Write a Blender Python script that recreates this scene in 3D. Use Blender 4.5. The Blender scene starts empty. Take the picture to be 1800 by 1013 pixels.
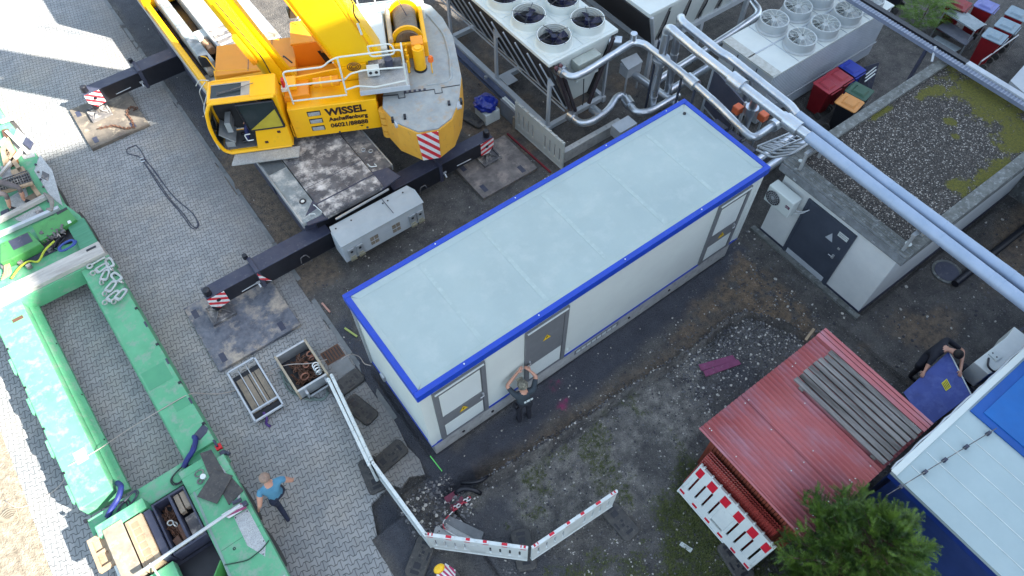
import bpy, bmesh, math, random
import numpy as np
from mathutils import Matrix, Vector
random.seed(7)
SC = bpy.context.scene
COL = SC.collection
R = math.radians
# ------------------------------------------------------------------ camera
F_, YAW, PITCH, ROLL, CH, CX, CY = 1250., .943, .998, -.011, 14.695, -1.645, -5.150
fw = Vector((math.cos(YAW)*math.cos(PITCH), math.sin(YAW)*math.cos(PITCH), -math.sin(PITCH)))
rt = Vector((math.sin(YAW), -math.cos(YAW), 0)); up = rt.cross(fw)
CR = rt*math.cos(ROLL)+up*math.sin(ROLL); CU = -rt*math.sin(ROLL)+up*math.cos(ROLL)
cam = bpy.data.objects.new('camera', bpy.data.cameras.new('camera')); COL.objects.link(cam)
cam.data.sensor_width = 36; cam.data.lens = F_/1800*36; cam.data.clip_end = 600; cam.data.clip_start = .1
cam.matrix_world = Matrix(((CR.x, CU.x, -fw.x, CX), (CR.y, CU.y, -fw.y, CY), (CR.z, CU.z, -fw.z, CH), (0, 0, 0, 1)))
SC.camera = cam
def P(u, v, z=0.):
    """point of the place at height z seen at (u, v) of the 1800x1013 photograph"""
    d = fw*F_+CR*(u-900)-CU*(v-506.5); t = (z-CH)/d.z
    return Vector((CX, CY, CH))+d*t
# ------------------------------------------------------------------ light
SUN_EL = R(38); sd = Vector((.55, -.84, 0)).normalized()
to_sun = Vector((sd.x*math.cos(SUN_EL), sd.y*math.cos(SUN_EL), math.sin(SUN_EL)))
w = bpy.data.worlds.new('World'); SC.world = w; w.use_nodes = True
nt = w.node_tree; sky = nt.nodes.new('ShaderNodeTexSky'); sky.sky_type = 'NISHITA'; sky.sun_disc = False
sky.sun_elevation = SUN_EL; sky.sun_rotation = math.atan2(sd.x, sd.y); sky.air_density = 1.0; sky.dust_density = 1.5
bg = nt.nodes['Background']; mx = nt.nodes.new('ShaderNodeMix'); mx.data_type = 'RGBA'      # pale cloud veil added over the blue to whiten the skylight
cn = nt.nodes.new('ShaderNodeTexNoise'); cn.inputs['Scale'].default_value = 2.2; cn.inputs['Detail'].default_value = 6
tc = nt.nodes.new('ShaderNodeTexCoord'); nt.links.new(tc.outputs['Generated'], cn.inputs['Vector'])
cr = nt.nodes.new('ShaderNodeMapRange'); nt.links.new(cn.outputs[0], cr.inputs[0]); cr.inputs[1].default_value = .35; cr.inputs[2].default_value = .75; cr.inputs[3].default_value = .15; cr.inputs[4].default_value = .8
nt.links.new(cr.outputs[0], mx.inputs[0]); nt.links.new(sky.outputs[0], mx.inputs[6]); mx.inputs[7].default_value = (3.2, 3.75, 4.05, 1)
nt.links.new(mx.outputs[2], bg.inputs[0]); bg.inputs[1].default_value = .105
sl = bpy.data.lights.new('sun', 'SUN'); sl.energy = 5; sl.angle = R(.6); sl.color = (1, .93, .82)
so = bpy.data.objects.new('sun', sl); COL.objects.link(so); so.rotation_euler = (-to_sun).to_track_quat('-Z', 'Y').to_euler()
SC.view_settings.view_transform = 'Standard'; SC.view_settings.look = 'None'; SC.view_settings.gamma = 1
SC.view_settings.exposure = 2.1
SC.cycles.max_bounces = 6; SC.cycles.diffuse_bounces = 3; SC.cycles.caustics_reflective = False

# ------------------------------------------------------------------ materials
MATS = {}
class N:
    def __init__(s, name):
        s.m = bpy.data.materials.new(name); s.m.use_nodes = True; s.t = s.m.node_tree; s.b = s.t.nodes['Principled BSDF']
        s.g = s.t.nodes.new('ShaderNodeNewGeometry'); s.pos = s.g.outputs['Position']
    def put(s, sock, v):
        if hasattr(v, 'node'): s.t.links.new(v, sock)
        elif isinstance(v, tuple) and len(v) == 3 and sock.type == 'RGBA': sock.default_value = (*v, 1)
        else: sock.default_value = v
    def math(s, op, a, b=0., clamp=False):
        n = s.t.nodes.new('ShaderNodeMath'); n.operation = op; n.use_clamp = clamp
        s.put(n.inputs[0], a); s.put(n.inputs[1], b); return n.outputs[0]
    def noise(s, scale, detail=4., rough=.6, vec=None, dist=0.):
        n = s.t.nodes.new('ShaderNodeTexNoise'); s.put(n.inputs['Vector'], vec or s.pos); n.inputs['Scale'].default_value = scale
        n.inputs['Detail'].default_value = detail; n.inputs['Roughness'].default_value = rough; n.inputs['Distortion'].default_value = dist
        return n.outputs[0]
    def vor(s, scale, out='Distance', feat='F1'):
        n = s.t.nodes.new('ShaderNodeTexVoronoi'); n.feature = feat; s.put(n.inputs['Vector'], s.pos); n.inputs['Scale'].default_value = scale
        return n.outputs[out]
    def ramp(s, v, lo, hi, inv=False):
        n = s.t.nodes.new('ShaderNodeMapRange'); s.put(n.inputs[0], v); n.inputs[1].default_value = lo; n.inputs[2].default_value = hi
        n.inputs[3].default_value = 1. if inv else 0.; n.inputs[4].default_value = 0. if inv else 1.; return n.outputs[0]
    def mix(s, f, a, b, mode='MIX'):
        n = s.t.nodes.new('ShaderNodeMix'); n.data_type = 'RGBA'; n.blend_type = mode
        s.put(n.inputs[0], f); s.put(n.inputs[6], a); s.put(n.inputs[7], b); return n.outputs[2]
    def sep(s, v):
        n = s.t.nodes.new('ShaderNodeSeparateXYZ'); s.put(n.inputs[0], v); return n.outputs
    def dot(s, vec):
        n = s.t.nodes.new('ShaderNodeVectorMath'); n.operation = 'DOT_PRODUCT'; s.put(n.inputs[0], s.pos); n.inputs[1].default_value = vec
        return n.outputs['Value']
    def mapv(s, scale, rot=0.):
        n = s.t.nodes.new('ShaderNodeMapping'); s.put(n.inputs[0], s.pos); n.inputs['Scale'].default_value = scale; n.inputs['Rotation'].default_value = (0, 0, rot)
        return n.outputs[0]
    def bump(s, h, strength=.4, dist=.02):
        n = s.t.nodes.new('ShaderNodeBump'); n.inputs['Strength'].default_value = strength; n.inputs['Distance'].default_value = dist
        s.put(n.inputs['Height'], h); s.t.links.new(n.outputs[0], s.b.inputs['Normal'])
    def out(s, col, rough=.7, metal=0.):
        s.put(s.b.inputs['Base Color'], col); s.put(s.b.inputs['Roughness'], rough); s.b.inputs['Metallic'].default_value = metal
        return s.m
def mat(name, c1, c2=None, sc=3., rough=.6, metal=0., bump=0., bs=40., c3=None, s3=12., lo=.55, hi=.7, stretch=None, det=5.):
    """paint / metal / wood: two tones, and dirt (c3) in patches"""
    if name in MATS: return MATS[name]
    n = N(name); c2 = c2 or tuple(x*.8 for x in c1)
    vec = n.mapv(stretch) if stretch else None
    col = n.mix(n.ramp(n.noise(sc, det, .65, vec), .35, .65), c1, c2)
    if c3: col = n.mix(n.ramp(n.noise(s3, 6., .7, vec), lo, hi), col, c3)
    if bump: n.bump(n.noise(bs, 3., .6, vec), bump, .02)
    rr = n.math('ADD', n.math('MULTIPLY', n.noise(sc*2.3, 3.), .3), rough-.15)
    MATS[name] = n.out(col, rr, metal); return MATS[name]
def stripes(name, vec, width, c1, c2, off=0., rough=.4):
    n = N(name); f = n.math('FRACT', n.math('ADD', n.math('DIVIDE', n.dot(vec), width), off+100.))
    m = n.math('GREATER_THAN', f, .5)
    dirt = n.ramp(n.noise(14., 5., .7), .4, .75)
    MATS[name] = n.out(n.mix(n.math('MULTIPLY', dirt, .35), n.mix(m, c1, c2), (.25, .25, .26)), rough); return MATS[name]
def gravelmat(name, c1, c2, c3, scale=28., moss=None):
    n = N(name); d = n.vor(scale); c = n.vor(scale, 'Color')
    rnd = n.sep(c)[0]
    col = n.mix(rnd, c1, c2); col = n.mix(n.ramp(rnd, .82, .9), col, c3)
    col = n.mix(n.ramp(d, .35, .75), col, (.012, .012, .015))
    big = n.ramp(n.noise(.9, 5., .7), .35, .7)
    col = n.mix(n.math('MULTIPLY', big, .55), col, c1)
    if moss:
        mk, mc1, mc2 = moss
        acc = None
        for (mx, my, rx, ry) in mk:
            x = n.math('DIVIDE', n.math('SUBTRACT', n.sep(n.pos)[0], mx), rx); y = n.math('DIVIDE', n.math('SUBTRACT', n.sep(n.pos)[1], my), ry)
            q = n.math('SUBTRACT', 1., n.math('SQRT', n.math('ADD', n.math('MULTIPLY', x, x), n.math('MULTIPLY', y, y))))
            acc = q if acc is None else n.math('MAXIMUM', acc, q)
        q = n.math('ADD', acc, n.math('MULTIPLY', n.math('SUBTRACT', n.noise(3.5, 7., .75), .5), 3.2))
        mm = n.ramp(q, .15, .4)
        col = n.mix(mm, col, n.mix(n.ramp(n.noise(22., 4.), .35, .65), mc1, mc2))
    n.bump(n.math('SUBTRACT', 1., d), .8, .03)
    MATS[name] = n.out(col, .9); return MATS[name]
def pavermat(name='paver', L=.2, H=.165, rot=R(0)):
    n = N(name)
    mp = n.t.nodes.new('ShaderNodeMapping'); mp.vector_type = 'TEXTURE'; n.put(mp.inputs[0], n.pos); mp.inputs['Scale'].default_value = (L, H, 1.); mp.inputs['Rotation'].default_value = (0, 0, rot)
    x, y, _ = n.sep(mp.outputs[0])
    wob = n.noise(2., 2.); x = n.math('ADD', x, n.math('MULTIPLY', wob, .3)); y = n.math('ADD', y, n.math('MULTIPLY', n.noise(1.7, 2.), .3))
    W = n.math('MULTIPLY', n.math('COSINE', n.math('MULTIPLY', x, 2*math.pi)), -2.)
    W = n.math('MAXIMUM', n.math('MINIMUM', W, 1.), -1.)
    k = n.math('ROUND', y)
    par = n.math('SUBTRACT', 1., n.math('MULTIPLY', n.math('MODULO', n.math('ABSOLUTE', k), 2.), 2.))
    bd = n.math('ADD', k, n.math('MULTIPLY', n.math('MULTIPLY', W, par), .17))
    dv = n.math('SUBTRACT', y, bd); dh = n.math('ABSOLUTE', dv)
    row = n.math('SUBTRACT', k, n.math('LESS_THAN', dv, 0.))
    odd = n.math('MODULO', n.math('ABSOLUTE', row), 2.)
    xs = n.math('ADD', n.math('ADD', x, n.math('MULTIPLY', odd, .5)), 0.)
    du = n.math('ABSOLUTE', n.math('SUBTRACT', n.math('FRACT', n.math('ADD', xs, 1000.5)), .5))
    jm = n.math('MAXIMUM', n.ramp(dh, .03, .085, True), n.math('MULTIPLY', n.ramp(du, .02, .055, True), .8))
    cx = n.math('FLOOR', xs)
    cmb = n.t.nodes.new('ShaderNodeCombineXYZ'); n.put(cmb.inputs[0], n.math('ROUND', n.math('ADD', xs, 0.))); n.put(cmb.inputs[1], row)
    wn = n.t.nodes.new('ShaderNodeTexWhiteNoise'); n.put(wn.inputs[0], cmb.outputs[0])
    col = n.mix(wn.outputs[0], (.25, .265, .275), (.34, .35, .355))
    col = n.mix(n.math('MULTIPLY', n.ramp(n.noise(60., 3., .8), .3, .7), .35), col, (.17, .18, .19))
    col = n.mix(n.math('MULTIPLY', n.ramp(n.noise(.55, 5., .7), .45, .7), .5), col, (.38, .335, .27))
    X, Y, _ = n.sep(n.pos)
    edge = n.ramp(n.math('ADD', X, n.math('MULTIPLY', n.noise(1.2, 5., .7), 1.6)), -.6, .9)
    col = n.mix(n.math('MULTIPLY', edge, .75), col, (.17, .16, .155))
    col = n.mix(n.math('MULTIPLY', n.ramp(n.noise(.35, 3., .6), .52, .72), .45), col, (.155, .175, .19))
    jm2 = n.math('MULTIPLY', jm, n.math('SUBTRACT', .9, n.math('MULTIPLY', edge, .4)))
    col = n.mix(jm2, col, (.045, .05, .055))
    n.bump(n.math('SUBTRACT', 1., jm), .5, .008)
    MATS[name] = n.out(col, .85); return MATS[name]

GREEN = mat('green_paint', (.115, .39, .215), (.08, .31, .165), 1.3, .6, c3=(.20, .32, .24), s3=4.5, lo=.5, hi=.66, bump=.1, det=9.)
GREEN2 = mat('green_paint_bright', (.06, .27, .07), (.05, .21, .06), 1.5, .5, c3=(.04, .14, .05), s3=6.)
YEL = mat('yellow_paint', (.90, .48, .005), (.84, .43, .005), 1.2, .38, c3=(.60, .33, .03), s3=5., lo=.58, hi=.8, det=8.)
YELO = mat('orange_paint', (.80, .30, .01), (.72, .27, .01), 1.2, .45)
YELB = mat('boom_yellow', (.90, .56, .006), (.88, .52, .006), .8, .32)
YELW = mat('counterweight_paint', (.72, .38, .05), (.66, .33, .04), 1.5, .55, c3=(.4, .24, .08), s3=6., lo=.58, hi=.7)
BLK = mat('black_paint', (.008, .009, .014), (.014, .015, .022), 4., .4)
BLKT = mat('worn_black_paint', (.028, .033, .065), (.05, .055, .085), 3., .5, c3=(.12, .12, .13), s3=9., lo=.58, hi=.75)
RUB = mat('rubber', (.045, .045, .048), (.075, .072, .068), 8., .85, c3=(.16, .15, .13), s3=18., lo=.55, hi=.75)
WHITE = mat('white_panel', (.60, .66, .64), (.56, .61, .60), 1.2, .5)
ROOFW = mat('roof_membrane', (.37, .455, .45), (.33, .41, .41), .7, .85, bump=.25, bs=120., c3=(.42, .49, .48), s3=2.2, lo=.5, hi=.8, det=8.)
BLUE = mat('blue_trim', (.005, .05, .46), (.005, .045, .38), 2.5, .45, c3=(.03, .08, .40), s3=9., lo=.55, hi=.75)
CONC = mat('concrete', (.44, .45, .45), (.33, .34, .34), 4., .9, bump=.2, c3=(.15, .15, .14), s3=8., lo=.55, hi=.8)
CONCD = mat('weathered_coping', (.16, .17, .165), (.09, .095, .09), 5., .9, bump=.3, c3=(.30, .32, .33), s3=9., lo=.52, hi=.7)
PLAS = mat('rendered_wall', (.68, .71, .70), (.60, .63, .63), 1.5, .9, bump=.1, bs=90.)
GREY = mat('grey_door', (.15, .16, .175), (.13, .14, .155), 2., .5)
DGREY = mat('dark_door', (.055, .068, .095), (.045, .056, .08), 2., .5)
GALV = mat('galvanised_steel', (.52, .55, .57), (.42, .45, .48), 5., .45, .6)
GALVP = mat('painted_steel', (.46, .50, .54), (.40, .44, .48), 3., .5, 0.)
PIPE = mat('pipe_cladding', (.60, .64, .68), (.46, .50, .55), 2., .33, .9, bump=.1, bs=14.)
PIPEM = mat('pipe_matt', (.33, .41, .54), (.28, .36, .48), 2., .5, .25)
ALU = mat('checker_plate', (.50, .52, .52), (.38, .40, .41), 8., .5, .3, bump=.6, bs=45., c3=(.28, .28, .28), s3=50., lo=.5, hi=.6)
STEEL = mat('dirty_steel', (.06, .062, .075), (.15, .145, .145), 3.5, .7, c3=(.48, .44, .40), s3=3.4, lo=.50, hi=.68, bump=.3, det=8.)
DECK = mat('crane_deck', (.06, .06, .07), (.16, .155, .16), 3., .7, c3=(.66, .63, .60), s3=2.6, lo=.48, hi=.66, bump=.3, det=9.)
DECKG = mat('crane_deck_grey', (.26, .30, .31), (.13, .155, .17), 2.2, .6, c3=(.52, .52, .50), s3=3., lo=.48, hi=.66, det=8.)
CWTOP = mat('counterweight_top', (.33, .36, .365), (.26, .29, .30), 4., .8, c3=(.36, .27, .18), s3=3.4, lo=.53, hi=.75, bump=.2)
RED = mat('red_paint', (.55, .01, .02), (.48, .01, .02), 3., .45)
WOODG = mat('weathered_wood', (.04, .036, .034), (.26, .245, .235), 3., .85, bump=.4, bs=30., stretch=(2.5, .25, 1.), c3=(.05, .05, .06), s3=6., lo=.55, hi=.7, det=8.)
WOODX = mat('old_plank', (.30, .25, .19), (.20, .17, .13), 3., .85, bump=.3, c3=(.11, .10, .09), s3=7., lo=.52, hi=.75)
WOODL = mat('light_board', (.40, .30, .20), (.30, .225, .15), 2., .8, bump=.2, c3=(.17, .13, .09), s3=6., lo=.52, hi=.75)
WOODW = mat('whitened_timber', (.50, .49, .46), (.33, .32, .30), 3., .85, bump=.3, c3=(.22, .21, .2), s3=9., lo=.56, hi=.72, stretch=(.4, 3., 1.))
RUST = mat('rusty_iron', (.16, .075, .045), (.10, .06, .045), 12., .7, .4, c3=(.04, .03, .03), s3=20.)
RUST2 = mat('rust_red_wood', (.26, .055, .03), (.17, .038, .022), 4., .7)
ROOFR = mat('red_roof_sheet', (.42, .115, .12), (.34, .085, .09), 1.0, .36, c3=(.36, .17, .21), s3=1.6, lo=.46, hi=.72, det=8., stretch=(2., .6, 1.))
CHIL = mat('chiller_casing', (.60, .65, .63), (.55, .60, .59), 2., .5)
COIL = mat('coil_mesh', (.02, .02, .024), (.032, .032, .036), 30., .7)
TRN = mat('chiller_grey', (.52, .56, .59), (.46, .50, .53), 2., .5)
NAVY = mat('navy_blade', (.015, .017, .06), (.01, .012, .04), 3., .4)
GLASS = mat('dark_glass', (.02, .03, .03), (.03, .04, .045), 2., .08)
BLUEP = mat('blue_board', (.05, .085, .34), (.04, .065, .26), 2.5, .6, c3=(.08, .12, .38), s3=4., lo=.5, hi=.7)
TARP = mat('blue_roofing', (.005, .125, .42), (.005, .105, .36), 2., .6)
PLW = mat('barrier_plastic', (.66, .71, .70), (.58, .63, .63), 3., .45, c3=(.36, .39, .40), s3=7., lo=.6, hi=.78)
SKIN = mat('skin', (.50, .27, .19), (.46, .24, .17), 8., .55)
CLOTHD = mat('dark_cloth', (.012, .013, .022), (.018, .02, .03), 8., .9)
CLOTHG = mat('grey_tshirt', (.035, .05, .065), (.03, .042, .055), 8., .9)
CLOTHB = mat('blue_tshirt', (.08, .24, .36), (.065, .2, .31), 6., .9)
JEANS = mat('jeans', (.018, .025, .055), (.014, .02, .045), 8., .9)
BINR = mat('bin_red', (.24, .006, .012), (.18, .005, .01), 3., .5)
BINB = mat('bin_blue', (.006, .03, .36), (.005, .025, .28), 3., .5)
ORG = mat('orange_lid', (.72, .31, .08), (.62, .27, .07), 3., .5)
YLB = mat('label_yellow', (.72, .66, .03), (.66, .6, .03), 3., .5)
INK = mat('ink', (.025, .008, .012), (.02, .006, .01), 3., .5)
PURP = mat('magenta_plank', (.23, .06, .14), (.17, .04, .10), 6., .8, c3=(.3, .18, .22), s3=9., lo=.6, hi=.7)

# ------------------------------------------------------------------ mesh helpers
WM = {}
def tag(o, label=None, cat=None, group=None, kind=None):
    if label: o['label'] = label
    if cat: o['category'] = cat
    if group: o['group'] = group
    if kind: o['kind'] = kind
    return o
def thing(name, label, cat, loc=(0, 0, 0), rz=0., group=None):
    o = bpy.data.objects.new(name, None); COL.objects.link(o); o.empty_display_size = .2
    o.location = loc; o.rotation_euler = (0, 0, rz); WM[o.name] = Matrix.Translation(Vector(loc)) @ Matrix.Rotation(rz, 4, 'Z')
    return tag(o, label, cat, group)
def rounded(pts, rad, n=6):
    pts = [Vector(p) for p in pts]; out = [pts[0]]
    for i in range(1, len(pts)-1):
        a, b, c = pts[i-1], pts[i], pts[i+1]; d1 = (a-b); d2 = (c-b); r = min(rad, d1.length*.49, d2.length*.49)
        p1 = b+d1.normalized()*r; p2 = b+d2.normalized()*r
        for k in range(n+1):
            t = k/n; out.append(p1*(1-t)**2+b*2*t*(1-t)+p2*t*t)
    out.append(pts[-1]); return out
class MB:
    def __init__(s, M=None): s.v = []; s.f = []; s.M = M or Matrix.Identity(4)
    def add(s, vs, fs):
        o = len(s.v); s.v += [tuple(s.M @ Vector(v)) for v in vs]; s.f += [tuple(i+o for i in f) for f in fs]; return s
    def box(s, x0, x1, y0, y1, z0, z1):
        if x0 > x1: x0, x1 = x1, x0
        if y0 > y1: y0, y1 = y1, y0
        if z0 > z1: z0, z1 = z1, z0
        return s.add([(x0, y0, z0), (x1, y0, z0), (x1, y1, z0), (x0, y1, z0), (x0, y0, z1), (x1, y0, z1), (x1, y1, z1), (x0, y1, z1)],
                     [(0, 3, 2, 1), (4, 5, 6, 7), (0, 1, 5, 4), (1, 2, 6, 5), (2, 3, 7, 6), (3, 0, 4, 7)])
    def prism(s, poly, z0, z1):
        n = len(poly); p = [(q[0], q[1]) for q in poly]
        a = sum(p[i][0]*p[(i+1) % n][1]-p[(i+1) % n][0]*p[i][1] for i in range(n))
        if a < 0: p = p[::-1]
        return s.add([(x, y, z0) for x, y in p]+[(x, y, z1) for x, y in p],
                     [tuple(range(n))[::-1], tuple(range(n, 2*n))]+[(i, (i+1) % n, n+(i+1) % n, n+i) for i in range(n)])
    def slab(s, quad, th):
        """closed thin slab from a 3-D polygon; thickness downwards along its normal"""
        q = [Vector(p) for p in quad]; nn = Vector((0, 0, 0))
        for i in range(len(q)): nn += q[i].cross(q[(i+1) % len(q)])
        nn.normalize(); n = len(q)
        if nn.z < -.5: q = q[::-1]; nn = -nn          # lying sheets always hang down from the given outline
        return s.add(q+[p-nn*th for p in q], [tuple(range(n)), tuple(range(n, 2*n))[::-1]]+[((i+1) % n, i, n+i, n+(i+1) % n) for i in range(n)])
    def beam(s, a, b, w, h=None):
        a, b = Vector(a), Vector(b); h = h or w; d = (b-a).normalized()
        u = Vector((0, 0, 1)) if abs(d.z) < .95 else Vector((1, 0, 0)); x = d.cross(u).normalized(); y = x.cross(d).normalized()
        vs = [p+x*sx*w/2+y*sy*h/2 for p in (a, b) for sx, sy in ((-1, -1), (1, -1), (1, 1), (-1, 1))]
        return s.add(vs, [(0, 3, 2, 1), (4, 5, 6, 7), (0, 1, 5, 4), (1, 2, 6, 5), (2, 3, 7, 6), (3, 0, 4, 7)][:6])
    def tube(s, pts, r, n=12, cap=True):
        pts = [Vector(p) for p in pts]; k = len(pts); rr = r if isinstance(r, (list, tuple)) else [r]*k
        prev = None; vs = []
        for i, p in enumerate(pts):
            t = (pts[min(i+1, k-1)]-pts[max(i-1, 0)]).normalized()
            if prev is None: x = t.orthogonal().normalized()
            else: x = (prev-t*prev.dot(t)).normalized()
            prev = x; y = t.cross(x)
            vs += [p+(x*math.cos(2*math.pi*j/n)+y*math.sin(2*math.pi*j/n))*rr[i] for j in range(n)]
        fs = [(i*n+j, i*n+(j+1) % n, (i+1)*n+(j+1) % n, (i+1)*n+j) for i in range(k-1) for j in range(n)]
        if cap: fs += [tuple(range(n))[::-1], tuple(range((k-1)*n, k*n))]
        return s.add(vs, fs)
    def cyl(s, c, r, h, n=24, r2=None):
        c = Vector(c); return s.tube([c, c+Vector((0, 0, h))], [r, r2 if r2 is not None else r], n)
    def lathe(s, c, prof, n=28):
        c = Vector(c); vs = [(c.x+r*math.cos(2*math.pi*j/n), c.y+r*math.sin(2*math.pi*j/n), c.z+z) for r, z in prof for j in range(n)]
        k = len(prof); return s.add(vs, [(i*n+j, i*n+(j+1) % n, (i+1)*n+(j+1) % n, (i+1)*n+j) for i in range(k-1) for j in range(n)])
    def torus(s, c, R1, r, M=None, n=16, m=6, sx=1.):
        M = M or Matrix.Identity(4); c = Vector(c); vs = []
        for i in range(n):
            a = 2*math.pi*i/n
            for j in range(m):
                b = 2*math.pi*j/m
                vs.append(c+M @ Vector(((R1*sx+r*math.cos(b))*math.cos(a), (R1+r*math.cos(b))*math.sin(a), r*math.sin(b))))
        return s.add(vs, [(i*m+j, ((i+1) % n)*m+j, ((i+1) % n)*m+(j+1) % m, i*m+(j+1) % m) for i in range(n) for j in range(m)])
    def build(s, name, m, parent=None, bevel=0., smooth=False, label=None, seg=2):
        W = WM[parent.name] if parent else Matrix.Identity(4); iv = W.inverted()
        me = bpy.data.meshes.new(name); me.from_pydata([tuple(iv @ Vector(v)) for v in s.v], [], s.f); me.update()
        o = bpy.data.objects.new(name, me); COL.objects.link(o)
        for mm in (m if isinstance(m, list) else [m]): me.materials.append(mm)
        if parent: o.parent = parent
        WM[o.name] = W
        if bevel:
            b = o.modifiers.new('bevel', 'BEVEL'); b.width = bevel; b.segments = seg; b.limit_method = 'ANGLE'; b.angle_limit = R(40)
        if smooth:
            for p in me.polygons: p.use_smooth = True
            if smooth != 'all':
                try: me.set_sharp_from_angle(angle=R(35))
                except Exception: pass
        if label: o['label'] = label
        return o
def copy_tree(o, parent=None):
    c = o.copy(); COL.objects.link(c)
    if parent: c.parent = parent
    for ch in list(o.children): copy_tree(ch, c)
    return c
def text(body, size, M, m, name, parent, ext=.004, align='LEFT', bold=0.):
    cu = bpy.data.curves.new('txt', 'FONT'); cu.body = body; cu.size = size; cu.extrude = ext; cu.align_x = align; cu.offset = bold; cu.resolution_u = 3
    t = bpy.data.objects.new('txt', cu); COL.objects.link(t); bpy.context.view_layer.update()
    me = bpy.data.meshes.new_from_object(t.evaluated_get(bpy.context.evaluated_depsgraph_get()))
    COL.objects.unlink(t); bpy.data.objects.remove(t)
    me.transform(M); me.transform(WM[parent.name].inverted()); me.materials.clear(); me.materials.append(m)
    o = bpy.data.objects.new(name, me); COL.objects.link(o); o.parent = parent; WM[o.name] = WM[parent.name]; return o
def frame(o, xd, yd):
    """matrix whose X, Y are the given directions"""
    x = Vector(xd).normalized(); y = Vector(yd); y = (y-x*y.dot(x)).normalized(); z = x.cross(y)
    return Matrix(((x.x, y.x, z.x, o[0]), (x.y, y.y, z.y, o[1]), (x.z, y.z, z.z, o[2]), (0, 0, 0, 1)))

# ------------------------------------------------------------------ ground
def vnoise(x, y, f, seed=0):
    rs = np.random.RandomState(seed); T = rs.rand(256, 256)
    x = x*f+100; y = y*f+100; xi = np.floor(x).astype(int); yi = np.floor(y).astype(int); a = x-xi; b = y-yi
    a = a*a*(3-2*a); b = b*b*(3-2*b); g = lambda i, j: T[i % 256, j % 256]
    return (g(xi, yi)*(1-a)+g(xi+1, yi)*a)*(1-b)+(g(xi, yi+1)*(1-a)+g(xi+1, yi+1)*a)*b
def fbm(x, y, f, o=4, seed=0): return sum(vnoise(x, y, f*2**k, seed+k)*.5**k for k in range(o))/sum(.5**k for k in range(o))
def seg_dist(X, Y, pts):
    D = np.full(X.shape, 1e9)
    for (ax, ay), (bx, by) in zip(pts[:-1], pts[1:]):
        dx, dy = bx-ax, by-ay; t = np.clip(((X-ax)*dx+(Y-ay)*dy)/(dx*dx+dy*dy), 0, 1)
        D = np.minimum(D, np.hypot(X-ax-t*dx, Y-ay-t*dy))
    return D
def inside(X, Y, poly):
    c = np.zeros(X.shape, bool); n = len(poly)
    for i in range(n):
        x1, y1 = poly[i]; x2, y2 = poly[(i+1) % n]
        with np.errstate(all='ignore'): c ^= ((y1 > Y) != (y2 > Y)) & (X < (x2-x1)*(Y-y1)/(y2-y1+1e-12)+x1)
    return c
def sdist(X, Y, poly):
    d = seg_dist(X, Y, list(poly)+[poly[0]]); return np.where(inside(X, Y, poly), d, -d)
def sm(v, a, b): t = np.clip((v-a)/(b-a), 0, 1); return t*t*(3-2*t)
gx = np.concatenate([[-150, -60, -25, -14], np.arange(-9.5, -2, .16), np.arange(-2, 10, .05), np.arange(10, 26, .14), [30, 45, 80, 160]])
gy = np.concatenate([[-150, -60, -25, -14], np.arange(-10.5, -5.5, .12), np.arange(-5.5, 1, .045), np.arange(1, 24, .14), [28, 45, 80, 160]])
GX, GY = np.meshgrid(gx, gy, indexing='ij')
ridge = [(-.22, -.95), (.63, -.93), (1.42, -1.06), (2.74, -1.17), (4.01, -1.2), (5.16, -1.26), (6.35, -1.33), (7.4, -1.30), (8.0, -1.42), (8.5, -2.2), (8.75, -3.0), (9.0, -4.2)]
n1 = fbm(GX, GY, 1.1, 5, 3); n2 = fbm(GX, GY, 5., 3, 11); n3 = fbm(GX, GY, .45, 4, 30)
rx = GX+.0; dR = seg_dist(GX+(n2-.5)*.12, GY+(n2-.5)*.2, ridge)
yard = inside(GX, GY, ridge+[(9.0, -9.), (-.22, -9.)])     # the plateau south of the broken edge
Z = (n1-.5)*.05+(n2-.5)*.018
Z += np.where(yard, .0, -.10)*sm(-GY+.6, 0, .9)*((GX > -.25) & (GX < 9.6))
n4 = fbm(GX, GY, 12., 2, 40); Z += .20*np.exp(-(dR/(.04+.05*n1))**2)*(.2+n2+.7*(n4-.4))
Z -= np.where(yard, .10*np.exp(-((dR-.13)/.07)**2)*((GX > .6) & (GX < 8.6)), 0)
north = (~yard) & (GX > -.25) & (GX < 9) & (GY < .3)
Z -= np.where(north, .06*np.exp(-((dR-.2)/.16)**2), 0)
hole = np.exp(-(((GX-.45)/.75)**2+((GY+.78)/.2)**2)); Z -= .45*hole
pile = np.exp(-(((GX+.55)/.45)**2+((GY+.75)/.4)**2)); Z += pile*(.10+.12*n2)
pile2 = np.exp(-(((GX+1.35)/.35)**2+((GY+.75)/.75)**2)); Z += pile2*.10*(.6+n2)
lump = sm(sdist(GX, GY, [(6.2, -1.5), (7.9, -1.45), (8.4, -2.6), (8.0, -3.2), (6.4, -3.2), (5.3, -2.4)])+(n1-.5)*.8, -.1, .5); Z += lump*.10*(.5+n2)
Z = np.where((GX > -.02) & (GX < 9.05) & (GY > .12) & (GY < 2.6), -.12, Z)
Z = np.where((GX < -.26) & (GY > -.2), -.12, Z)
Z = np.where((GX < -.95) & (GY > -.6), -.12, Z)
Z = np.where((GX < -1.9) & (GY > -3.2), -.12, Z)
Z = np.where(GX < -7.2, (n1-.5)*.05, Z)
Z = np.where((GX > 10.2) & (GY < 0) & (GY > -3.1) & (GX < 15.6), -.1, Z)
Z = np.where(np.abs(GX) > 40, 0, Z); Z = np.where(np.abs(GY) > 40, 0, Z)
asph = np.zeros_like(Z)
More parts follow.
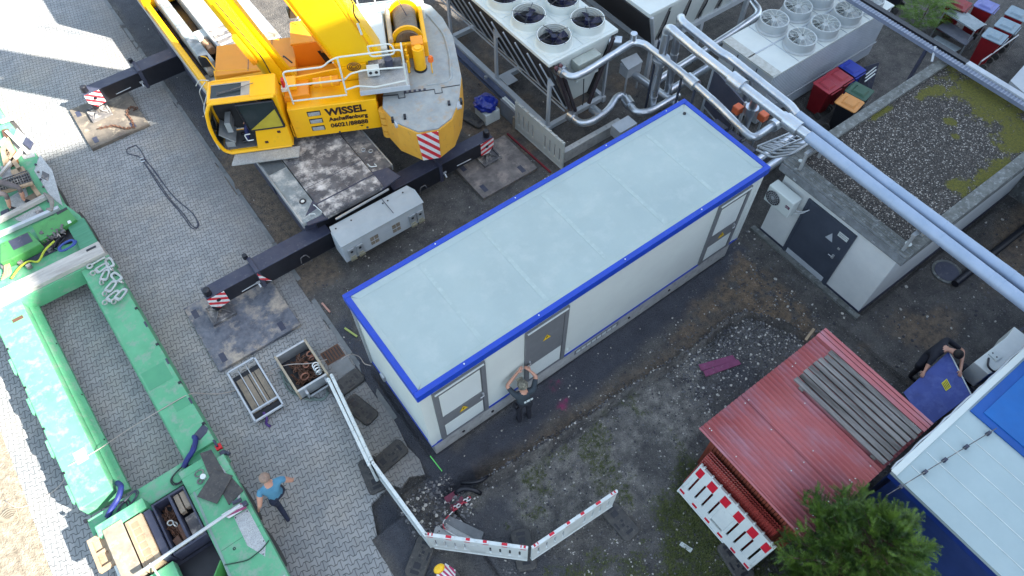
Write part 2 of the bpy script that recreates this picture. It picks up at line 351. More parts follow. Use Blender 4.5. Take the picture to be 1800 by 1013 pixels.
asph = np.maximum(asph, sm(sdist(GX, GY, [(-.5, -1.0), (-.3, 4.1), (.3, 4.4), (.6, .0), (4.4, .3), (9.0, .6), (9.5, -.1), (8.2, -.5), (5.2, -.62), (2.6, -.72), (.8, -.75)])+(n1-.5)*.55, -.1, .18))
asph = np.maximum(asph, .8*sm(sdist(GX, GY, [(-.2, 11), (-.2, 30), (1, 30), (.8, 11)])+(n1-.5)*.5, -.1, .3))
asph = np.maximum(asph, .95*sm(sdist(GX, GY, [(-1.7, -.1), (-1.1, .1), (-1.0, -1.4), (-.9, -2.6), (-2.4, -3.2), (-1.8, -1.6)])+(n1-.5)*.5, -.1, .25))
asph = np.maximum(asph, .6*sm(n3, .56, .68)*(GY < -1.2))
mud = sm(sdist(GX, GY, [(6.1, -.9), (7.2, -.45), (8.2, -.2), (9.2, -.1), (9.6, -.8), (9.4, -2.2), (9.2, -3.8), (8.7, -3.4), (8.6, -2.2), (7.9, -1.2), (6.6, -1.15)])+(n1-.5)*.8, -.1, .3)*sm(n2, .2, .5)
mud = np.maximum(mud, .75*sm(sdist(GX, GY, [(9.3, -3.4), (20, -3.4), (20, -4.8), (9.3, -4.8)])+(n1-.5)*1.2, -.1, .6)*sm(n1, .4, .6))
mud = np.maximum(mud, .75*sm(sdist(GX, GY, [(-.3, 5.4), (.8, 5.4), (.8, 11.5), (-.3, 11.)])+(n1-.5)*.6, -.1, .3))
mud = np.maximum(mud, .7*sm(n1, .45, .65)*((GY > 5.8) & (GX > 6) & (GX < 12)))
mud = np.maximum(mud, .85*np.exp(-((dR-.12)/.22)**2)*(.5+n2*.6)*((GX > .6) & (GY < 0) & ~yard))
grass = sm(sdist(GX, GY, [(2.3, -4.6), (3.0, -3.7), (4.2, -3.1), (4.4, -3.4), (3.9, -5.6), (4.3, -8), (1.0, -8), (1.6, -5.8)])+(n1-.5)*1.4, -.25, .3)*sm(n2, .15, .4)
grass = np.maximum(grass, .4*sm(n1+n2*.35, .72, .86)*((GY < -1.3) & (GX > 0) & (GX < 4.5)))
pale = sm(sdist(GX, GY, [(.3, -1.2), (6.6, -1.4), (5.4, -3.0), (2.6, -3.6), (.0, -2.9)])+(n1-.5)*1.6, -.3, .6)*sm(n1*.6+n2*.4, .36, .58)
pale = np.maximum(pale, .9*np.exp(-(dR/.055)**2)*(.4+.6*n4)*(GX > .5)*(GX < 8)*(GY < 0))
sand = (GX < -6.6).astype(float)
nx, ny = GX.shape
idx = np.arange(nx*ny).reshape(nx, ny)
fs = np.stack([idx[:-1, :-1], idx[1:, :-1], idx[1:, 1:], idx[:-1, 1:]], -1).reshape(-1, 4)
me = bpy.data.meshes.new('ground'); me.vertices.add(nx*ny); me.vertices.foreach_set('co', np.stack([GX, GY, Z], -1).ravel())
me.loops.add(fs.size); me.loops.foreach_set('vertex_index', fs.ravel()); me.polygons.add(len(fs)); me.polygons.foreach_set('loop_start', np.arange(0, fs.size, 4))
me.update(calc_edges=True)
for nm, arr in (('zone', (asph, mud, grass)), ('zone2', (pale, sand, lump))):
    at = me.attributes.new(nm, 'FLOAT_COLOR', 'POINT'); at.data.foreach_set('color', np.stack([*arr, np.ones_like(arr[0])], -1).ravel())
pk = sum(np.exp(-(((GX-P(u, v).x)/r_)**2+((GY-P(u, v).y)/r_)**2)) for u, v, r_ in ((972, 676, .09), (984, 668, .05), (988, 712, .10), (995, 700, .05)))*sm(n4, .35, .6)
at = me.attributes.new('zone3', 'FLOAT_COLOR', 'POINT'); at.data.foreach_set('color', np.stack([pk, pk, pk, np.ones_like(pk)], -1).ravel())
me.polygons.foreach_set('use_smooth', np.ones(len(fs), bool))
g = bpy.data.objects.new('ground', me); COL.objects.link(g); tag(g, kind='structure')
n = N('ground_mix')
def att(nm):
    a = n.t.nodes.new('ShaderNodeAttribute'); a.attribute_name = nm; s_ = n.t.nodes.new('ShaderNodeSeparateColor'); n.t.links.new(a.outputs['Color'], s_.inputs[0]); return s_.outputs
A1, A2, A3 = att('zone'), att('zone2'), att('zone3')
fine = n.noise(45., 5., .8); d1 = n.vor(26.); c1_ = n.sep(n.vor(26., 'Color'))[0]
col = n.mix(n.ramp(n.noise(2.2, 8., .75), .35, .68), (.042, .042, .045), (.225, .212, .195))
col = n.mix(n.math('MULTIPLY', n.ramp(c1_, .86, .93), n.ramp(d1, .25, .4, True)), col, (.36, .35, .33))
col = n.mix(n.math('MULTIPLY', n.ramp(fine, .4, .62, True), .55), col, (.02, .021, .026))
pal = n.mix(n.ramp(n.noise(5., 8., .8), .38, .62), (.13, .125, .115), (.54, .51, .455))
pal = n.mix(n.math('MULTIPLY', n.ramp(fine, .4, .6, True), .6), pal, (.05, .05, .05))
col = n.mix(A2[0], col, pal)
col = n.mix(n.math('MULTIPLY', A2[2], n.ramp(c1_, .4, .6)), col, (.12, .12, .125))
asp = n.mix(n.ramp(n.noise(3., 6., .7), .35, .65), (.030, .036, .058), (.060, .070, .098)); asp = n.mix(n.ramp(n.noise(110., 2.), .60, .68), asp, (.12, .13, .15))
col = n.mix(A1[0], col, asp)
mdc = n.mix(n.ramp(n.noise(6., 7., .75), .36, .62), (.06, .046, .034), (.31, .215, .135)); col = n.mix(A1[1], col, mdc)
gr_ = n.ramp(n.noise(85., 3., .8), .38, .62); col = n.mix(n.math('MULTIPLY', gr_, .22), col, (.30, .29, .28)); col = n.mix(n.math('MULTIPLY', n.ramp(n.noise(70., 3., .8), .52, .66), .55), col, (.014, .015, .02))
grc = n.mix(n.ramp(n.noise(25., 5., .8), .35, .65), (.022, .032, .010), (.085, .105, .035)); col = n.mix(n.math('MULTIPLY', A1[2], n.ramp(n.noise(7., 6., .7), .35, .55)), col, grc)
snd = n.mix(n.ramp(n.noise(6., 7., .75), .35, .62), (.20, .17, .13), (.42, .37, .29)); col = n.mix(A2[1], col, snd)
col = n.mix(n.math('MULTIPLY', A3[0], .8), col, (.42, .03, .16))
n.bump(n.math('ADD', n.math('MULTIPLY', n.math('SUBTRACT', 1., d1), .6), fine), 1., .05)
me.materials.append(n.out(col, .92))

# paving of bone-shaped concrete blocks, with the broken edge by the trench
px = lambda pts, z=0.: [tuple(P(u, v, z)[:2]) for u, v in pts]
edge = [(-.22, 40), (-.22, 1.2), (-.30, .6), (-.24, .2), (-.33, -.15), (-.62, .02), (-.88, -.08), (-1.02, .12), (-1.3, .05)]+px([(652, 885), (662, 940), (688, 975), (702, 1013), (725, 1100)])
left = px([(150, 1090), (92, 1010), (62, 932), (28, 842), (0, 765)])
pv = [(x, y, 0) for x, y in edge+left+[(-8.6, 8), (-14, 40)]]
mb = MB(); mb.slab(pv[::-1], .10)
tag(mb.build('paving', pavermat(L=.205, H=.142, rot=R(-9))), kind='structure')
mb = MB()
y = 1.3
while y < 20:
    mb.box(-.22+random.uniform(-.003, .003), -.115, y, y+.985, -.1, .006+random.uniform(-.003, .003)); y += 1.
tag(mb.build('kerb', mat('kerb_grey', (.19, .20, .205), (.13, .14, .145), 3., .9), bevel=.006), kind='structure')
# darker concrete strip between the barrier and the pit, worn
# gravel stones
def rocks(name, pts, mats, label, cat):
    V = []; Fc = []; mi = []
    base = bmesh.new(); bmesh.ops.create_icosphere(base, subdivisions=1, radius=1.); bv = np.array([v.co[:] for v in base.verts]); bf = [[v.index for v in f.verts] for f in base.faces]; base.free()
    rs = np.random.RandomState(5)
    for (x, y, z, s) in pts:
        q = bv*(1+rs.uniform(-.25, .25, (len(bv), 1)))*np.array([1, rs.uniform(.55, 1.), rs.uniform(.45, .8)])*s
        a = rs.uniform(0, 6.28); c_, s_ = math.cos(a), math.sin(a); q = q @ np.array([[c_, -s_, 0], [s_, c_, 0], [0, 0, 1]])
        o = len(V); V += [tuple(t) for t in q+np.array([x, y, z+s*.2])]; Fc += [tuple(i+o for i in f) for f in bf]; mi += [rs.choice(len(mats), p=[.5, .32, .18])]*len(bf)
    me = bpy.data.meshes.new(name); me.from_pydata(V, [], Fc); me.update()
    for m in mats: me.materials.append(m)
    me.polygons.foreach_set('material_index', mi)
    o = bpy.data.objects.new(name, me); COL.objects.link(o); return tag(o, label, cat, kind='stuff')
def gz(x, y):
    i = min(max(np.searchsorted(gx, x)-1, 0), nx-1); j = min(max(np.searchsorted(gy, y)-1, 0), ny-1); return float(Z[i, j])
ST = [mat('stone_grey', (.18, .18, .185), (.11, .11, .12), 20., .9), mat('stone_dark', (.07, .07, .08), (.05, .05, .06), 20., .9), mat('stone_pale', (.55, .53, .48), (.40, .38, .36), 20., .9)]
rs = np.random.RandomState(2); pts = []
def sprinkle(n_, x0, x1, y0, y1, dens, smin=.008, smax=.03, pw=2.5):
    k = 0
    while k < n_:
        x, y = rs.uniform(x0, x1), rs.uniform(y0, y1); k += 1
        if rs.rand() < dens(x, y): pts.append((x, y, gz(x, y), smin+(smax-smin)*rs.rand()**pw))
def dmain(x, y):
    i, j = np.searchsorted(gx, x)-1, np.searchsorted(gy, y)-1
    return float(np.clip(.55-asph[i, j]*.53-mud[i, j]*.3-grass[i, j]*.35+lump[i, j]*.5+.25*(n1[i, j] > .5), 0, 1))
sprinkle(19000, -.3, 9.4, -8., -.1, dmain)
for k_ in range(700):
    s_ = rs.randint(1, 8); q_ = rs.rand(); a_, b_ = ridge[s_], ridge[s_+1]; x_, y_ = a_[0]+(b_[0]-a_[0])*q_+rs.normal(0, .05), a_[1]+(b_[1]-a_[1])*q_+rs.normal(0, .05); pts.append((x_, y_, gz(x_, y_), rs.uniform(.008, .028)))
sprinkle(2600, 5.3, 8.5, -3.2, -1.35, dmain, .012, .04)
sprinkle(700, -1.2, .1, -1.4, -.35, lambda x, y: .9, .012, .05)
sprinkle(1300, -.1, 7., 2.8, 6., lambda x, y: .4)
sprinkle(1500, 8.6, 16, -5.2, -3.1, lambda x, y: .3, .01, .045)
sprinkle(900, 8.5, 9.9, -3, 1., lambda x, y: .5, .01, .045)
sprinkle(1500, 6, 13, 3.5, 12, lambda x, y: .45, .01, .035)
sprinkle(300, -.1, .6, 5, 18, lambda x, y: .4)
rocks('loose_stones', pts, ST, 'loose grey and pale stones scattered over the dug up gravel yard', 'stones')
# grass tufts
V = []; Fc = []
for k in range(30000):
    x, y = rs.uniform(.2, 4.7), rs.uniform(-8, -1.4); i, j = np.searchsorted(gx, x)-1, np.searchsorted(gy, y)-1
    if rs.rand() > grass[i, j]*1.2: continue
    z = Z[i, j]
    for b in range(5):
        a = rs.uniform(0, 6.28); l = rs.uniform(.025, .07); ww = .004; dx, dy = math.cos(a), math.sin(a); bx, by = x+rs.uniform(-.02, .02), y+rs.uniform(-.02, .02)
        o = len(V); V += [(bx-dy*ww, by+dx*ww, z), (bx+dy*ww, by-dx*ww, z), (bx+dx*l*.8, by+dy*l*.8, z+l)]; Fc.append((o, o+1, o+2))
me = bpy.data.meshes.new('grass'); me.from_pydata(V, [], Fc); me.update(); me.materials.append(mat('grass_blade', (.06, .08, .02), (.13, .15, .045), 6., .8))
o = bpy.data.objects.new('grass', me); COL.objects.link(o); tag(o, 'patchy short grass growing in the gravel beside the red shed', 'grass', kind='stuff')

# ------------------------------------------------------------------ hall whose shadow lies over the yard
h = 25.; k = .69, 1.05
p0 = Vector((-5.72+k[0]*h, 13.6-k[1]*h, 0))
hall = thing('industrial_hall', 'tall pale industrial hall beyond the lower right edge of the picture', 'hall', (p0.x, p0.y, 0))
poly = [(p0.x, p0.y), (p0.x+55, p0.y-8.2), (p0.x+55, p0.y-50), (p0.x+.5, p0.y-50)]
MB().prism(poly, 0, h-.4).build('wall', mat('hall_cladding', (.5, .5, .5), (.44, .45, .46), .5, .6), hall)
MB().prism([(p0.x-.1, p0.y+.1), (p0.x+55.1, p0.y-8.1), (p0.x+55.1, p0.y-50.1), (p0.x+.4, p0.y-50.1)], h-.4, h).build('roof', CONC, hall)

# ------------------------------------------------------------------ white container
L_, W_, H_ = 9.03, 2.67, 3.2
cont = thing('transformer_container', 'long white flat roofed container building with bright blue edge trim on a concrete base', 'container building', (L_/2, W_/2, 0))
MB().box(.13, L_-.13, .13, W_-.13, -.3, .62).build('foundation', CONC, cont)
MB().box(.06, L_-.06, .06, W_-.06, .66, 3.0).build('wall', WHITE, cont)
mb = MB()
for a in ((.05, L_-.05, .045, .075), (.05, L_-.05, W_-.075, W_-.045)): mb.box(a[0], a[1], a[2], a[3], .60, .665)
mb.box(.045, .075, .078, W_-.078, .60, .665).box(L_-.075, L_-.045, .078, W_-.078, .60, .665)
mb.build('base_trim', BLUE, cont)
mb = MB(); t = .115
mb.box(0, L_, 0, t, 2.99, 3.2).box(0, L_, W_-t, W_, 2.99, 3.2).box(0, t, t, W_-t, 2.99, 3.2).box(L_-t, L_, t, W_-t, 2.99, 3.2)
mb.build('edge_trim', BLUE, cont, bevel=.012)
# membrane with welded seams and upstand
mb = MB(); nseg = 60
mb.box(t, L_-t, t, W_-t, 3.0, 3.13)
for xs in (1.6, 3.1, 4.65, 6.2, 7.6):
    MB().box(xs-.045, xs+.045, t+.13, W_-t-.13, 3.125, 3.1335).build('roof_seam', mat('seam_membrane', (.385, .47, .46), (.34, .42, .415), 5., .85, c3=(.44, .52, .51), s3=9., lo=.5, hi=.75), cont)
mb.slab([(t+.01, t, 3.175), (t+.12, t+.12, 3.134), (L_-t-.12, t+.12, 3.134), (L_-t-.01, t, 3.175)][::-1], .01)
mb.slab([(t+.01, W_-t, 3.175), (t+.12, W_-t-.12, 3.134), (L_-t-.12, W_-t-.12, 3.134), (L_-t-.01, W_-t, 3.175)], .01)
mb.slab([(t, t+.01, 3.175), (t+.12, t+.12, 3.134), (t+.12, W_-t-.12, 3.134), (t, W_-t-.01, 3.175)], .01)
mb.slab([(L_-t, t+.01, 3.175), (L_-t-.12, t+.12, 3.134), (L_-t-.12, W_-t-.12, 3.134), (L_-t, W_-t-.01, 3.175)][::-1], .01)
mb.build('roof', ROOFW, cont)
MB().cyl((L_-.3, W_-.33, 3.13), .035, .03, 14).build('roof_drain', BLK, cont)
for xs in (1.05, 2.75, 4.9, 7.0): MB().cyl((xs, t/2, 3.2), .014, .012, 10).build('bolt', WHITE, cont)
for xs in (2.1, 4.1, 6.6, 8.4): MB().cyl((xs, W_-t/2, 3.2), .014, .012, 10).build('bolt', WHITE, cont)
for a, b in ((.06, .06), (L_-.16, .06), (.06, W_-.16), (L_-.16, W_-.16)):
    MB().box(a-.012, a+.112, b-.012, b+.112, .668, 2.985).build('corner_post', WHITE, cont)
YS = mat('warning_yellow', (.75, .50, .01), (.7, .46, .01), 3., .5)
def bolt_sign(x, z, s, par, y):
    MB().slab([(x-s/2, y, z-s*.43), (x+s/2, y, z-s*.43), (x, y, z+s*.43)], .003).build('warning_sign', YS, par)
    MB().slab([(x+.012, y-.004, z+.05), (x-.03, y-.004, z-.01), (x, y-.004, z-.012), (x-.02, y-.004, z-.05), (x+.03, y-.004, z+.004), (x+.003, y-.004, z+.006)], .003).build('lightning_mark', INK, par)
def door(x0, x1, z0, z1, panels, grey, hx):
    y = .06
    fr = MB().box(x0, x0+.10, y-.045, y+.01, z0, z1).box(x1-.10, x1, y-.045, y+.01, z0, z1).box(x0+.10, x1-.10, y-.045, y+.01, z1-.06, z1).box(x0+.1, x1-.1, y-.04, y+.01, z0, z0+.04).build('door_frame', GREY, cont)
    dr = MB().box(x0+.105, x1-.105, y-.03, y+.01, z0+.045, z1-.065).build('door', GREY, cont)
    MB().box(x0+.04, x1-.04, y-.07, y-.046, z1-.045, z1-.02).build('rain_strip', WHITE, fr)
    for a, b in panels:
        m_ = MB(); z = a
        m_.box(x0+.12, x1-.13, y-.036, y-.031, a, b)
        m_.build('vent_panel', WHITE, dr)
        mm = MB().box(x0+.12, x1-.13, y-.05, y-.037, a-.03, a-.008); mm.build('panel_bar', GREY, dr)
        zz = a+.03
        lv = MB()
        while zz < b-.02: lv.box(x0+.14, x1-.15, y-.0395, y-.0365, zz, zz+.006); zz += .06
        lv.build('louvre', GALVP, dr)
    bolt_sign((x0+x1)/2, grey, .20, dr, y-.042)
    MB().box(hx-.02, hx+.02, y-.07, y-.031, 1.50, 1.62).tube([(hx, y-.085, 1.56), (hx-.09, y-.085, 1.56)], .011, 8).build('handle', GALV, dr)
x1d = lambda u, v, z: P(u, v, z).x
door(.30, 1.47, .67, 2.86, [(.76, 1.28), (1.72, 2.66)], 1.52, 1.36)
door(2.42, 3.50, .67, 2.86, [(.76, 1.36)], 2.2, 2.53)
door(7.62, 8.63, .67, 2.86, [(.76, 1.28), (1.72, 2.66)], 1.50, 8.49)
mb = MB()
for r_ in range(2):
    for i in range(8 if r_ == 0 else 7): mb.box(3.98+i*.155, 3.98+i*.155+.12, .118, .129, .16+r_*.0, .26) if r_ == 0 else None
mb.build('vent_openings', WHITE, cont)
MB().box(3.93, 5.25, .124, .132, .12, .30).build('vent_plate', GREY, cont)
for xs in (.85, 1.62, 5.6, 6.9): MB().tube([(xs, .14, .12), (xs, .11, .12)], .035, 12).build('anchor_hole', BLK, cont)
MB().tube([(3.62, .065, .86), (3.62, .035, .86)], .045, 14).build('cable_cover', WHITE, cont)
# little tap box and cable on the short side
MB().box(.0, .05, 1.85, 1.99, .72, .9).build('socket_box', GALV, cont)
MB().tube([(.03, 2.45, 2.95), (.03, 2.45, .7)], .025, 8).build('down_pipe', GALV, cont)

# ------------------------------------------------------------------ grey concrete building with the gravel roof
gb = thing('concrete_substation', 'low rendered building with gravel covered flat roof under the two silver pipes', 'building', (12.5, -1.5, 0))
X0, X1, Y0, Y1 = 10.12, 16.3, -3.0, .12
MB().box(X0, X1, Y0, Y1, -.2, 2.25).build('wall', PLAS, gb)
MB().box(X0-.015, X1+.015, Y0-.015, Y1+.015, -.2, .10).build('plinth', BLKT, gb)
mb = MB().box(X0-.14, X0+.22, Y0-.14, Y1+.14, 2.25, 2.56).box(X0+.22, X1, Y0-.14, Y0+.14, 2.25, 2.56).box(X0+.22, X1, Y1-.12, Y1+.14, 2.25, 2.56).box(X1-.3, X1, Y0+.14, Y1-.12, 2.25, 2.56)
mb.build('parapet', CONCD, gb, bevel=.015)
mb = MB()
for i in range(3): mb.box(X0-.145+i*.12, X0-.135+i*.12, Y0-.1, Y1+.1, 2.52, 2.572)
mb.box(X0-.165, X0-.142, Y0-.14, Y1+.14, 2.30, 2.5).build('parapet_flashing', mat('flashing_grey', (.22, .24, .26), (.13, .145, .155), 5., .7), gb)
moss = ([(14.9, -.4, .35, .2), (15.6, -1.3, .85, 1.5), (15.1, -2.55, .9, .65), (13.5, -2.75, .9, .25), (12.7, -2.6, .4, .3), (14.2, -1.2, .15, .25), (14.5, -.25, .5, .15), (13.9, -1.6, .13, .13), (15.8, -1.2, .4, .6), (13.2, -.05, .5, .12)], (.125, .115, .010), (.065, .068, .010))
MB().box(X0+.22, X1-.3, Y0+.14, Y1-.12, 2.25, 2.49).build('roof_gravel', gravelmat('roof_gravel', (.028, .024, .022), (.16, .145, .13), (.50, .47, .43), 34., moss), gb)
# steel door on the -X wall
yd0, yd1 = -1.95, -.72
M_ = X0-.03
fr = MB().box(M_-.02, X0, yd0-.07, yd0, 0, 2.02).box(M_-.02, X0, yd1, yd1+.07, 0, 2.02).box(M_-.02, X0, yd0, yd1, 1.96, 2.02).build('door_frame', DGREY, gb)
dr = MB().box(M_, X0+.01, yd0, yd1, .03, 1.96).build('door', DGREY, gb)
MB().box(M_-.012, M_-.002, yd0+.05, yd1-.04, .08, .24).build('kick_plate', GALVP, dr)
MB().slab([(M_-.004, -1.42, 1.38), (M_-.004, -1.62, 1.38), (M_-.004, -1.52, 1.62)], .004).build('triangle_sign', GALVP, dr)
MB().box(M_-.008, M_-.002, -1.9, -1.64, 1.68, 1.82).build('notice', WHITE, dr)
tx = frame((M_-.009, -1.66, 1.77), (0, -1, 0), (0, 0, 1)); text('HOCHSPANNUNG', .028, tx, INK, 'notice_text', dr, .001); tx = frame((M_-.009, -1.66, 1.72), (0, -1, 0), (0, 0, 1)); text('LEBENSGEFAHR', .028, tx, INK, 'notice_text', dr, .001)
MB().box(M_-.03, M_-.002, -1.84, -1.78, .98, 1.10).tube([(M_-.05, -1.81, 1.05), (M_-.05, -1.70, 1.05)], .012, 8).build('handle', GALV, dr)
MB().box(M_-.02, M_-.002, -1.86, -1.80, 1.34, 1.39).build('lock_plate', GALV, dr)
# AC on that wall
def fan_disc(mb, c, r, M=None, blades=7):
    pass
ac = thing('air_conditioner', 'small white air conditioner with round fan hung on the grey rendered wall', 'air conditioner', (9.92, -.12, 1.55))
ax0, ax1, ay0, ay1, az0, az1 = 9.72, 10.02, -.55, .20, 1.45, 1.98
MB().box(ax0, ax1, ay0, ay1, az0, az1).build('casing', WHITE, ac, bevel=.03)
Mf = frame((ax0-.003, -.02, 1.71), (0, -1, 0), (0, 0, 1))
mb = MB(Mf); mb.tube([(0, 0, -.02), (0, 0, .006)], .20, 28); mb.build('fan_opening', COIL, ac)
mb = MB(Mf)
for r_ in (.05, .10, .15, .20): mb.torus((0, 0, .012), r_, .004, None, 28, 5)
for i in range(16):
    a = i*math.pi/8; mb.tube([(.03*math.cos(a), .03*math.sin(a), .012), (.2*math.cos(a+.3), .2*math.sin(a+.3), .012)], .0035, 5)
mb.cyl((0, 0, .0), .035, .02, 14); mb.build('fan_guard', GALV, ac)
MB().box(ax0-.004, ax0, -.50, -.38, 1.72, 1.80).build('badge', mat('badge_plum', (.10, .01, .06)), ac)
text('RPG', .045, frame((ax0-.006, -.385, 1.745), (0, -1, 0), (0, 0, 1)), WHITE, 'badge_text', ac, .001)
MB().box(9.78, 10.12, ay0+.08, ay0+.11, 1.41, 1.449).box(9.78, 10.12, ay1-.11, ay1-.08, 1.41, 1.449).box(10.09, 10.12, ay0+.08, ay0+.11, 1.2, 1.41).box(10.09, 10.12, ay1-.11, ay1-.08, 1.2, 1.41).build('bracket', GALV, ac)
MB().tube(rounded([(9.95, ay0-.01, 1.6), (9.98, ay0-.12, 1.62), (10.04, ay0-.22, 1.72), (10.12, ay0-.24, 1.74)], .05), .018, 8).tube(rounded([(9.9, ay0-.01, 1.55), (9.94, ay0-.10, 1.56), (10.02, ay0-.2, 1.66), (10.12, ay0-.2, 1.7)], .05), .012, 8).build('pipe', GALV, ac)
MB().cyl((10.30, .02, 2.56), .05, .015, 18).build('roof_plug', WHITE, gb); MB().cyl((10.30, -2.92, 2.56), .07, .015, 18).build('roof_plug', WHITE, gb)
for (yy) in (-.2, -1.6, -2.4): MB().box(9.945, 9.962, yy-.04, yy+.04, 2.33, 2.37).build('clip', GALV, gb)
# strip walls
tag(MB().box(9.95, 10.09, -3.1, .3, -.1, .06).build('ledge', CONCD), kind='structure')

# ------------------------------------------------------------------ mobile crane
CO = Vector((2.6, 9.4, 0)); CA = math.atan2(.443, -.896)
S = Matrix.Translation(CO) @ Matrix.Rotation(CA, 4, 'Z')          # x forward (cab end), y left, of the slewing body
crane = thing('mobile_crane', 'yellow mobile crane on its black outriggers with the boom raised out of the picture', 'mobile crane', (1.8, 9.4, 0))
cx0, cx1, cyr = .50, 3.12, 6.02
# carrier deck
mb = MB().box(cx0+.30, cx1-.25, cyr+.2, 19, .75, 1.42); mb.build('chassis', BLK, crane)
mb = MB().box(1.02, 2.60, cyr, 12.6, 1.42, 1.50).box(1.02, 2.60, cyr-.02, cyr+.42, 1.36, 1.48)
mb.build('deck', DECK, crane, bevel=.01)
MB().box(1.02, 2.60, cyr+.42, cyr+.45, 1.495, 1.512).box(1.0, 2.62, cyr+1.02, cyr+1.03, 1.495, 1.506).build('deck_seam', BLKT, crane)
MB().box(cx0, 1.00, cyr+.12, 12.4, 1.36, 1.47).build('fender', DECKG, crane, bevel=.01)
MB().box(2.62, cx1, cyr+.45, 12.4, 1.36, 1.47).build('fender', STEEL, crane, bevel=.01)
mb = MB().box(cx0-.03, cx0, cyr+.12, 18, 1.30, 1.49).box(cx1, cx1+.03, cyr+.45, 18, 1.30, 1.49); mb.build('deck_edge', GALV, crane)
# side boxes below the left edge
mb = MB()
for y_ in (6.3, 8.2, 10.3, 12.4, 14.5): mb.box(cx0+.02, cx0+.30, y_, y_+1.7, .55, 1.3)
mb.build('side_locker', BLKT, crane)
for y_ in (6.9, 8.6, 10.6, 12.2, 15, 16.6):
    for xx in (cx0+.28, cx1-.62):
        t_ = MB().tube([(xx, y_, .62), (xx+.36, y_, .62)], .62, 28).build('wheel', RUB, crane, smooth=True)
        MB().tube([(xx-.01, y_, .62), (xx+.37, y_, .62)], .3, 20).build('rim', DECKG, t_)
# rear corner plates (dark, sloped) either side of the beams
MB().slab([(cx0+.05, 6.05, 1.45), (1.05, 5.98, 1.42), (1.3, 6.5, 1.5), (.98, 6.6, 1.5), (.62, 6.3, 1.47)], .05).build('corner_plate', BLKT, crane)
MB().slab([(2.55, 5.98, 1.42), (3.12, 6.05, 1.45), (3.0, 6.45, 1.49), (2.6, 6.55, 1.5)], .05).build('corner_plate', BLKT, crane)
MB().torus((.80, 6.75, 1.48), .065, .022, None, 18, 6).build('filler_cap', BLK, crane); MB().cyl((.80, 6.75, 1.47), .045, .02, 16).build('filler_lid', PLW, crane)
MB().torus((2.82, 7.35, 1.48), .05, .014, None, 16, 6).torus((2.95, 7.2, 1.48), .05, .014, None, 16, 6).build('deck_ring', GALV, crane)
MB().tube(rounded([(2.66, 6.85, 1.49), (2.66, 6.70, 1.52), (2.8, 6.62, 1.52), (2.8, 6.75, 1.49)], .04), .014, 8).build('deck_handle', PLW, crane)
for (a_, b_, cc) in (((.95, 6.45), (1.0, 6.15), 1.5), ((.72, 6.25), (.84, 6.18), 1.5)): MB().tube(rounded([(*a_, cc), (a_[0], a_[1], cc+.05), (b_[0], b_[1], cc+.05), (*b_, cc)], .03), .01, 6).build('grab_rail', PLW, crane)
# checker tread near the cab step
MB().box(.53, .98, 8.0, 8.95, 1.471, 1.482).build('tread_plate', mat('dark_checker', (.12, .14, .15), (.09, .10, .11), 8., .6, .2, bump=.8, bs=60.), crane)
# front of the carrier
gp = P(300, 40, 1.6)
MB().box(cx0, cx0+.16, 11.2, 19, 1.47, 1.72).build('yellow_rail', YEL, crane, bevel=.03)
MB().box(.80, 1.10, 12.2, 19, 1.47, 1.95).build('silencer_cover', DECKG, crane, bevel=.05)
MB().tube([(1.26, 12.9, 1.72), (1.26, 13.35, 1.72)], .11, 18).tube([(1.26, 13.1, 1.72), (1.26, 13.15, 1.72)], .125, 18).build('air_filter', mat('copper_pipe', (.45, .28, .17), (.38, .24, .15), 6., .5), crane)
MB().box(1.12, 1.5, 13.42, 13.8, 1.5, 1.85).build('battery_box', WHITE, crane, bevel=.02)
MB().beam((1.42, 12.3, 1.75), (1.42, 19, 1.75), .06, .5).build('divider', GALV, crane)
MB().box(1.42, 3.1, 12.6, 19, 1.36, 1.55).build('front_deck', GALVP, crane)
MB().prism([(1.55, 12.58), (1.65, 11.9), (2.1, 11.45), (2.6, 11.7), (2.75, 12.4), (2.75, 12.58)], 1.51, 1.56).build('checker_plate', ALU, crane)
mb = MB().box(1.45, 3.1, 12.62, 12.80, 1.56, 1.66)
mb.build('cross_channel', mat('beige_steel', (.30, .28, .22)), crane)
mb = MB()
for i in range(4):
    mb.box(1.5, 2.6, 12.95+i*.28, 13.02+i*.28, 1.60, 1.66)
mb.box(1.5, 1.56, 12.95, 14, 1.6, 1.66).box(2.54, 2.6, 12.95, 14, 1.6, 1.66).build('grating', STEEL, crane)
kb = MB().box(.45, 3.15, 16.0, 18.6, 1.5, 3.35).build('carrier_cab', YEL, crane, bevel=.08); MB().box(.6, 3.0, 15.96, 16.0, 2.3, 3.1).build('rear_window', GLASS, kb)  # driver's cab out of view, added for its shade on the paving
# the turntable
MB().cyl((CO.x, CO.y, 1.5), .95, .22, 40).build('slewing_ring', BLKT, crane, smooth=True)
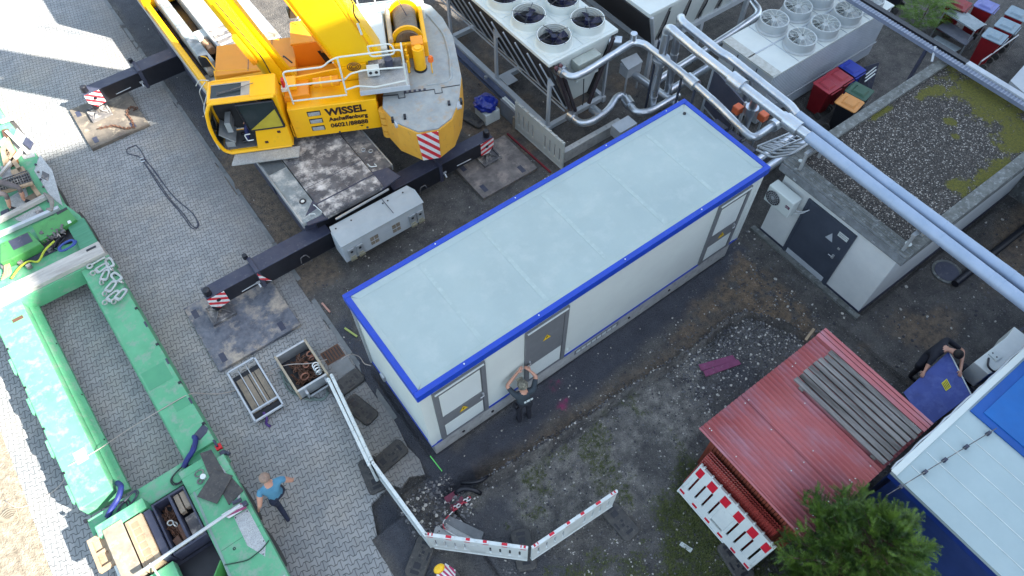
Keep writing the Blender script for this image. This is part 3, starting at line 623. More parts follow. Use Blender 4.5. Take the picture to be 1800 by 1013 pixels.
# outriggers
RW = stripes('hazard_left', (.62, 0, .78), .15, (.72, .74, .74), (.62, .01, .025))
RW2 = stripes('hazard_right', (-.25, 0, 1.), .17, (.72, .74, .74), (.62, .01, .025))
RW3 = stripes('hazard_counterweight', (.62, -.5, .75), .2, (.72, .74, .74), (.62, .01, .025))
def outrigger(xi, xm, xe, yb, jx, jy, stripe, z0=.42, z1=.92):
    """xi inner end, xm step to the inner section, xe outer end, yb front face y"""
    s_ = 1 if xe > xi else -1
    o = MB().box(xi, xm, yb, yb+.46, z0-.02, z1+.06).build('outrigger_beam', BLKT, crane, bevel=.012)
    MB().box(xi, xm, yb-.004, yb, z0, z1+.04).build('beam_face', BLK, o)
    MB().box(xm+s_*.001, xe, yb+.05, yb+.41, z0+.05, z1).box(xm-.05, xm+.05, yb-.03, yb+.49, z0-.04, z1+.1).build('extension', BLKT, o, bevel=.01)
    MB().box(xm+s_*.06, xe-s_*.02, yb+.044, yb+.05, z0+.06, z1-.01).build('beam_face', BLK, o)
    MB().slab([(xe, yb+.035, z1-.01), (xe, yb+.035, z0+.22), (xe-s_*.16, yb+.035, z0+.02), (xe-s_*.42, yb+.035, z0+.06), (xe-s_*.42, yb+.035, z1-.01)][::s_], .006).build('warning_plate', stripe, o)
    MB().tube([(xe-s_*.22, yb+.033, z0+.30), (xe-s_*.22, yb+.02, z0+.30)], .05, 16).build('lamp', BLK, o)
    MB().tube(rounded([(xm+s_*.12, yb-.02, z0+.1), (xm+s_*.18, yb-.03, z0+.38), (xm+s_*.35, yb-.03, z0+.38), (xm+s_*.4, yb-.02, z0+.12)][::1], .06), .014, 8).build('hook_rail', STEEL, o) if False else None
    MB().tube([(xe-s_*.75, yb+.035, z0+.15), (xe-s_*1.2, yb+.035, z0+.17)], .012, 8).build('grab_rail', GALV, o)
    j = MB().tube([(jx, jy, z1+.20), (jx, jy, z1+.18), (jx, jy, z0-.1)], [.06, .085, .085], 20).build('jack', BLK, o, smooth=True)
    MB().tube([(jx, jy, z0-.1), (jx, jy, .18)], .055, 16).build('piston', mat('piston_chrome', (.35, .33, .31), (.25, .22, .2), 8., .35, .7), o, smooth=True)
    f = MB().prism([(jx-.27, jy-.27), (jx+.27, jy-.27), (jx+.27, jy+.27), (jx-.27, jy+.27)], .105, .15)
    for a in range(4):
        c, s__ = math.cos(a*math.pi/2+.78), math.sin(a*math.pi/2+.78)
        f.slab([(jx+.06*c, jy+.06*s__, .15), (jx+.30*c, jy+.30*s__, .15), (jx+.07*c, jy+.07*s__, .27)], .025)
    f.build('foot_pad', STEEL, o)
    f = MB()
    for sx in (-1, 1): f.box(jx+sx*.27-.02, jx+sx*.27+.02, jy-.29, jy+.29, .105, .185).box(jx-.25, jx+.25, jy+sx*.27-.02, jy+sx*.27+.02, .105, .185)
    f.build('foot_rim', STEEL, o)
    MB().tube([(xm+.1*s_, yb-.02, z0+.18), (xm+.1*s_, yb-.10, z0+.12)], .022, 10).box(xm+.1*s_-.05, xm+.1*s_+.05, yb-.03, yb-.005, z0+.2, z0+.26).build('pin', GALV, o)
    return o
outrigger(1.0, -.95, -2.22, 5.92, -2.12, 6.08, RW)
outrigger(.55, -.62, -2.24, 14.35, -2.14, 14.52, RW)
outrigger(2.9, 4.3, 6.02, 6.15, 5.90, 6.34, RW2)
MB().slab([(-.98, 5.885, .98), (-.98, 5.885, .72), (-.74, 5.885, .44)], .006).build('warning_plate', RW, crane)
for xx, yy in ((-1.0, 6.45), (-.66, 14.86)): MB().tube([(xx, yy, .98), (xx, yy, 1.1)], .06, 14).build('roller', BLK, crane)
MB().tube(rounded([(.05, 5.9, .5), (.08, 5.88, .72), (.22, 5.88, .74), (.28, 5.9, .55)], .05), .014, 8).build('hose_loop', STEEL, crane)
MB().tube(rounded([(3.55, 6.03, .5), (3.58, 6.01, .74), (3.72, 6.01, .74), (3.78, 6.03, .55)], .05), .014, 8).build('hose_loop', STEEL, crane)
# grey tool box across the tail
tb = MB().box(.95, 3.22, 5.28, 5.80, .46, 1.14).build('tool_box', GALVP, crane, bevel=.01)
MB().slab([(.93, 5.24, 1.145), (3.24, 5.24, 1.145), (3.24, 5.62, 1.26), (3.15, 5.86, 1.26), (.98, 5.86, 1.26), (.93, 5.62, 1.26)], .02).build('lid', mat('box_lid', (.36, .40, .42), (.31, .35, .37), 2., .5), tb)
MB().box(2.42, 2.435, 5.3, 5.86, 1.262, 1.27).build('lid_seam', BLKT, tb)
for xx in (1.08, 1.5, 2.38, 2.52, 2.95): MB().cyl((xx, 5.72, 1.262), .022, .006, 10).build('lid_hole', BLK, tb)
for xx in (1.05, 1.28, 2.78, 3.0):
    l = MB().box(xx, xx+.18, 5.235, 5.278, .56, .90).build('lamp_housing', GALV, tb, bevel=.008)
    MB().tube([(xx+.09, 5.236, .80), (xx+.09, 5.228, .80)], .035, 14).build('keyhole', BLK, l)
    MB().box(xx+.01, xx+.17, 5.20, 5.236, .50, .56).box(xx+.03, xx+.15, 5.222, 5.236, .60, .63).build('latch', mat('brassy', (.45, .42, .3), (.38, .35, .25), 5., .4, .6), l)
for xx in (1.68, 2.3):
    MB().box(xx, xx+.22, 5.27, 5.279, .60, .88).build('vent_opening', mat('vent_beige', (.25, .21, .16), (.16, .13, .1), 9., .8), tb)
    MB().box(xx-.015, xx+.235, 5.262, 5.270, .73, .745).box(xx+.1, xx+.11, 5.262, 5.270, .6, .88).build('vent_bar', GALVP, tb)
MB().box(.985, 1.08, 5.30, 5.75, .18, .46).build('mud_flap', RUB, crane)
MB().beam((1.2, 5.9, 1.35), (2.7, 5.95, 1.35), .04, .04).build('rear_rail', GALV, crane)
MB().box(1.05, 1.12, 5.4, 5.6, .36, .45).build('tail_lamp', mat('amber', (.6, .15, .02)), crane)

# slewing body ------------------------------------------------------
def sb(): return MB(S)
sb().box(-2.7, 1.3, -.75, .55, 1.72, 2.25).build('slewing_frame', YELO, crane, bevel=.02)
sp = sb().box(-1.66, .48, .55, 1.33, 1.76, 2.70).build('side_cabin', YEL, crane, bevel=.02)
for i in range(3):
    z = 2.42-i*.24; st = sb().box(-.28, .04, 1.325, 1.336, z, z+.15).build('step', BLK, sp)
    sb().box(-.26, .02, 1.336, 1.34, z+.01, z+.12).build('tread_plate', ALU, st)
TF = lambda x, z: S @ frame((x, 1.337, z), (-1, 0, 0), (0, 0, 1))
text('WISSEL', .30, TF(-.40, 2.38), INK, 'lettering', sp, .003, bold=.012)
text('Aschaffenburg', .165, TF(-.43, 2.19), INK, 'lettering', sp, .003, bold=.006)
text('06021/88888', .175, TF(-.43, 1.98), INK, 'lettering', sp, .003, bold=.006)
sb().box(-1.2, -1.16, 1.335, 1.345, 1.90, 1.94).box(-1.25, -1.12, 1.335, 1.342, 1.925, 1.93).build('small_plate', INK, sp)
sb().tube([(-1.3, 1.33, 1.83), (-1.3, 1.345, 1.83)], .03, 12).tube([(-.6, 1.33, 1.80), (-.6, 1.345, 1.80)], .025, 12).build('bolt', BLKT, sp)
sb().box(-1.655, -1.625, .58, 1.31, 2.0, 2.2).tube([(-1.67, 1.25, 2.55), (-1.67, 1.25, 2.15)], .012, 8).build('edge_strip', YELO, sp)
sb().slab([(.5, .95, 2.2), (.5, 1.32, 2.2), (.5, 1.32, 1.8), (.5, .95, 1.8)], .02).build('side_bracket', YEL, sp)
sb().box(-.1, .5, .45, 1.05, 2.7, 2.86).build('upper_cover', YELO, crane, bevel=.02)
sb().box(.18, .5, .5, .85, 2.86, 3.02).build('hose_bracket', YEL, crane, bevel=.02)
sb().slab([(-1.55, .52, 3.12), (.45, .50, 2.92), (.45, .50, 2.5), (-1.55, .52, 2.5)], .05).build('boom_foot_plate', YEL, crane)
# cab
cab_z0, cab_z1 = 1.72, 3.38
cab = sb().box(.56, 2.10, .80, 1.50, 1.72, 1.80).box(.56, .68, .80, 1.50, 1.8, 3.3).build('cab', YEL, crane, bevel=.01)
R0 = (.58, .86, 3.36); 
def pbar(pts, wd, nm, m, par, r=.03): sb().tube(rounded(pts, r), wd, 8).build(nm, m, par, smooth=True)
# sill, posts and roof rails
prof = [(2.06, 3.34), (2.22, 3.05), (2.30, 2.6), (2.30, 2.2), (2.22, 1.86), (2.05, 1.74)]
for yy in (.80, 1.52):
    pbar([(.6, yy, 3.34)]+[(a, yy, b) for a, b in prof], .045, 'cab_frame', YEL, cab, .08)
    pbar([(.6, yy, 1.76), (2.05, yy, 1.76)], .05, 'sill', YEL, cab)
pbar([(2.08, .80, 3.34), (2.08, 1.52, 3.34)], .045, 'front_header', YEL, cab); pbar([(.6, .80, 3.34), (.6, 1.52, 3.34)], .045, 'rear_header', YEL, cab)
sb().box(.56, 1.15, .84, 1.49, 3.32, 3.385).box(1.15, 2.08, .84, .93, 3.33, 3.375).box(1.15, 2.08, 1.40, 1.49, 3.33, 3.375).build('roof', YEL, cab, bevel=.015)
sb().box(1.15, 2.06, .93, 1.40, 3.335, 3.355).build('roof_window', GLASS, cab)
sb().box(1.13, 2.07, .92, .945, 3.355, 3.37).box(1.13, 2.07, 1.385, 1.41, 3.355, 3.37).box(1.15, 1.35, .945, 1.385, 3.355, 3.366).build('window_rim', mat('beige_trim', (.42, .40, .35)), cab)
sb().tube([(1.9, 1.3, 3.39), (1.05, 1.08, 3.42)], .008, 6).tube([(1.9, 1.25, 3.385), (1.25, 1.12, 3.40)], .01, 6).build('wiper', STEEL, cab)
sb().slab([(a, .82, b) for a, b in prof][::-1]+[(.68, .82, 1.8), (.68, .82, 3.34)][:0], .01) if False else None
# front glass
mb = sb()
for (a, b), (c, d) in zip(prof[:-2], prof[1:-1]): mb.slab([(a, .84, b), (a, 1.48, b), (c, 1.48, d), (c, .84, d)], .008)
mb.build('windscreen', GLASS, cab)
mb = sb(); mb.slab([(.68, .815, 1.8), (.68, .815, 3.3), (2.05, .815, 3.3), (2.28, .815, 2.6), (2.2, .815, 1.9)], .01); mb.build('far_side_wall', mat('cab_inner', (.05, .055, .06), (.04, .04, .045), 3., .7), cab)
sb().box(.7, 2.1, .84, 1.46, 1.80, 1.83).build('cab_floor', mat('cab_floor_grey', (.12, .13, .14)), cab)
sb().box(1.95, 2.15, .9, 1.4, 1.83, 2.0).slab([(1.9, .9, 1.99), (1.9, 1.42, 1.99), (2.2, 1.42, 2.3), (2.2, .9, 2.3)], .03).box(1.85, 1.98, 1.0, 1.4, 2.3, 2.6).build('console', mat('console_grey', (.3, .33, .35)), cab)
sb().box(.95, 1.45, .95, 1.35, 1.83, 2.2).slab([(.95, .95, 2.2), (.95, 1.35, 2.2), (.80, 1.35, 2.9), (.80, .95, 2.9)], .08).build('seat', CLOTHD, cab, bevel=.03)
# side door slid open to the rear: lower yellow sheet and dark window
dr = sb().slab([(.56, 1.565, 1.80), (1.42, 1.565, 1.80), (1.30, 1.565, 2.42), (.56, 1.565, 2.42)][::-1], .03).build('cab_door', YEL, cab)
sb().slab([(.60, 1.57, 2.42), (1.42, 1.57, 2.42), (1.5, 1.57, 3.25), (.66, 1.57, 3.25)][::-1], .02).build('door_window', GLASS, dr)
mb = sb().tube([(.60, 1.575, 2.44), (1.42, 1.575, 2.44), (1.5, 1.575, 3.25), (.66, 1.575, 3.25), (.60, 1.575, 2.44)], .03, 6).build('window_rubber', BLK, dr)
sb().slab([(.62, 1.585, 2.46), (1.38, 1.585, 2.46), (.68, 1.585, 3.0)][::-1], .008).build('sun_shade', mat('shade_olive', (.42, .34, .03)), dr)
for xx, zz in ((1.15, 2.0), (.78, 2.28)): sb().box(xx-.04, xx+.04, 1.566, 1.572, zz-.035, zz+.035).build('vent_plate', mat('maroon', (.06, .01, .015)), dr)
sb().tube(rounded([(1.44, 1.59, 2.35), (1.58, 1.6, 2.35), (1.56, 1.6, 2.15), (1.42, 1.59, 2.15)], .04), .013, 8).build('handle', PLW, dr)
sp_ = sb().slab([(.42, 1.54, 1.70), (2.02, 1.54, 1.70), (2.10, 1.86, 1.66), (.46, 1.86, 1.66)][::-1], .03).build('cab_step', ALU, crane)
pbar([(2.3, .6, 2.9), (2.45, .9, 2.7), (2.42, 1.3, 2.3), (2.32, 1.5, 1.9)], .014, 'guard_rail', GALV, cab, .1); pbar([(2.2, .7, 3.3), (2.42, .75, 3.1), (2.45, .8, 2.5)], .012, 'guard_rail', GALV, cab, .1)
pbar([(2.1, .72, 3.35), (2.35, .6, 3.3), (2.5, .55, 3.1)], .012, 'guard_rail', GALV, cab, .1)
sb().box(.40, .46, .86, 1.0, 3.1, 3.3).build('tail_lamp', RED, crane, bevel=.01)
sb().box(.36, .5, .9, 1.05, 3.02, 3.1).build('lamp_base', PLW, crane)
# engine housing on the far side
sb().box(.30, 2.35, -1.75, -.55, 1.72, 2.45).build('engine_housing', YELO, crane, bevel=.02)
sb().slab([(.3, -.5, 2.46), (2.38, -.75, 2.46), (2.38, -.55, 2.30), (.3, -.35, 2.30)][::-1], .03).build('housing_step', YEL, crane)
for xx in (.9, 1.5): sb().box(xx, xx+.012, -1.74, -.6, 2.45, 2.462).build('panel_gap', STEEL, crane)
sb().slab([(-1.4, -.85, 1.8), (.30, -.72, 1.8), (.30, -.95, 2.75), (-1.45, -.98, 2.9)][::-1], .05).build('inner_plate', mat('deep_orange', (.80, .22, .005), (.74, .19, .005), 1., .45), crane)
sb().box(-1.4, .35, -1.9, -.98, 2.72, 2.80).build('hood', YELO, crane, bevel=.02)
sb().slab([(-.95, -.80, 2.25), (-.45, -.76, 2.25), (-.30, -.80, 2.62), (-.95, -.88, 2.66)][::-1], .02).build('access_opening', BLK, crane)
for k_ in range(3): sb().tube(rounded([(-.9+k_*.06, -.73, 2.2), (-.8+k_*.05, -.72, 2.55), (-.4, -.72, 2.66+k_*.02)], .2), .018, 8).build('hose', mat('orange_hose', (.5, .2, .02)), crane)
sb().tube(rounded([(.6, -.9, 2.5), (.55, -.7, 2.7), (.35, -.5, 2.6)], .1), .02, 8).build('hose', BLK, crane)
# mirrors
for (mx, my, mz) in ((2.50, -1.05, 2.55), (.15, -1.95, 3.05)):
    mm = sb().box(mx-.05, mx+.2, my-.03, my+.05, mz-.17, mz+.17).build('mirror', GLASS if my < -1.5 else BLK, crane, bevel=.03)
    sb().tube(rounded([(mx+.1, my+.05, mz+.2), (mx-.05, my+.15, mz+.22), (mx-.2, my+.35, mz-.05)], .05), .013, 8).build('mirror_arm', YEL, mm)
# lifting cylinder and boom
bx = Vector((.375, 0, 1.)).normalized(); bn = Vector((1, 0, -.375)).normalized()   # along the boom; towards its front
def boomring(s_, hw, hd, rr, n_=7):
    base = Vector((-1.42, .0, 2.95))+bx*s_; out = []
    for (cx_, cy_, a0) in ((hd-rr, hw-rr, 0), (-(hd-rr), hw-rr, 90), (-(hd-rr), -(hw-rr), 180), (hd-rr, -(hw-rr), 270)):
        for k_ in range(n_):
            a = R(a0+90*k_/(n_-1)); out.append(base+bn*(cx_+rr*math.cos(a))+Vector((0, 1, 0))*(cy_+rr*math.sin(a)))
    return out
def loft(rings):
    n_ = len(rings[0]); vs = [v for r_ in rings for v in r_]
    return vs, [(i*n_+j, i*n_+(j+1) % n_, (i+1)*n_+(j+1) % n_, (i+1)*n_+j) for i in range(len(rings)-1) for j in range(n_)]+[tuple(range(n_))[::-1], tuple(range((len(rings)-1)*n_, len(rings)*n_))]
boom = sb().add(*loft([boomring(-.15, .44, .50, .16), boomring(0, .46, .56, .2), boomring(12.5, .44, .54, .2)])).build('boom', YELB, crane, smooth=True)
mb = sb(); a = Vector((-1.42, .47, 2.95))+bn*.50
mb.tube([a, a+bx*12], .02, 6); b_ = Vector((-1.42, .47, 2.95))-bn*.50; mb.tube([b_, b_+bx*12], .012, 6).build('boom_edge', YELO, boom)
for k_ in range(3):
    for dd in (0, .07): c = a+bx*(.5+dd+k_*1.35); sb().tube([c, c+Vector((0, .03, 0))], .02, 8).build('bolt', WHITE, boom)
c = Vector((-1.60, .48, 4.25)); sb().tube(rounded([c, c+bx*.25, c+bx*.5+bn*-.15, c+bx*1.2-bn*.1], .1), .016, 8).build('cable', BLK, boom); sb().beam(c-bx*.3+bn*.12, c+bn*.05, .045, .045).build('sensor', WHITE, boom)
cyl = sb().tube([(.62, -.05, 2.15), (2.1, -.05, 6.9)], .20, 24).build('lifting_cylinder', YELB, crane, smooth=True)
sb().beam((.40, -.30, 2.2), (1.75, -.30, 6.4), .18, .16).build('cylinder_pipe', YELB, cyl)
sb().tube([(1.95, -.05, 6.4), (2.45, -.05, 8.)], .14, 20).build('piston_rod', GALV, cyl, smooth=True)
sb().box(.3, .95, -.45, .35, 1.9, 2.3).build('cylinder_bearing', YEL, crane, bevel=.05)
sb().beam((1.05, .22, 3.3), (1.30, .22, 4.1), .16, .10).build('valve_block', YELO, cyl)
sb().tube(rounded([(.55, .25, 2.4), (.75, .35, 2.9), (.85, .22, 3.4), (1.4, .22, 5)], .2), .014, 6).build('hose', BLK, cyl)
# counterweight
half = [(-1.78, 1.55), (-2.05, 2.10), (-2.55, 2.52), (-3.02, 2.50), (-3.40, 2.20), (-3.66, 1.6), (-3.83, .8)]
cwp = [(-1.85, .9)]+half+[(x, -y) for x, y in half[::-1]]+[(-1.85, -.9)]
low = lambda k_, dz: [(x*(1-k_)+(-2.8)*k_, y*(1-k_)) for x, y in cwp]
cw = sb().prism(cwp, 1.62, 2.55).build('counterweight', YELW, crane, bevel=.03)
sb().prism(low(.008, 0), 2.55, 2.60).build('top_plate', CWTOP, cw, bevel=.01)
# raised rim and recess on the rear part
rim = [(-3.70, .95), (-3.73, -.95), (-3.35, -2.0), (-2.9, -2.2)]
sb().tube(rounded([(-2.95, .95, 2.60), (-3.55, .95, 2.60), (-3.63, 0, 2.60), (-3.6, -.9, 2.6), (-3.25, -1.85, 2.6), (-2.9, -2.0, 2.6)], .25, 8), .035, 8).build('rim', CWTOP, cw, smooth=True)
mb = sb()
key = [(-1.8, 1.15), (-2.2, 1.17), (-2.2, 1.3), (-2.36, 1.3), (-2.36, 1.15), (-2.7, 1.15), (-3.1, 1.14), (-3.1, 1.30), (-3.28, 1.30), (-3.28, 1.12), (-3.74, 1.1)]
mb.tube([(x, y, 2.602) for x, y in key], .014, 6).build('joint_gap', BLK, cw)
for k_ in range(5): sb().box(-2.35-.12*k_, -2.41-.12*k_, 1.08, 1.14, 2.60, 2.62).build('dirt_lug', BLKT, cw)
for (xx, yy) in ((-2.12, 2.0), (-3.52, 1.7)):
    sb().tube([(xx-.14, yy-.02, 2.50), (xx+.10, yy+.06, 2.50)], .10, 14).build('lifting_pocket', GALVP, cw)
    sb().box(xx-.20, xx-.14, yy-.08, yy+.06, 2.56, 2.66).box(xx+.10, xx+.16, yy-.04, yy+.08, 2.56, 2.66).build('lug', BLK, cw)
sb().slab([(-2.50, 2.56, 2.56), (-3.02, 2.54, 2.56), (-3.0, 2.53, 1.66), (-2.56, 2.545, 1.66)], .01).build('warning_plate', RW3, cw)
for k_ in range(4): sb().tube([(-1.80, 1.50, 2.5-k_*.22), (-1.80, 1.50, 2.32-k_*.22)], .13, 16).build('side_ring', YELW, cw, smooth=True)
# winch
wn_ = sb().box(-2.15, -2.28, -1.6, -.1, 2.6, 3.05).box(-3.12, -3.0, -1.6, -.1, 2.6, 3.05).box(-3.0, -2.28, -.22, -.10, 2.6, 3.05).box(-3.0, -2.28, -1.60, -1.48, 2.6, 3.05).build('winch', YEL, crane, bevel=.03)
sb().tube([(-2.64, -1.46, 3.0), (-2.64, -.24, 3.0)], .30, 28).build('drum', mat('steel_rope', (.22, .19, .16), (.14, .12, .1), 8., .5, .6, bump=.5, bs=70., stretch=(.2, 6, .2)), wn_, smooth=True)
for yy in (-.36, -1.42): sb().tube([(-2.64, yy-.03, 3.0), (-2.64, yy+.03, 3.0)], .40, 28).build('drum_flange', YEL, wn_, smooth=True)
sb().tube([(-2.22, -.2, 3.12), (-2.22, -1.5, 3.12)], .06, 14).build('roller', mat('beige_roller', (.5, .42, .3)), wn_, smooth=True)
sb().tube([(-2.7, -.9, 3.3), (-2.0, -1.2, 5.2), (-.9, -1.3, 9)], .012, 6).build('hoist_rope', BLKT, wn_)
sb().box(-1.35, -2.1, -1.5, -.05, 2.6, 3.05).build('machine_cover', WHITE, crane, bevel=.03)
sb().box(-1.30, -3.2, -2.2, -1.65, 2.5, 2.9).box(-.6, -1.3, -2.4, -1.2, 2.2, 2.5).build('rear_cover', WHITE, crane, bevel=.03)
for i in range(4): sb().tube(rounded([(-1.5-i*.45, -1.7, 2.9), (-1.5-i*.45, -1.7, 3.5), (-1.9-i*.45, -1.7, 3.5)], .08), .02, 8).build('railing_post', WHITE, crane)
sb().tube([(-1.2, -1.75, 3.5), (-3.2, -1.75, 3.5)], .02, 8).build('railing_rail', WHITE, crane)
sb().tube([(-2.85, .33, 2.62), (-2.85, .33, 3.25)], .15, 22).tube([(-2.85, .33, 3.25), (-2.85, .33, 3.28)], .10, 18).build('oil_tank', YEL, crane, smooth=True)
sb().tube([(-2.85, .33, 2.60), (-2.85, .33, 2.66)], .165, 22).build('tank_foot', BLK, crane, smooth=True)
sb().box(-2.7, -3.0, -.08, .25, 2.6, 3.30).build('valve_tower', YELO, crane, bevel=.02)
for i in range(6): sb().cyl((-2.55-.02*(i % 2), .42-.08*i, 2.62+.1*(i % 3)), .035, .35, 12).build('valve', YEL, crane, smooth=True)
mb = sb().lathe((-3.12, .52, 3.0), [(.0, .12), (.05, .10), (.07, .04), (.07, -.04), (.05, -.05), (0, -.05)], 18).build('beacon', mat('beacon_orange', (.8, .16, .02), None, 3., .3), crane, smooth=True)
sb().tube([(-3.12, .52, 2.96), (-3.12, .55, 2.62)], .016, 8).build('beacon_post', YEL, crane)
# service platform and white railing
sb().slab([(-1.32, .42, 2.92), (-1.32, 1.32, 2.92), (-2.52, 1.32, 2.92), (-2.52, .42, 2.92)], .04).build('platform', ALU, crane)
sb().box(-1.32, -2.52, 1.30, 1.34, 2.86, 2.98).build('toe_board', GALVP, crane)
rail = sb(); rw = .021
def tb_(pts, r_=.06): rail.tube(rounded(pts, r_), rw, 8)
tb_([(.30, 1.20, 2.75), (.30, 1.20, 3.72), (-.62, 1.20, 3.72), (-.80, 1.25, 3.9), (-1.0, 1.28, 4.0), (-2.46, 1.28, 4.0), (-2.46, 1.28, 2.95)], .1)
tb_([(.30, 1.20, 3.3), (-.95, 1.22, 3.3)]); tb_([(-1.0, 1.25, 3.3), (-1.2, 1.28, 3.5), (-1.5, 1.28, 3.55), (-2.44, 1.28, 3.5)]); tb_([(-1.0, 1.28, 3.98), (-1.0, 1.28, 2.95)])
tb_([(.28, 1.22, 2.86), (-1.0, 1.24, 2.86)]); tb_([(-1.0, 1.28, 3.05), (-1.3, 1.28, 3.12), (-1.7, 1.28, 3.02), (-2.45, 1.28, 3.1)])
tb_([(-2.46, 1.28, 3.6), (-2.46, .5, 3.6), (-2.46, .5, 2.95)]); tb_([(-1.7, .9, 3.9), (-2.25, .9, 3.9), (-2.3, .9, 3.6), (-1.7, .9, 3.6), (-1.7, .9, 3.9)], .12)
rail.build('railing', WHITE, crane, smooth=True)
sb().tube([(-.25, .85, 3.0), (-.85, .85, 3.0)], .12, 20).tube([(-.15, .85, 3.0), (-.95, .85, 3.0)], .03, 8).build('pressure_tank', YELO, crane, smooth=True)
sb().tube([(-.40, .85, 3.0), (-.44, .85, 3.0)], .128, 20).tube([(-.66, .85, 3.0), (-.70, .85, 3.0)], .128, 20).build('tank_strap', YEL, crane, smooth=True)
mb = sb()
for q in (.06, .11, .16): mb.torus((-1.25, .56, 3.1), q, .014, Matrix.Rotation(R(75), 4, 'X'), 20, 5)
mb.build('hose_coil', mat('coil_brown', (.25, .12, .02)), crane)
b2 = sb().box(-1.55, -1.85, .62, .82, 2.96, 3.16).build('lamp_box', PLW, crane, bevel=.01)
for xx in (-1.63, -1.77): sb().tube([(xx, .82, 3.07), (xx, .83, 3.07)], .04, 14).build('lamp_hole', BLK, b2)
sb().box(-1.6, -2.4, .45, .6, 2.9, 3.15).build('pump_block', STEEL, crane, bevel=.02); sb().cyl((-2.1, .6, 3.0), .1, .25, 16).build('motor', BLKT, crane, smooth=True)
# ladder lying on the front deck
ld = sb(); 
for q in (-.16, .16): ld.beam((-.3+q, -2.9+q*.2, 2.2), (.6+q, -1.7+q*.2, 2.2), .05, .05)
for k_ in range(6): ld.beam((-.3-.16+.16*k_, -2.93+.22*k_, 2.2), (-.3+.16+.16*k_, -2.87+.22*k_, 2.2), .035, .035)
ld.build('ladder', GALV, crane)

# steel plates under the outriggers
for i, (a_, b_, lab) in enumerate((((-2.80, -.74), (4.64, 6.72), 'bluish steel plate under the outrigger at the lower end of the crane tail'),
                                   ((-2.82, -1.16), (13.26, 15.2), 'rust stained steel plate under the outrigger next to the sunlit paving'),
                                   ((4.96, 6.78), (5.2, 6.75), 'brown steel plate under the outrigger between counterweight and container'))):
    t = thing('steel_plate', lab, 'support plate', ((a_[0]+a_[1])/2, (b_[0]+b_[1])/2, 0), group='steel plates under the outriggers')
    MB().box(a_[0], a_[1], b_[0], b_[1], .0, .10).build('plate', [STEEL, mat('plate_blue', (.07, .08, .105), (.17, .18, .21), 5., .6, .1, c3=(.42, .36, .29), s3=1.8, lo=.48, hi=.64, bump=.3, det=9.), mat('plate_brown', (.11, .10, .10), (.20, .18, .17), 4., .75, .1, c3=(.33, .28, .25), s3=2.5, lo=.5, hi=.7, bump=.3, det=9.)][i % 3 if i else 1] if i != 1 else mat('plate_sandy', (.10, .09, .08), (.19, .165, .135), 3., .75, .1, c3=(.33, .28, .21), s3=4., lo=.55, hi=.68, bump=.3, det=9.), t, bevel=.006)
    for (u_, v_) in ((a_[0]+.1, b_[1]-.45), (a_[0]+.15, b_[0]+.15), (a_[1]-.45, b_[0]+.1)):
        MB().box(u_, u_+.13, v_, v_+.26, .098, .104).build('slot', BLKT, t)
# chain on the upper plate
def chain(pts, r, name, m, parent=None, wire=.3):
    """links along a polyline"""
    path = []
    for a, b in zip(pts[:-1], pts[1:]):
        a, b = Vector(a), Vector(b); n_ = max(1, int((b-a).length/(r*1.5)))
        path += [(a+(b-a)*k_/n_, (b-a).normalized()) for k_ in range(n_)]
    mb = MB()
    for i, (p, d) in enumerate(path):
        M = Matrix.Rotation(math.atan2(d.y, d.x), 4, 'Z') @ Matrix.Rotation(R(50 if i % 2 else -40), 4, 'X')
        mb.torus(p, r*.62, r*wire, M, 10, 5, 1.6)
    return mb.build(name, m, parent, smooth=True)
o = chain([(-2.38, 13.9, .13), (-2.0, 13.75, .14), (-1.75, 13.42, .13), (-1.55, 13.35, .13), (-1.50, 13.6, .15), (-1.52, 13.95, .14), (-1.45, 14.15, .13), (-1.30, 14.2, .13), (-1.22, 14.05, .13), (-1.35, 13.98, .15)], .045, 'chain', RUST)
tag(o, 'heavy rusty chain lying on the rust stained steel plate', 'chain')

# ------------------------------------------------------------------ green low loader
tr = thing('lowloader_trailer', 'green low loader trailer with two long open side beams at the left edge', 'trailer', (-4.9, 5.5, 0))
def drift(y): return (7.5-y)*.03       # the trailer stands a hair off the paving lines
def tb(mb, x0, x1, y0, y1, z0, z1):
    return mb.add([(x0+drift(y0), y0, z0), (x1+drift(y0), y0, z0), (x1+drift(y1), y1, z0), (x0+drift(y1), y1, z0), (x0+drift(y0), y0, z1), (x1+drift(y0), y0, z1), (x1+drift(y1), y1, z1), (x0+drift(y1), y1, z1)],
                  [(0, 3, 2, 1), (4, 5, 6, 7), (0, 1, 5, 4), (1, 2, 6, 5), (2, 3, 7, 6), (3, 0, 4, 7)])
# left beam: flat top, sloped inner shoulder, foot flange
lb = MB()
def strip(mb, xs, y0, y1):
    v = []; n_ = len(xs)
    for y in (y0, y1): v += [(x+drift(y), y, z) for x, z in xs]
    return mb.add(v, [tuple(range(n_))[::-1], tuple(range(n_, 2*n_))]+[(i, (i+1) % n_, n_+(i+1) % n_, n_+i) for i in range(n_)])
strip(lb, [(-6.28, .45), (-6.28, .90), (-5.62, .90), (-5.60, .45)][::-1], 2.95, 8.55)
lb.build('side_beam', GREEN, tr, bevel=.02)
strip(MB(), [(-5.60, .40), (-5.60, .62), (-5.52, .52), (-5.44, .50), (-5.44, .40)][::-1], 3.0, 8.8).build('beam_flange', GREEN, tr)
rb = MB(); strip(rb, [(-4.24, .38), (-4.24, .90), (-3.60, .90), (-3.60, .38)][::-1], 2.7, 8.5); rb.build('side_beam', GREEN, tr, bevel=.012)
strip(MB(), [(-4.34, .36), (-4.34, .44), (-4.245, .50), (-4.245, .36)][::-1], 2.7, 8.6).build('beam_flange', GREEN, tr)
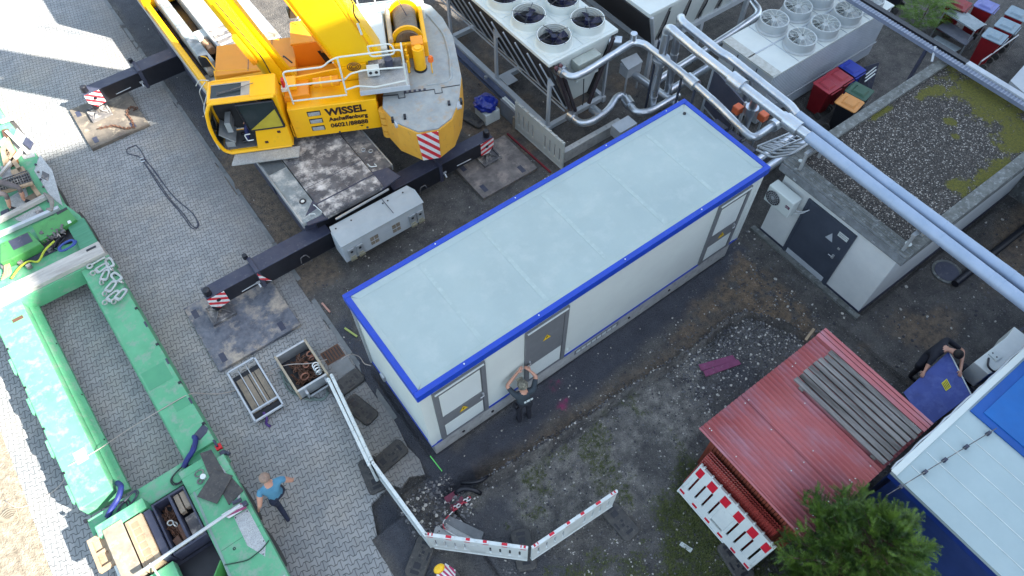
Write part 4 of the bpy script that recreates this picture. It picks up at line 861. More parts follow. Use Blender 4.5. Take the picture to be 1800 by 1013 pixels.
for i in range(5):
    y = 7.9-i*1.18
    tb(MB(), -3.655, -3.590, y-.035, y+.035, .84, .905).build('lashing_slot', BLK, tr); tb(MB(), -3.64, -3.60, y-.62, y-.45, .83, .903).build('edge_notch', BLKT, tr)
    tb(MB(), -6.29, -6.235, y-.535, y-.475, .84, .906).build('lashing_slot', BLK, tr); tb(MB(), -6.34, -6.281, y-.02, y+.4, .78, .88).build('edge_lug', GREEN, tr)
for yy in (4.3, 5.6, 7.2): tb(MB(), -5.46, -5.44, yy, yy+.02, .52, .55).build('bolt', BLK, tr)
PG = mat('painted_patch', (.075, .31, .16), (.065, .28, .15), 3., .55)
tb(MB(), -4.2, -3.68, 4.55, 5.05, .90, .9035).build('paint_patch', PG, tr); tb(MB(), -3.95, -3.65, 3.75, 4.0, .9, .9035).build('paint_patch', PG, tr)
MB().slab([(-3.80, 3.05, .905), (-3.50, 3.18, .905), (-3.46, 3.02, .905), (-3.52, 2.95, .905), (-3.7, 2.88, .905)][::-1], .004).build('bare_patch', BLKT, tr)
tb(MB(), -5.95, -5.72, 8.0, 8.1, .9, .904).build('rust_patch', RUST, tr); tb(MB(), -5.98, -5.75, 3.85, 4.15, .9, .9035).build('pale_patch', mat('faded_green', (.32, .50, .38)), tr)
# white timber-topped cross beam and the gooseneck
tb(MB(), -6.1, -3.58, 8.56, 8.98, .55, 1.05).build('cross_beam', WOODW, tr, bevel=.015)
tb(MB(), -6.3, -3.55, 8.50, 8.555, .45, .93).build('cross_beam_face', GREEN, tr)
MB().box(-3.95, -3.72, 8.82, 8.88, 1.05, 1.06).build('beam_slot', BLK, tr)
MB().prism([(-6.4, 8.99), (-3.72, 8.99), (-3.74, 10.2), (-3.96, 10.9), (-4.0, 13.0), (-4.3, 15.2), (-4.4, 17.5), (-6.6, 17.5)], .55, .90).build('gooseneck', GREEN, tr, bevel=.015)
tb(MB(), -4.02, -3.60, 9.0, 9.95, .90, 1.02).build('ribbed_block', mat('dusty_green', (.07, .25, .15), (.05, .2, .12), 3., .7, stretch=(.3, 6, 1)), tr, bevel=.02)
q = lambda pts, z: [tuple(P(u, v, z)) for u, v in pts]
MB().slab(q([(56, 397), (119, 367), (134, 386), (71, 424)], 1.10), .12).build('valve_cover', GREEN2, tr)
MB().slab(q([(0, 428), (50, 406), (72, 428), (20, 455), (0, 462)], 1.18), .25).build('power_unit', GREEN2, tr, bevel=.02)
MB().slab(q([(14, 424), (48, 409), (58, 424), (24, 440)], 1.184), .004).build('dark_panel', BLKT, tr)
MB().slab(q([(98, 374), (117, 364), (119, 368), (101, 378)], 1.105), .004).build('slot', BLK, tr); MB().slab(q([(118, 389), (123, 387), (126, 391), (120, 394)], 1.105), .004).build('sticker', WHITE, tr)
MB().slab(q([(72, 424), (125, 392), (145, 397), (125, 425), (85, 437)], .95), .10).build('machinery_bay', BLK, tr)
rs2 = np.random.RandomState(4)
mb = MB()
for i in range(26):
    u, v = rs2.uniform(76, 118), 0; v = 400+(118-u)*.38+rs2.uniform(0, 14); p = P(u, v, 1.0); a = rs2.uniform(0, 3.1); l = rs2.uniform(.04, .13)
    mb.tube([(p.x, p.y, 1.0+rs2.uniform(0, .1)), (p.x+l*math.cos(a), p.y+l*math.sin(a), 1.02+rs2.uniform(0, .1))], rs2.uniform(.012, .035), 9)
mb.build('hydraulic_fittings', STEEL, tr)
mb = MB(); 
for i in range(7):
    p = P(70+i*5, 438+3*math.sin(i*2.1), 1.0); p2 = P(96+i*3, 420+5*math.sin(i), 1.0); mb.tube(rounded([p, (p+p2)/2+Vector((0, .05*math.sin(i*1.7), .05)), p2], .1), .016, 7)
mb.build('hydraulic_hoses', BLK, tr)
MB().slab(q([(20, 440), (70, 425), (100, 440), (35, 470)], .93), .02).build('dark_deck', BLKT, tr)
# checker plates and bars
for pts in ([(26, 384), (68, 362), (80, 374), (42, 389), (33, 389)], [(8, 352), (45, 330), (52, 352), (22, 372)], [(70, 272), (92, 300), (110, 362), (88, 345), (60, 300)], [(30, 225), (55, 250), (62, 275), (42, 280), (20, 250)]):
    MB().slab(q(pts, .915), .01).build('checker_plate', ALU, tr)
for (a, b, w_, m_) in (((-4, 389), (84, 344), .12, WOODW), ((-4, 414), (104, 366), .10, GALVP), ((0, 310), (40, 262), .07, WOODW), ((8, 262), (70, 345), .10, WOODL), ((12, 232), (48, 268), .08, WOODW), ((0, 215), (30, 205), .06, WOODW)):
    MB().beam(P(*a, 1.0), P(*b, 1.0), w_, .10).build('cross_bar', m_, tr)
# the steel grid seat
gx0, gy0 = P(2, 345, 1.25).x, P(2, 345, 1.25).y
mb = MB(); A_ = P(-6, 342, 1.22); B_ = P(58, 322, 1.22); C_ = P(48, 300, 1.22); D_ = P(-14, 322, 1.22)
for i in range(15): mb.beam(A_.lerp(B_, i/14), D_.lerp(C_, i/14), .012, .03)
for i in range(6): mb.beam(A_.lerp(D_, i/5), B_.lerp(C_, i/5), .012, .03)
mb.build('grating', STEEL, tr); MB().beam(A_, B_, .08, .06).build('grating_edge', WOODL, tr)
MB().slab([A_+Vector((0, 0, -.05)), B_+Vector((0, 0, -.05)), C_+Vector((0, 0, -.05)), D_+Vector((0, 0, -.05))], .02).build('grating_bed', BLK, tr)
MB().slab(q([(40, 350), (66, 335), (72, 352), (48, 362)], .93), .01).build('brown_board', WOODX, tr)
for pts in ([(0, 262), (14, 240), (24, 262), (6, 292)], [(18, 300), (40, 292), (50, 310), (25, 318)]): MB().slab(q(pts, 1.05), .08).build('sandy_board', WOODL, tr)
for pts in ([(0, 248), (8, 240), (22, 258), (10, 262), (0, 256)],): MB().slab(q(pts, 1.0), .05).build('white_lid', WHITE, tr)
# tyres peeping out beside the deck
for yy in (14.6, 13.3, 11.9, 11.0, 10.2, 9.5, 1.35, .25, -.9, -2.0):
    xr = (-4.22 if yy > 12.5 else -4.05 if yy > 10.4 else -3.80) if yy > 8.8 else -3.52
    MB().tube([(xr-.20, yy, .42), (xr+.06, yy, .42)], .44, 26).build('tyre', RUB, tr, smooth=True)
# lower bogie
MB().box(-6.12, -3.42, 2.28, 2.72, .5, .80).build('transom', GREEN, tr, bevel=.015)
MB().box(-4.30, -3.42, -4.2, 2.28, .80, 1.0).box(-4.30, -3.80, 2.28, 2.45, .8, 1.0).build('deck_side', GREEN, tr, bevel=.01)
MB().box(-5.95, -5.02, .30, .92, .80, 1.02).build('deck_side', GREEN, tr, bevel=.01)
MB().box(-5.95, -5.02, 2.10, 2.34, .80, 1.12).build('deck_riser', GREEN, tr, bevel=.02)
MB().box(-5.95, -4.30, -4.2, 2.26, .45, .60).build('bogie_frame', BLKT, tr)
MB().box(-5.95, -5.1, -4.2, .28, .80, 1.0).build('deck_side', GREEN, tr, bevel=.01)
MB().slab([(-5.05, -.25, 1.0), (-4.32, .42, 1.0), (-4.32, .30, .72), (-5.05, -.35, .72)], .03).build('inner_bulkhead', GREEN2, tr)
MB().box(-5.08, -4.3, .3, .92, .60, .66).build('trough_floor', BLK, tr)
for (u, v) in ((1,1),):
    MB().slab([(-3.78, 1.0, 1.004), (-3.50, .98, 1.004), (-3.50, .2, 1.004), (-3.62, -.02, 1.004), (-3.80, .35, 1.004)][::-1], .003).build('checker_plate', ALU, tr)
MB().slab([(-3.80, -.55, 1.004), (-3.47, -.52, 1.004), (-3.47, -1.3, 1.004), (-3.80, -1.3, 1.004)][::-1], .003).build('checker_plate', ALU, tr)
MB().slab([(-3.66, 2.05, 1.004), (-3.56, 2.1, 1.004), (-3.48, 1.35, 1.004), (-3.56, 1.2, 1.004), (-3.66, 1.9, 1.004)][::-1], .003).build('checker_plate', ALU, tr)
for (xx, yy) in ((-3.76, .96), (-3.53, .94), (-3.52, .25), (-3.63, .04), (-3.78, -.6), (-3.5, -.57)): MB().cyl((xx, yy, 1.004), .012, .004, 10).build('bolt', BLK, tr)
for yy in (1.9, .55, -.8): MB().box(-4.28, -3.44, yy, yy+.006, 1.0, 1.003).build('seam', mat('seam_green', (.03, .14, .07)), tr)
MB().torus((-4.02, .45, 1.004), .022, .008, None, 14, 6).build('grommet', BLK, tr)
MB().box(-3.52, -3.40, 2.5, 2.62, .78, .86).build('marker_lamp', RED, tr); MB().tube([(-3.42, 2.42, .8), (-3.35, 2.3, .8)], .04, 10).box(-3.5, -3.40, 2.34, 2.44, .76, .86).build('coupling', BLKT, tr)
MB().tube([(-5.55, .95, 1.30), (-3.55, 1.03, 1.22)], .035, 12).build('cross_tube', GALV, tr)
MB().tube([(-5.3, 1.0, 1.3), (-5.25, .35, 1.02)], .02, 8).build('tube_stay', GALV, tr)
MB().tube(rounded([(-4.28, .28, 1.02), (-3.9, .1, 1.015), (-3.6, .13, 1.015), (-3.43, .2, 1.01)], .1), .012, 6).build('tie_strap', mat('dark_green_strap', (.01, .05, .03)), tr)
MB().slab([(-4.22, 1.9, 1.008), (-4.18, 1.9, 1.008), (-4.26, .1, 1.008), (-4.31, .1, 1.008)], .003).slab([(-4.31, .1, 1.01), (-4.26, .1, 1.01), (-4.22, -.9, 1.01), (-4.27, -.9, 1.01)], .003).build('webbing', mat('pale_webbing', (.20, .30, .27)), tr)
# hose bundles at both beam ends
HB = mat('blue_hose', (.01, .02, .16), (.008, .015, .1), 8., .6)
def coil(x, y, z, r, n_, w_, name, m, par, sq=.6, ang=0.):
    mb = MB(); pts = []
    for i in range(n_*20+1):
        a = i*math.pi/10; rr = r*(1-.12*math.sin(a*.37)); c, s_ = math.cos(ang), math.sin(ang); px_, py_ = rr*math.cos(a), rr*sq*math.sin(a)+.01*math.sin(3*a)
        pts.append((x+px_*c-py_*s_, y+px_*s_+py_*c, z+.012*math.sin(a*1.3)+.008*i/20))
    return mb.tube(pts, w_, 7).build(name, m, par, smooth='all')
for (x, y) in ((-5.62, 2.86), (-4.05, 2.92)):
    MB().tube(rounded([(x+.22, y+.25, .75), (x+.32, y+.02, .95), (x+.18, y-.2, .98), (x, y-.25, .9), (x-.15, y-.35, .85)], .12), .055, 10).build('hose_sleeve', HB, tr, smooth=True)
coil(-5.6, 2.45, .84, .28, 2, .014, 'hose_coil', BLK, tr, .55, .5); coil(-5.9, 2.30, .84, .16, 1, .012, 'hose_coil', BLK, tr, .8)
coil(-5.35, 2.55, .84, .24, 3, .013, 'hose_coil', BLKT, tr, .35, .45); coil(-4.30, 2.47, .83, .22, 2, .013, 'hose_coil', BLK, tr, .6, .3); MB().tube(rounded([(-4.2, 2.5, .84), (-4.0, 2.75, .86), (-3.85, 2.85, .95)], .1), .02, 8).build('hose', BLK, tr)
for pts, m_, z_ in (([(12, 268), (26, 262), (32, 285), (20, 292)], mat('orange_recess', (.30, .12, .04), (.12, .05, .02), 9., .8), .96), ([(0, 292), (16, 290), (24, 312), (4, 318)], mat('scuffed_plate', (.3, .3, .3), (.16, .16, .17), 6., .6), 1.0), ([(46, 240), (58, 250), (52, 262), (40, 252)], BLKT, .98), ([(2, 228), (14, 226), (18, 238), (6, 242)], RUST, 1.0), ([(74, 300), (86, 306), (84, 318), (72, 312)], STEEL, .93), ([(60, 372), (72, 366), (78, 372), (66, 379)], STEEL, .96), ([(0, 372), (14, 366), (18, 376), (2, 384)], BLKT, .93)):
    MB().slab([tuple(P(u, v, z_)) for u, v in pts], .05).build('deck_fitting', m_, tr, bevel=.008)
for i in range(9):
    u, v = 66+i*4.5, 290+i*13.; MB().cyl(tuple(P(u-3, v, .92)), .028, .03, 10).build('deck_ring', STEEL if i % 2 else BLKT, tr)
for (u, v) in ((24, 455), (36, 462), (52, 470), (8, 470), (88, 440)): MB().box(*[c for s_ in (0, 1) for c in (P(u, v, .95)[s_]-.05, P(u, v, .95)[s_]+.06)], .93, 1.02).build('clutter_block', STEEL, tr, bevel=.01)
# ---- things lying on the trailer
t = thing('hose_loop', 'blue hydraulic hose loop lying beside the white cross beam of the trailer', 'hose', tuple(P(118, 432, 1.05)))
o = coil(P(118, 432, 1.06).x, P(118, 432, 1.06).y, 1.06, .19, 2, .026, 'hose', mat('bright_blue_hose', (.03, .07, .30)), t, .62, .1)
o = MB().tube(rounded([P(96, 424, 1.05), P(78, 440, 1.03), P(68, 462, 1.0), P(50, 458, .96), P(34, 470, .96), P(20, 490, .96)], .12), .026, 8).build('lifting_sling', mat('lime_sling', (.42, .50, .05), (.3, .36, .04), 12., .8)); tag(o, 'lime yellow round sling snaking over the trailer deck', 'sling')
o = MB()
for i in range(5): o.tube(rounded([P(2+i*3, 448+i*5, 1.0), P(16-i*2, 462, 1.06), P(20-i*3, 482, 1.0), P(2+i, 492-i*3, .98)], .1), .015, 7)
tag(o.build('rope_bundle', mat('tan_rope', (.42, .27, .16), (.3, .2, .12), 12., .9)), 'tangled tan ropes at the left edge of the trailer', 'ropes')
o = MB(); 
for i in range(3): o.tube(rounded([P(78+i*4, 340+i*2, 1.04), P(88+i*3, 352, 1.12), P(92, 372-i*3, 1.05), P(84-i, 368, 1.04)], .1), .03, 8)
tag(o.build('strap_bundle', mat('grey_strap', (.25, .24, .21), (.17, .16, .15), 10., .9)), 'crumpled grey strap at the right edge of the trailer deck', 'strap')
# shackles: flat plates with two holes
def shackle(x, y, z, a):
    mb = MB(Matrix.Translation((x, y, z)) @ Matrix.Rotation(a, 4, 'Z'))
    o_ = [(-.16, -.07), (-.10, -.10), (.12, -.085), (.18, -.05), (.18, .05), (.12, .085), (-.10, .10), (-.16, .07)]
    inner = [(-.09, -.045), (-.05, -.055), (.09, -.04), (.12, -.02), (.12, .02), (.09, .04), (-.05, .055), (-.09, .045)]
    n_ = 8; vs = [(p[0], p[1], zz) for zz in (0, .03) for p in o_]+[(p[0], p[1], zz) for zz in (0, .03) for p in inner]
    fs = []
    for i in range(n_):
        j = (i+1) % n_; fs += [(i, j, 8+j, 8+i), (16+j, 16+i, 24+i, 24+j), (8+i, 8+j, 24+j, 24+i), (j, i, 16+i, 16+j)]
    mb.add(vs, fs); mb.torus((-.22, 0, .04), .05, .02, Matrix.Rotation(R(70), 4, 'X'), 12, 6)
    return mb
PS = mat('polished_steel', (.5, .52, .5), (.35, .37, .36), 9., .4, .5)
SH = [((178, 470), .2, 'uppermost of the steel shackles, lying next to the white cross beam'), ((192, 462), 1.5, 'steel shackle just right of the uppermost one on the green side beam'),
      ((185, 484), .9, 'steel shackle overlapping the pile in the middle of the green side beam end'), ((205, 488), 1.8, 'steel shackle at the outer edge of the pile on the side beam'),
      ((196, 505), .6, 'steel shackle with its ring below the middle of the pile'), ((200, 522), .35, 'steel shackle second from the bottom of the pile'), ((214, 520), .5, 'lowest steel shackle of the pile on the green side beam')]
for i, ((u, v), a, lab) in enumerate(SH):
    p = P(u, v, .95); tag(shackle(p.x, p.y, .905+.012*i, a).build('steel_shackle', PS), lab, 'shackle', 'steel shackles on the green side beam')
o = MB().tube([P(160, 466, .97), P(185, 452, 1.0)], .022, 8).torus(P(158, 468, .96), .06, .025, None, 14, 6).build('eye_bolt', PS); tag(o, 'long eye bolt lying above the shackles on the green beam', 'eye bolt')
# wooden and plastic boxes on the bogie
def lidbox(x0, x1, y0, y1, z0, z1, name, m, lab, cat, bev=.015):
    t = thing(name, lab, cat, ((x0+x1)/2, (y0+y1)/2, z0)); MB().box(x0, x1, y0, y1, z0, z1-.03).build('body', m, t, bevel=bev); MB().box(x0-.012, x1+.012, y0-.012, y1+.012, z1-.03, z1).build('lid', m, t, bevel=bev); return t
t = lidbox(-5.84, -5.50, 1.02, 2.16, .82, 1.14, 'tool_chest', mat('worn_chest', (.27, .24, .19), (.17, .15, .12), 4., .8, c3=(.38, .35, .30), s3=5.), 'pale worn chest on the trailer left of the tan ribbed lid', 'chest')
t2 = thing('wooden_frame', 'sunlit light wooden frame hanging at the outer edge of the trailer', 'wooden frame', (-6.0, 1.75, .8))
for a in ((-6.20, -6.13, 1.55, 2.25), (-5.93, -5.86, 1.55, 2.25), (-6.13, -5.93, 1.55, 1.62), (-6.13, -5.93, 2.18, 2.25), (-6.13, -5.93, 1.86, 1.92)): MB().box(*a, .86, .96).build('board', WOODL, t2)
MB().box(-6.13, -5.93, 1.62, 2.18, .86, .89).build('panel', WOODL, t2)
MB().slab([(-5.95, 1.5, .95), (-5.86, 1.5, .95), (-5.86, .9, .95), (-5.95, .9, .95)], .04).build('white_flap', WHITE, tr)
t = thing('ribbed_lid', 'tan ribbed lid of a storage box in front of the black tray', 'box lid', (-5.3, 1.55, .8))
MB().box(-5.46, -5.13, .98, 2.05, .80, 1.16).build('body', WOODL, t, bevel=.02)
for i in range(6): MB().box(-5.36, -5.24, 1.08+i*.15, 1.19+i*.15, 1.161, 1.169).build('rib', mat('tan_rib', (.30, .22, .14)), t)
MB().box(-5.43, -5.40, 1.02, 2.0, 1.161, 1.168).build('rib', MATS['tan_rib'], t)
MB().box(-5.12, -4.98, .98, 2.05, .80, 1.12).build('dark_wing', BLKT, t, bevel=.02)
t = thing('chain_tray', 'black open tray full of rusty chains with two silver shackles on the trailer', 'tray', (-4.62, 1.55, .7))
x0, x1 = -4.96, -4.31
MB().box(x0, x1, .98, 2.12, .66, .70).build('floor', BLK, t)
for a in ((x0, x0+.04, .98, 2.12), (x1-.03, x1, .98, 2.12), (x0+.04, x1-.03, .98, 1.02), (x0+.04, x1-.03, 2.08, 2.12), (-4.64, -4.59, 1.02, 2.08)): MB().box(*a, .70, 1.06).build('side', BLKT, t, bevel=.006)
for a in ((-4.57, -4.47, 1.66, 2.06), (-4.45, -4.35, 1.70, 2.06)): MB().box(*a, .86, 1.0).build('wooden_block', WOODX, t, bevel=.01)
MB().box(-4.57, -4.36, 1.08, 1.60, .84, .88).build('dark_plate', STEEL, t, bevel=.005); MB().slab([(-4.90, 1.30, .95), (-4.78, 1.34, .95), (-4.74, 1.08, .93), (-4.86, 1.05, .93)], .03).slab([(-4.72, 1.5, .97), (-4.66, 1.5, .97), (-4.66, 1.12, .97), (-4.72, 1.12, .97)], .03).build('iron_plates', RUST, t)
cp = [(-4.90+.24*rs2.rand(), 1.10+.92*rs2.rand(), .74+.18*rs2.rand()) for i in range(44)]
tag(chain(cp, .032, 'rusty_chain', RUST), 'rusty chain heaped inside the black tray on the trailer', 'chain')
for (yy, xx, a, lb_) in ((1.62, -4.80, .4, 'upper'), (1.54, -4.73, 1.2, 'lower')): tag(MB().torus((xx, yy, .98), .05, .014, Matrix.Rotation(a, 4, 'Y'), 16, 6).build('silver_shackle', PS), lb_+' one of the two silver bow shackles on the rusty chain in the black tray', 'shackle', 'silver bow shackles in the black tray')
# rubber mats, pulley, hazard board, red cargo bag
for pts, z, lab in (([(351, 797), (371, 790), (398, 838), (372, 848)], 1.03, 'uppermost black rubber mat on the green deck'), ([(396, 832), (404, 836), (428, 862), (402, 888), (388, 862)], 1.02, 'small black rubber mat corner sticking out to the right'), ([(346, 873), (377, 825), (409, 836), (381, 886)], 1.06, 'largest black rubber mat lying across the others')):
    o = MB().slab([tuple(P(u, v, z)) for u, v in pts], .02).build('rubber_mat', RUB, bevel=.004); tag(o, lab, 'rubber mat', 'black rubber mats on the green trailer deck')
o = MB().cyl(tuple(P(358, 839, 1.01)), .055, .05, 18).build('pulley_wheel', PLW); tag(o, 'small white pulley wheel beside the black rubber mats', 'pulley')
o = MB().torus(P(350, 832, 1.03), .06, .014, None, 14, 6, 1.4).torus(P(352, 846, 1.03), .05, .018, None, 12, 6).build('rope_hook', STEEL); tag(o, 'dark hook and rope left of the white pulley', 'hook')
t = thing('hazard_board', 'red and white striped wide load board lying on the green deck', 'warning board', tuple(P(412, 893, 1.02)))
MB().slab([tuple(P(u, v, 1.06)) for u, v in [(389, 905), (423, 884), (434, 892), (402, 911)]], .02).build('board', stripes('board_stripes', (.2, 1., 0), .11, (.68, .66, .7), (.28, .03, .12)), t)
MB().tube([P(409, 885, 1.08), P(424, 878, 1.08)], .04, 10).box(*[c for s_ in (0, 1) for c in (P(430, 886, 1.08)[s_]-.04, P(430, 886, 1.08)[s_]+.05)], 1.02, 1.1).build('lamp', BLKT, t)
t = thing('cargo_bag', 'crumpled red bag tied down in the green trough of the trailer', 'bag', (-4.55, -.35, .7))
def blob(cx_, cy_, cz_, rx_, ry_, rz_, amp, seed, M=None):
    bm = bmesh.new(); bmesh.ops.create_icosphere(bm, subdivisions=4, radius=1.); rs_ = np.random.RandomState(seed); ph = rs_.rand(9)*6
    vs = []
    for v in bm.verts:
        c = v.co; d = 1+amp*(math.sin(c.x*5+ph[0])*math.cos(c.y*6+ph[1])+.6*math.sin(c.z*9+c.x*7+ph[2])+.4*math.sin(c.y*15+c.z*8+ph[3])); vs.append((cx_+c.x*rx_*d, cy_+c.y*ry_*d, cz_+c.z*rz_*d))
    fs_ = [tuple(v.index for v in f.verts) for f in bm.faces]; bm.free(); mb = MB(M); mb.add(vs, fs_); return mb
blob(-4.52, -.35, .82, .22, .42, .22, .10, 3).build('bag', mat('red_fabric', (.6, .03, .04), (.42, .015, .02), 4., .8), t, smooth='all')
blob(-4.66, -.5, .78, .12, .35, .20, .12, 6).build('dark_lining', CLOTHD, t, smooth='all')
MB().slab([(-5.0, -.75, .88), (-4.78, -.35, .9), (-4.7, -.55, .9), (-4.85, -1.0, .88)][::-1], .01).build('metal_flap', ALU, t)
# thin rope over the trailer, from the crates to the sand
o = MB().tube(rounded([P(575, 632, .35), P(545, 640, .45), P(505, 640, .42), P(470, 655, .02), P(440, 678, .02), P(395, 692, .02), P(368, 693, .3), P(335, 690, .92), P(272, 727, .92), P(225, 755, .5), P(170, 793, .92), P(112, 823, .93), P(110, 830, .5), P(118, 838, .1), P(98, 862, .02), P(60, 885, .02), P(30, 895, .02), P(8, 880, .02)], .25), .010, 6).build('long_rope', mat('pale_rope', (.42, .38, .34), (.34, .3, .28), 9., .9), smooth='all'); tag(o, 'thin pale rope laid across both green beams of the trailer', 'rope')
o = MB()
for i in range(5): o.tube(rounded([P(-5+i*3, 915, .03), P(12+i*4, 893+i*3, .05), P(34, 895+i*4, .03), P(14, 918, .04), P(-4, 905+i*4, .03)], .2), .008, 6)
tag(o.build('rope_tangle', mat('string', (.3, .26, .2))), 'loose tangle of thin string on the sandy ground', 'string')
# wire rope sling on the paving
mb = MB(); L1 = [(232, 258), (222, 262), (223, 270), (245, 275), (252, 284), (268, 305), (285, 330), (300, 352), (322, 375), (338, 398), (347, 401), (348, 390), (335, 370), (310, 352), (292, 330), (272, 300), (256, 282), (246, 262), (238, 255), (232, 258)]
L2 = [(250, 282), (262, 300), (278, 325), (293, 347), (318, 375), (335, 400), (343, 404), (351, 396), (340, 375), (318, 358), (300, 340), (283, 318), (266, 294), (252, 278)]
for L in (L1, L2): mb.tube(rounded([P(u, v, .015) for u, v in L], .3), .011, 7)
t = thing('wire_sling', 'looped black wire rope sling lying on the paving', 'wire rope', tuple(P(285, 325, 0)))
mb.build('rope', BLKT, t, smooth='all')
for u, v in ((249, 280), (251, 285)): MB().tube([P(u-3, v, .03), P(u+4, v-2, .03)], .022, 10).build('clamp', GALV, t)

# ------------------------------------------------------------------ chillers
def axial_fan(cx, cy, z, r, hgt, parent, ring, blade, guard, nb=7, wires=7, rot0=0.):
    f = MB().lathe((cx, cy, z), [(r+.05, 0), (r+.01, .05), (r, hgt), (r-.03, hgt), (r-.03, .02), (r*.98, .0)], 36).build('fan', ring, parent, smooth=True)
    MB().lathe((cx, cy, z), [(r-.035, .03), (.0, .03)], 30).build('fan_well', BLK, f)
    mb = MB()
    for i in range(nb):
        a = rot0+2*math.pi*i/nb; vs = []
        for rr, wd, lift in ((.09, .30, .05), (r*.55, .36, .04), (r*.93, .42, .03)):
            for s_ in (-1, 1): vs.append((cx+rr*math.cos(a+s_*wd*.8/(1+rr)), cy+rr*math.sin(a+s_*wd*.8/(1+rr)), z+hgt*.45+s_*lift))
        mb.add(vs, [(0, 1, 3, 2), (2, 3, 5, 4)])
    mb.build('fan_blades', blade, f)
    MB().cyl((cx, cy, z+hgt*.35), .075, hgt*.5, 18).build('fan_hub', blade, f)
    mb = MB(); n_ = 28
    for q_ in range(wires):
        rr = r*(q_+1)/wires; mb.torus((cx, cy, z+hgt+.05*(1-(rr/r)**2)), rr, .0035, None, 26, 4)
    for i in range(4 if wires < 9 else 12):
        a = rot0+2*math.pi*i/(4 if wires < 9 else 12); mb.tube([(cx+.05*math.cos(a), cy+.05*math.sin(a), z+hgt+.05), (cx+r*math.cos(a), cy+r*math.sin(a), z+hgt)], .009 if wires < 9 else .006, 6)
    mb.build('fan_guard', guard, f)
    return f
c1 = thing('dry_cooler', 'long white dry cooler with black bladed fans beside the crane counterweight', 'dry cooler', (8.9, 9, 0))
xa, xb, ya, yb, zt = 7.62, 9.93, 5.92, 13.4, 2.70
MB().box(xa, xb, ya, yb, zt-.10, zt).build('top_casing', CHIL, c1, bevel=.015)
for i in range(7):
    y0 = ya+.08+i*1.06
    for x0 in (xa+.10, (xa+xb)/2+.03): MB().box(x0, x0+1.07, y0, y0+.98, zt, zt+.012).build('fan_plate', CHIL, c1)
for i in range(6):
    for j, cx_ in enumerate((8.22, 9.33)): axial_fan(cx_, 6.50+i*1.06, zt+.01, .455, .27, c1, CHIL, NAVY, BLK, 5, 5, i*.7+j)
MB().slab([(xa+.05, ya+.05, zt-.10), (xa+.75, ya+.05, .85), (xa+.75, yb, .85), (xa+.05, yb, zt-.1)], .05).build('coil', COIL, c1)
MB().slab([(xb-.05, yb, zt-.10), (xb-.75, yb, .85), (xb-.75, ya+.05, .85), (xb-.05, ya+.05, zt-.1)], .05).build('coil', COIL, c1)
MB().slab([(xa+.20, ya+.03, zt-.1), (xa+.80, ya+.10, .95), (xb-.80, ya+.10, .95), (xb-.20, ya+.03, zt-.1)], .02).build('end_panel', CHIL, c1)
def mp(v): return (xa-.02+.75*(zt-.1-v)/1.75)       # x of the coil face at height v
for y0 in [6.0+1.06*i*.5 for i in range(14)]:
    s_ = 1 if int(round((y0-6.0)/.53)) % 2 else -1
    MB().beam((mp(2.5)-.05, y0+.26, 2.5), (mp(.9)-.05, y0-.02, .9), .05, .035).build('brace', GALVP, c1)
MB().beam((mp(.85)-.02, ya, .85), (mp(.85)-.02, yb, .85), .05, .05).build('lower_rail', GALVP, c1); MB().beam((mp(.85)-.10, ya, .80), (mp(.85)-.10, yb, .80), .03, .03).build('lower_rail', GALVP, c1)
for yy in (6.2, 8.66, 11.1):
    MB().beam((7.90, yy, .25), (7.90, yy, 2.15), .10, .07).build('post', GALVP, c1)
    MB().slab([(7.86, yy-.06, 2.25), (7.98, yy-.16, 2.05), (7.94, yy-.16, 1.8), (7.84, yy-.04, 1.75)], .02).build('gusset', GALVP, c1)
    MB().box(7.85, 10.0, yy-.07, yy+.07, .10, .24).build('cross_member', GALVP, c1, bevel=.006)
    MB().beam((9.95, yy, .25), (9.95, yy, 2.15), .08, .06).build('post', GALVP, c1)
MB().box(7.80, 7.96, 6.10, 13.5, .06, .25).box(9.88, 10.0, 6.1, 13.5, .06, .25).build('base_beam', GALVP, c1, bevel=.006)
MB().slab([(7.97, 8.2, .26), (8.35, 8.2, .26), (8.35, 8.6, .26), (7.97, 8.6, .26)], .02).build('base_plate', GALVP, c1)
for (xt, xl) in ((7.80, 8.42), (7.92, 8.56), (9.72, 9.05)):
    MB().tube([(xt, ya-.06, zt-.12), (xl, ya-.10, .72)], .055, 12).build('header_pipe', mat('dark_copper', (.045, .03, .035), (.03, .022, .028), 6., .45), c1, smooth=True)
MB().tube([(7.75, ya-.10, 2.62), (7.75, ya-.16, 2.62)], .05, 12).tube([(7.88, ya-.12, 2.64), (7.88, ya-.18, 2.64)], .05, 12).build('header_cap', mat('cap_plum', (.12, .05, .06)), c1)
MB().box(8.36, 9.12, 5.62, 5.92, 2.22, 2.5).build('junction_box', mat('greenish_casing', (.36, .40, .37), (.3, .34, .31), 4., .6, c3=(.24, .26, .22), s3=14.), c1, bevel=.01)
MB().box(8.5, 9.25, 5.80, 5.90, 1.75, 2.15).build('control_box', CHIL, c1, bevel=.01); MB().box(8.92, 8.98, 5.78, 5.80, 1.9, 1.98).build('red_switch', RED, c1)
MB().tube(rounded([(8.75, 5.8, 1.75), (8.72, 5.75, 1.5), (8.8, 5.8, 1.1), (8.8, 5.8, .8)], .1), .015, 6).build('cable', BLK, c1)
t = thing('steel_beam', 'dark bluish steel beam on the ground beside the dry cooler frame', 'steel beam', (7.7, 9, 0))
MB().box(7.58, 7.76, 7.2, 13, .02, .05).box(7.66, 7.68, 7.2, 13, .05, .16).box(7.58, 7.76, 7.2, 13, .16, .19).build('beam', mat('blue_grey_steel', (.12, .15, .24), (.09, .11, .18), 4., .5, .3), t)
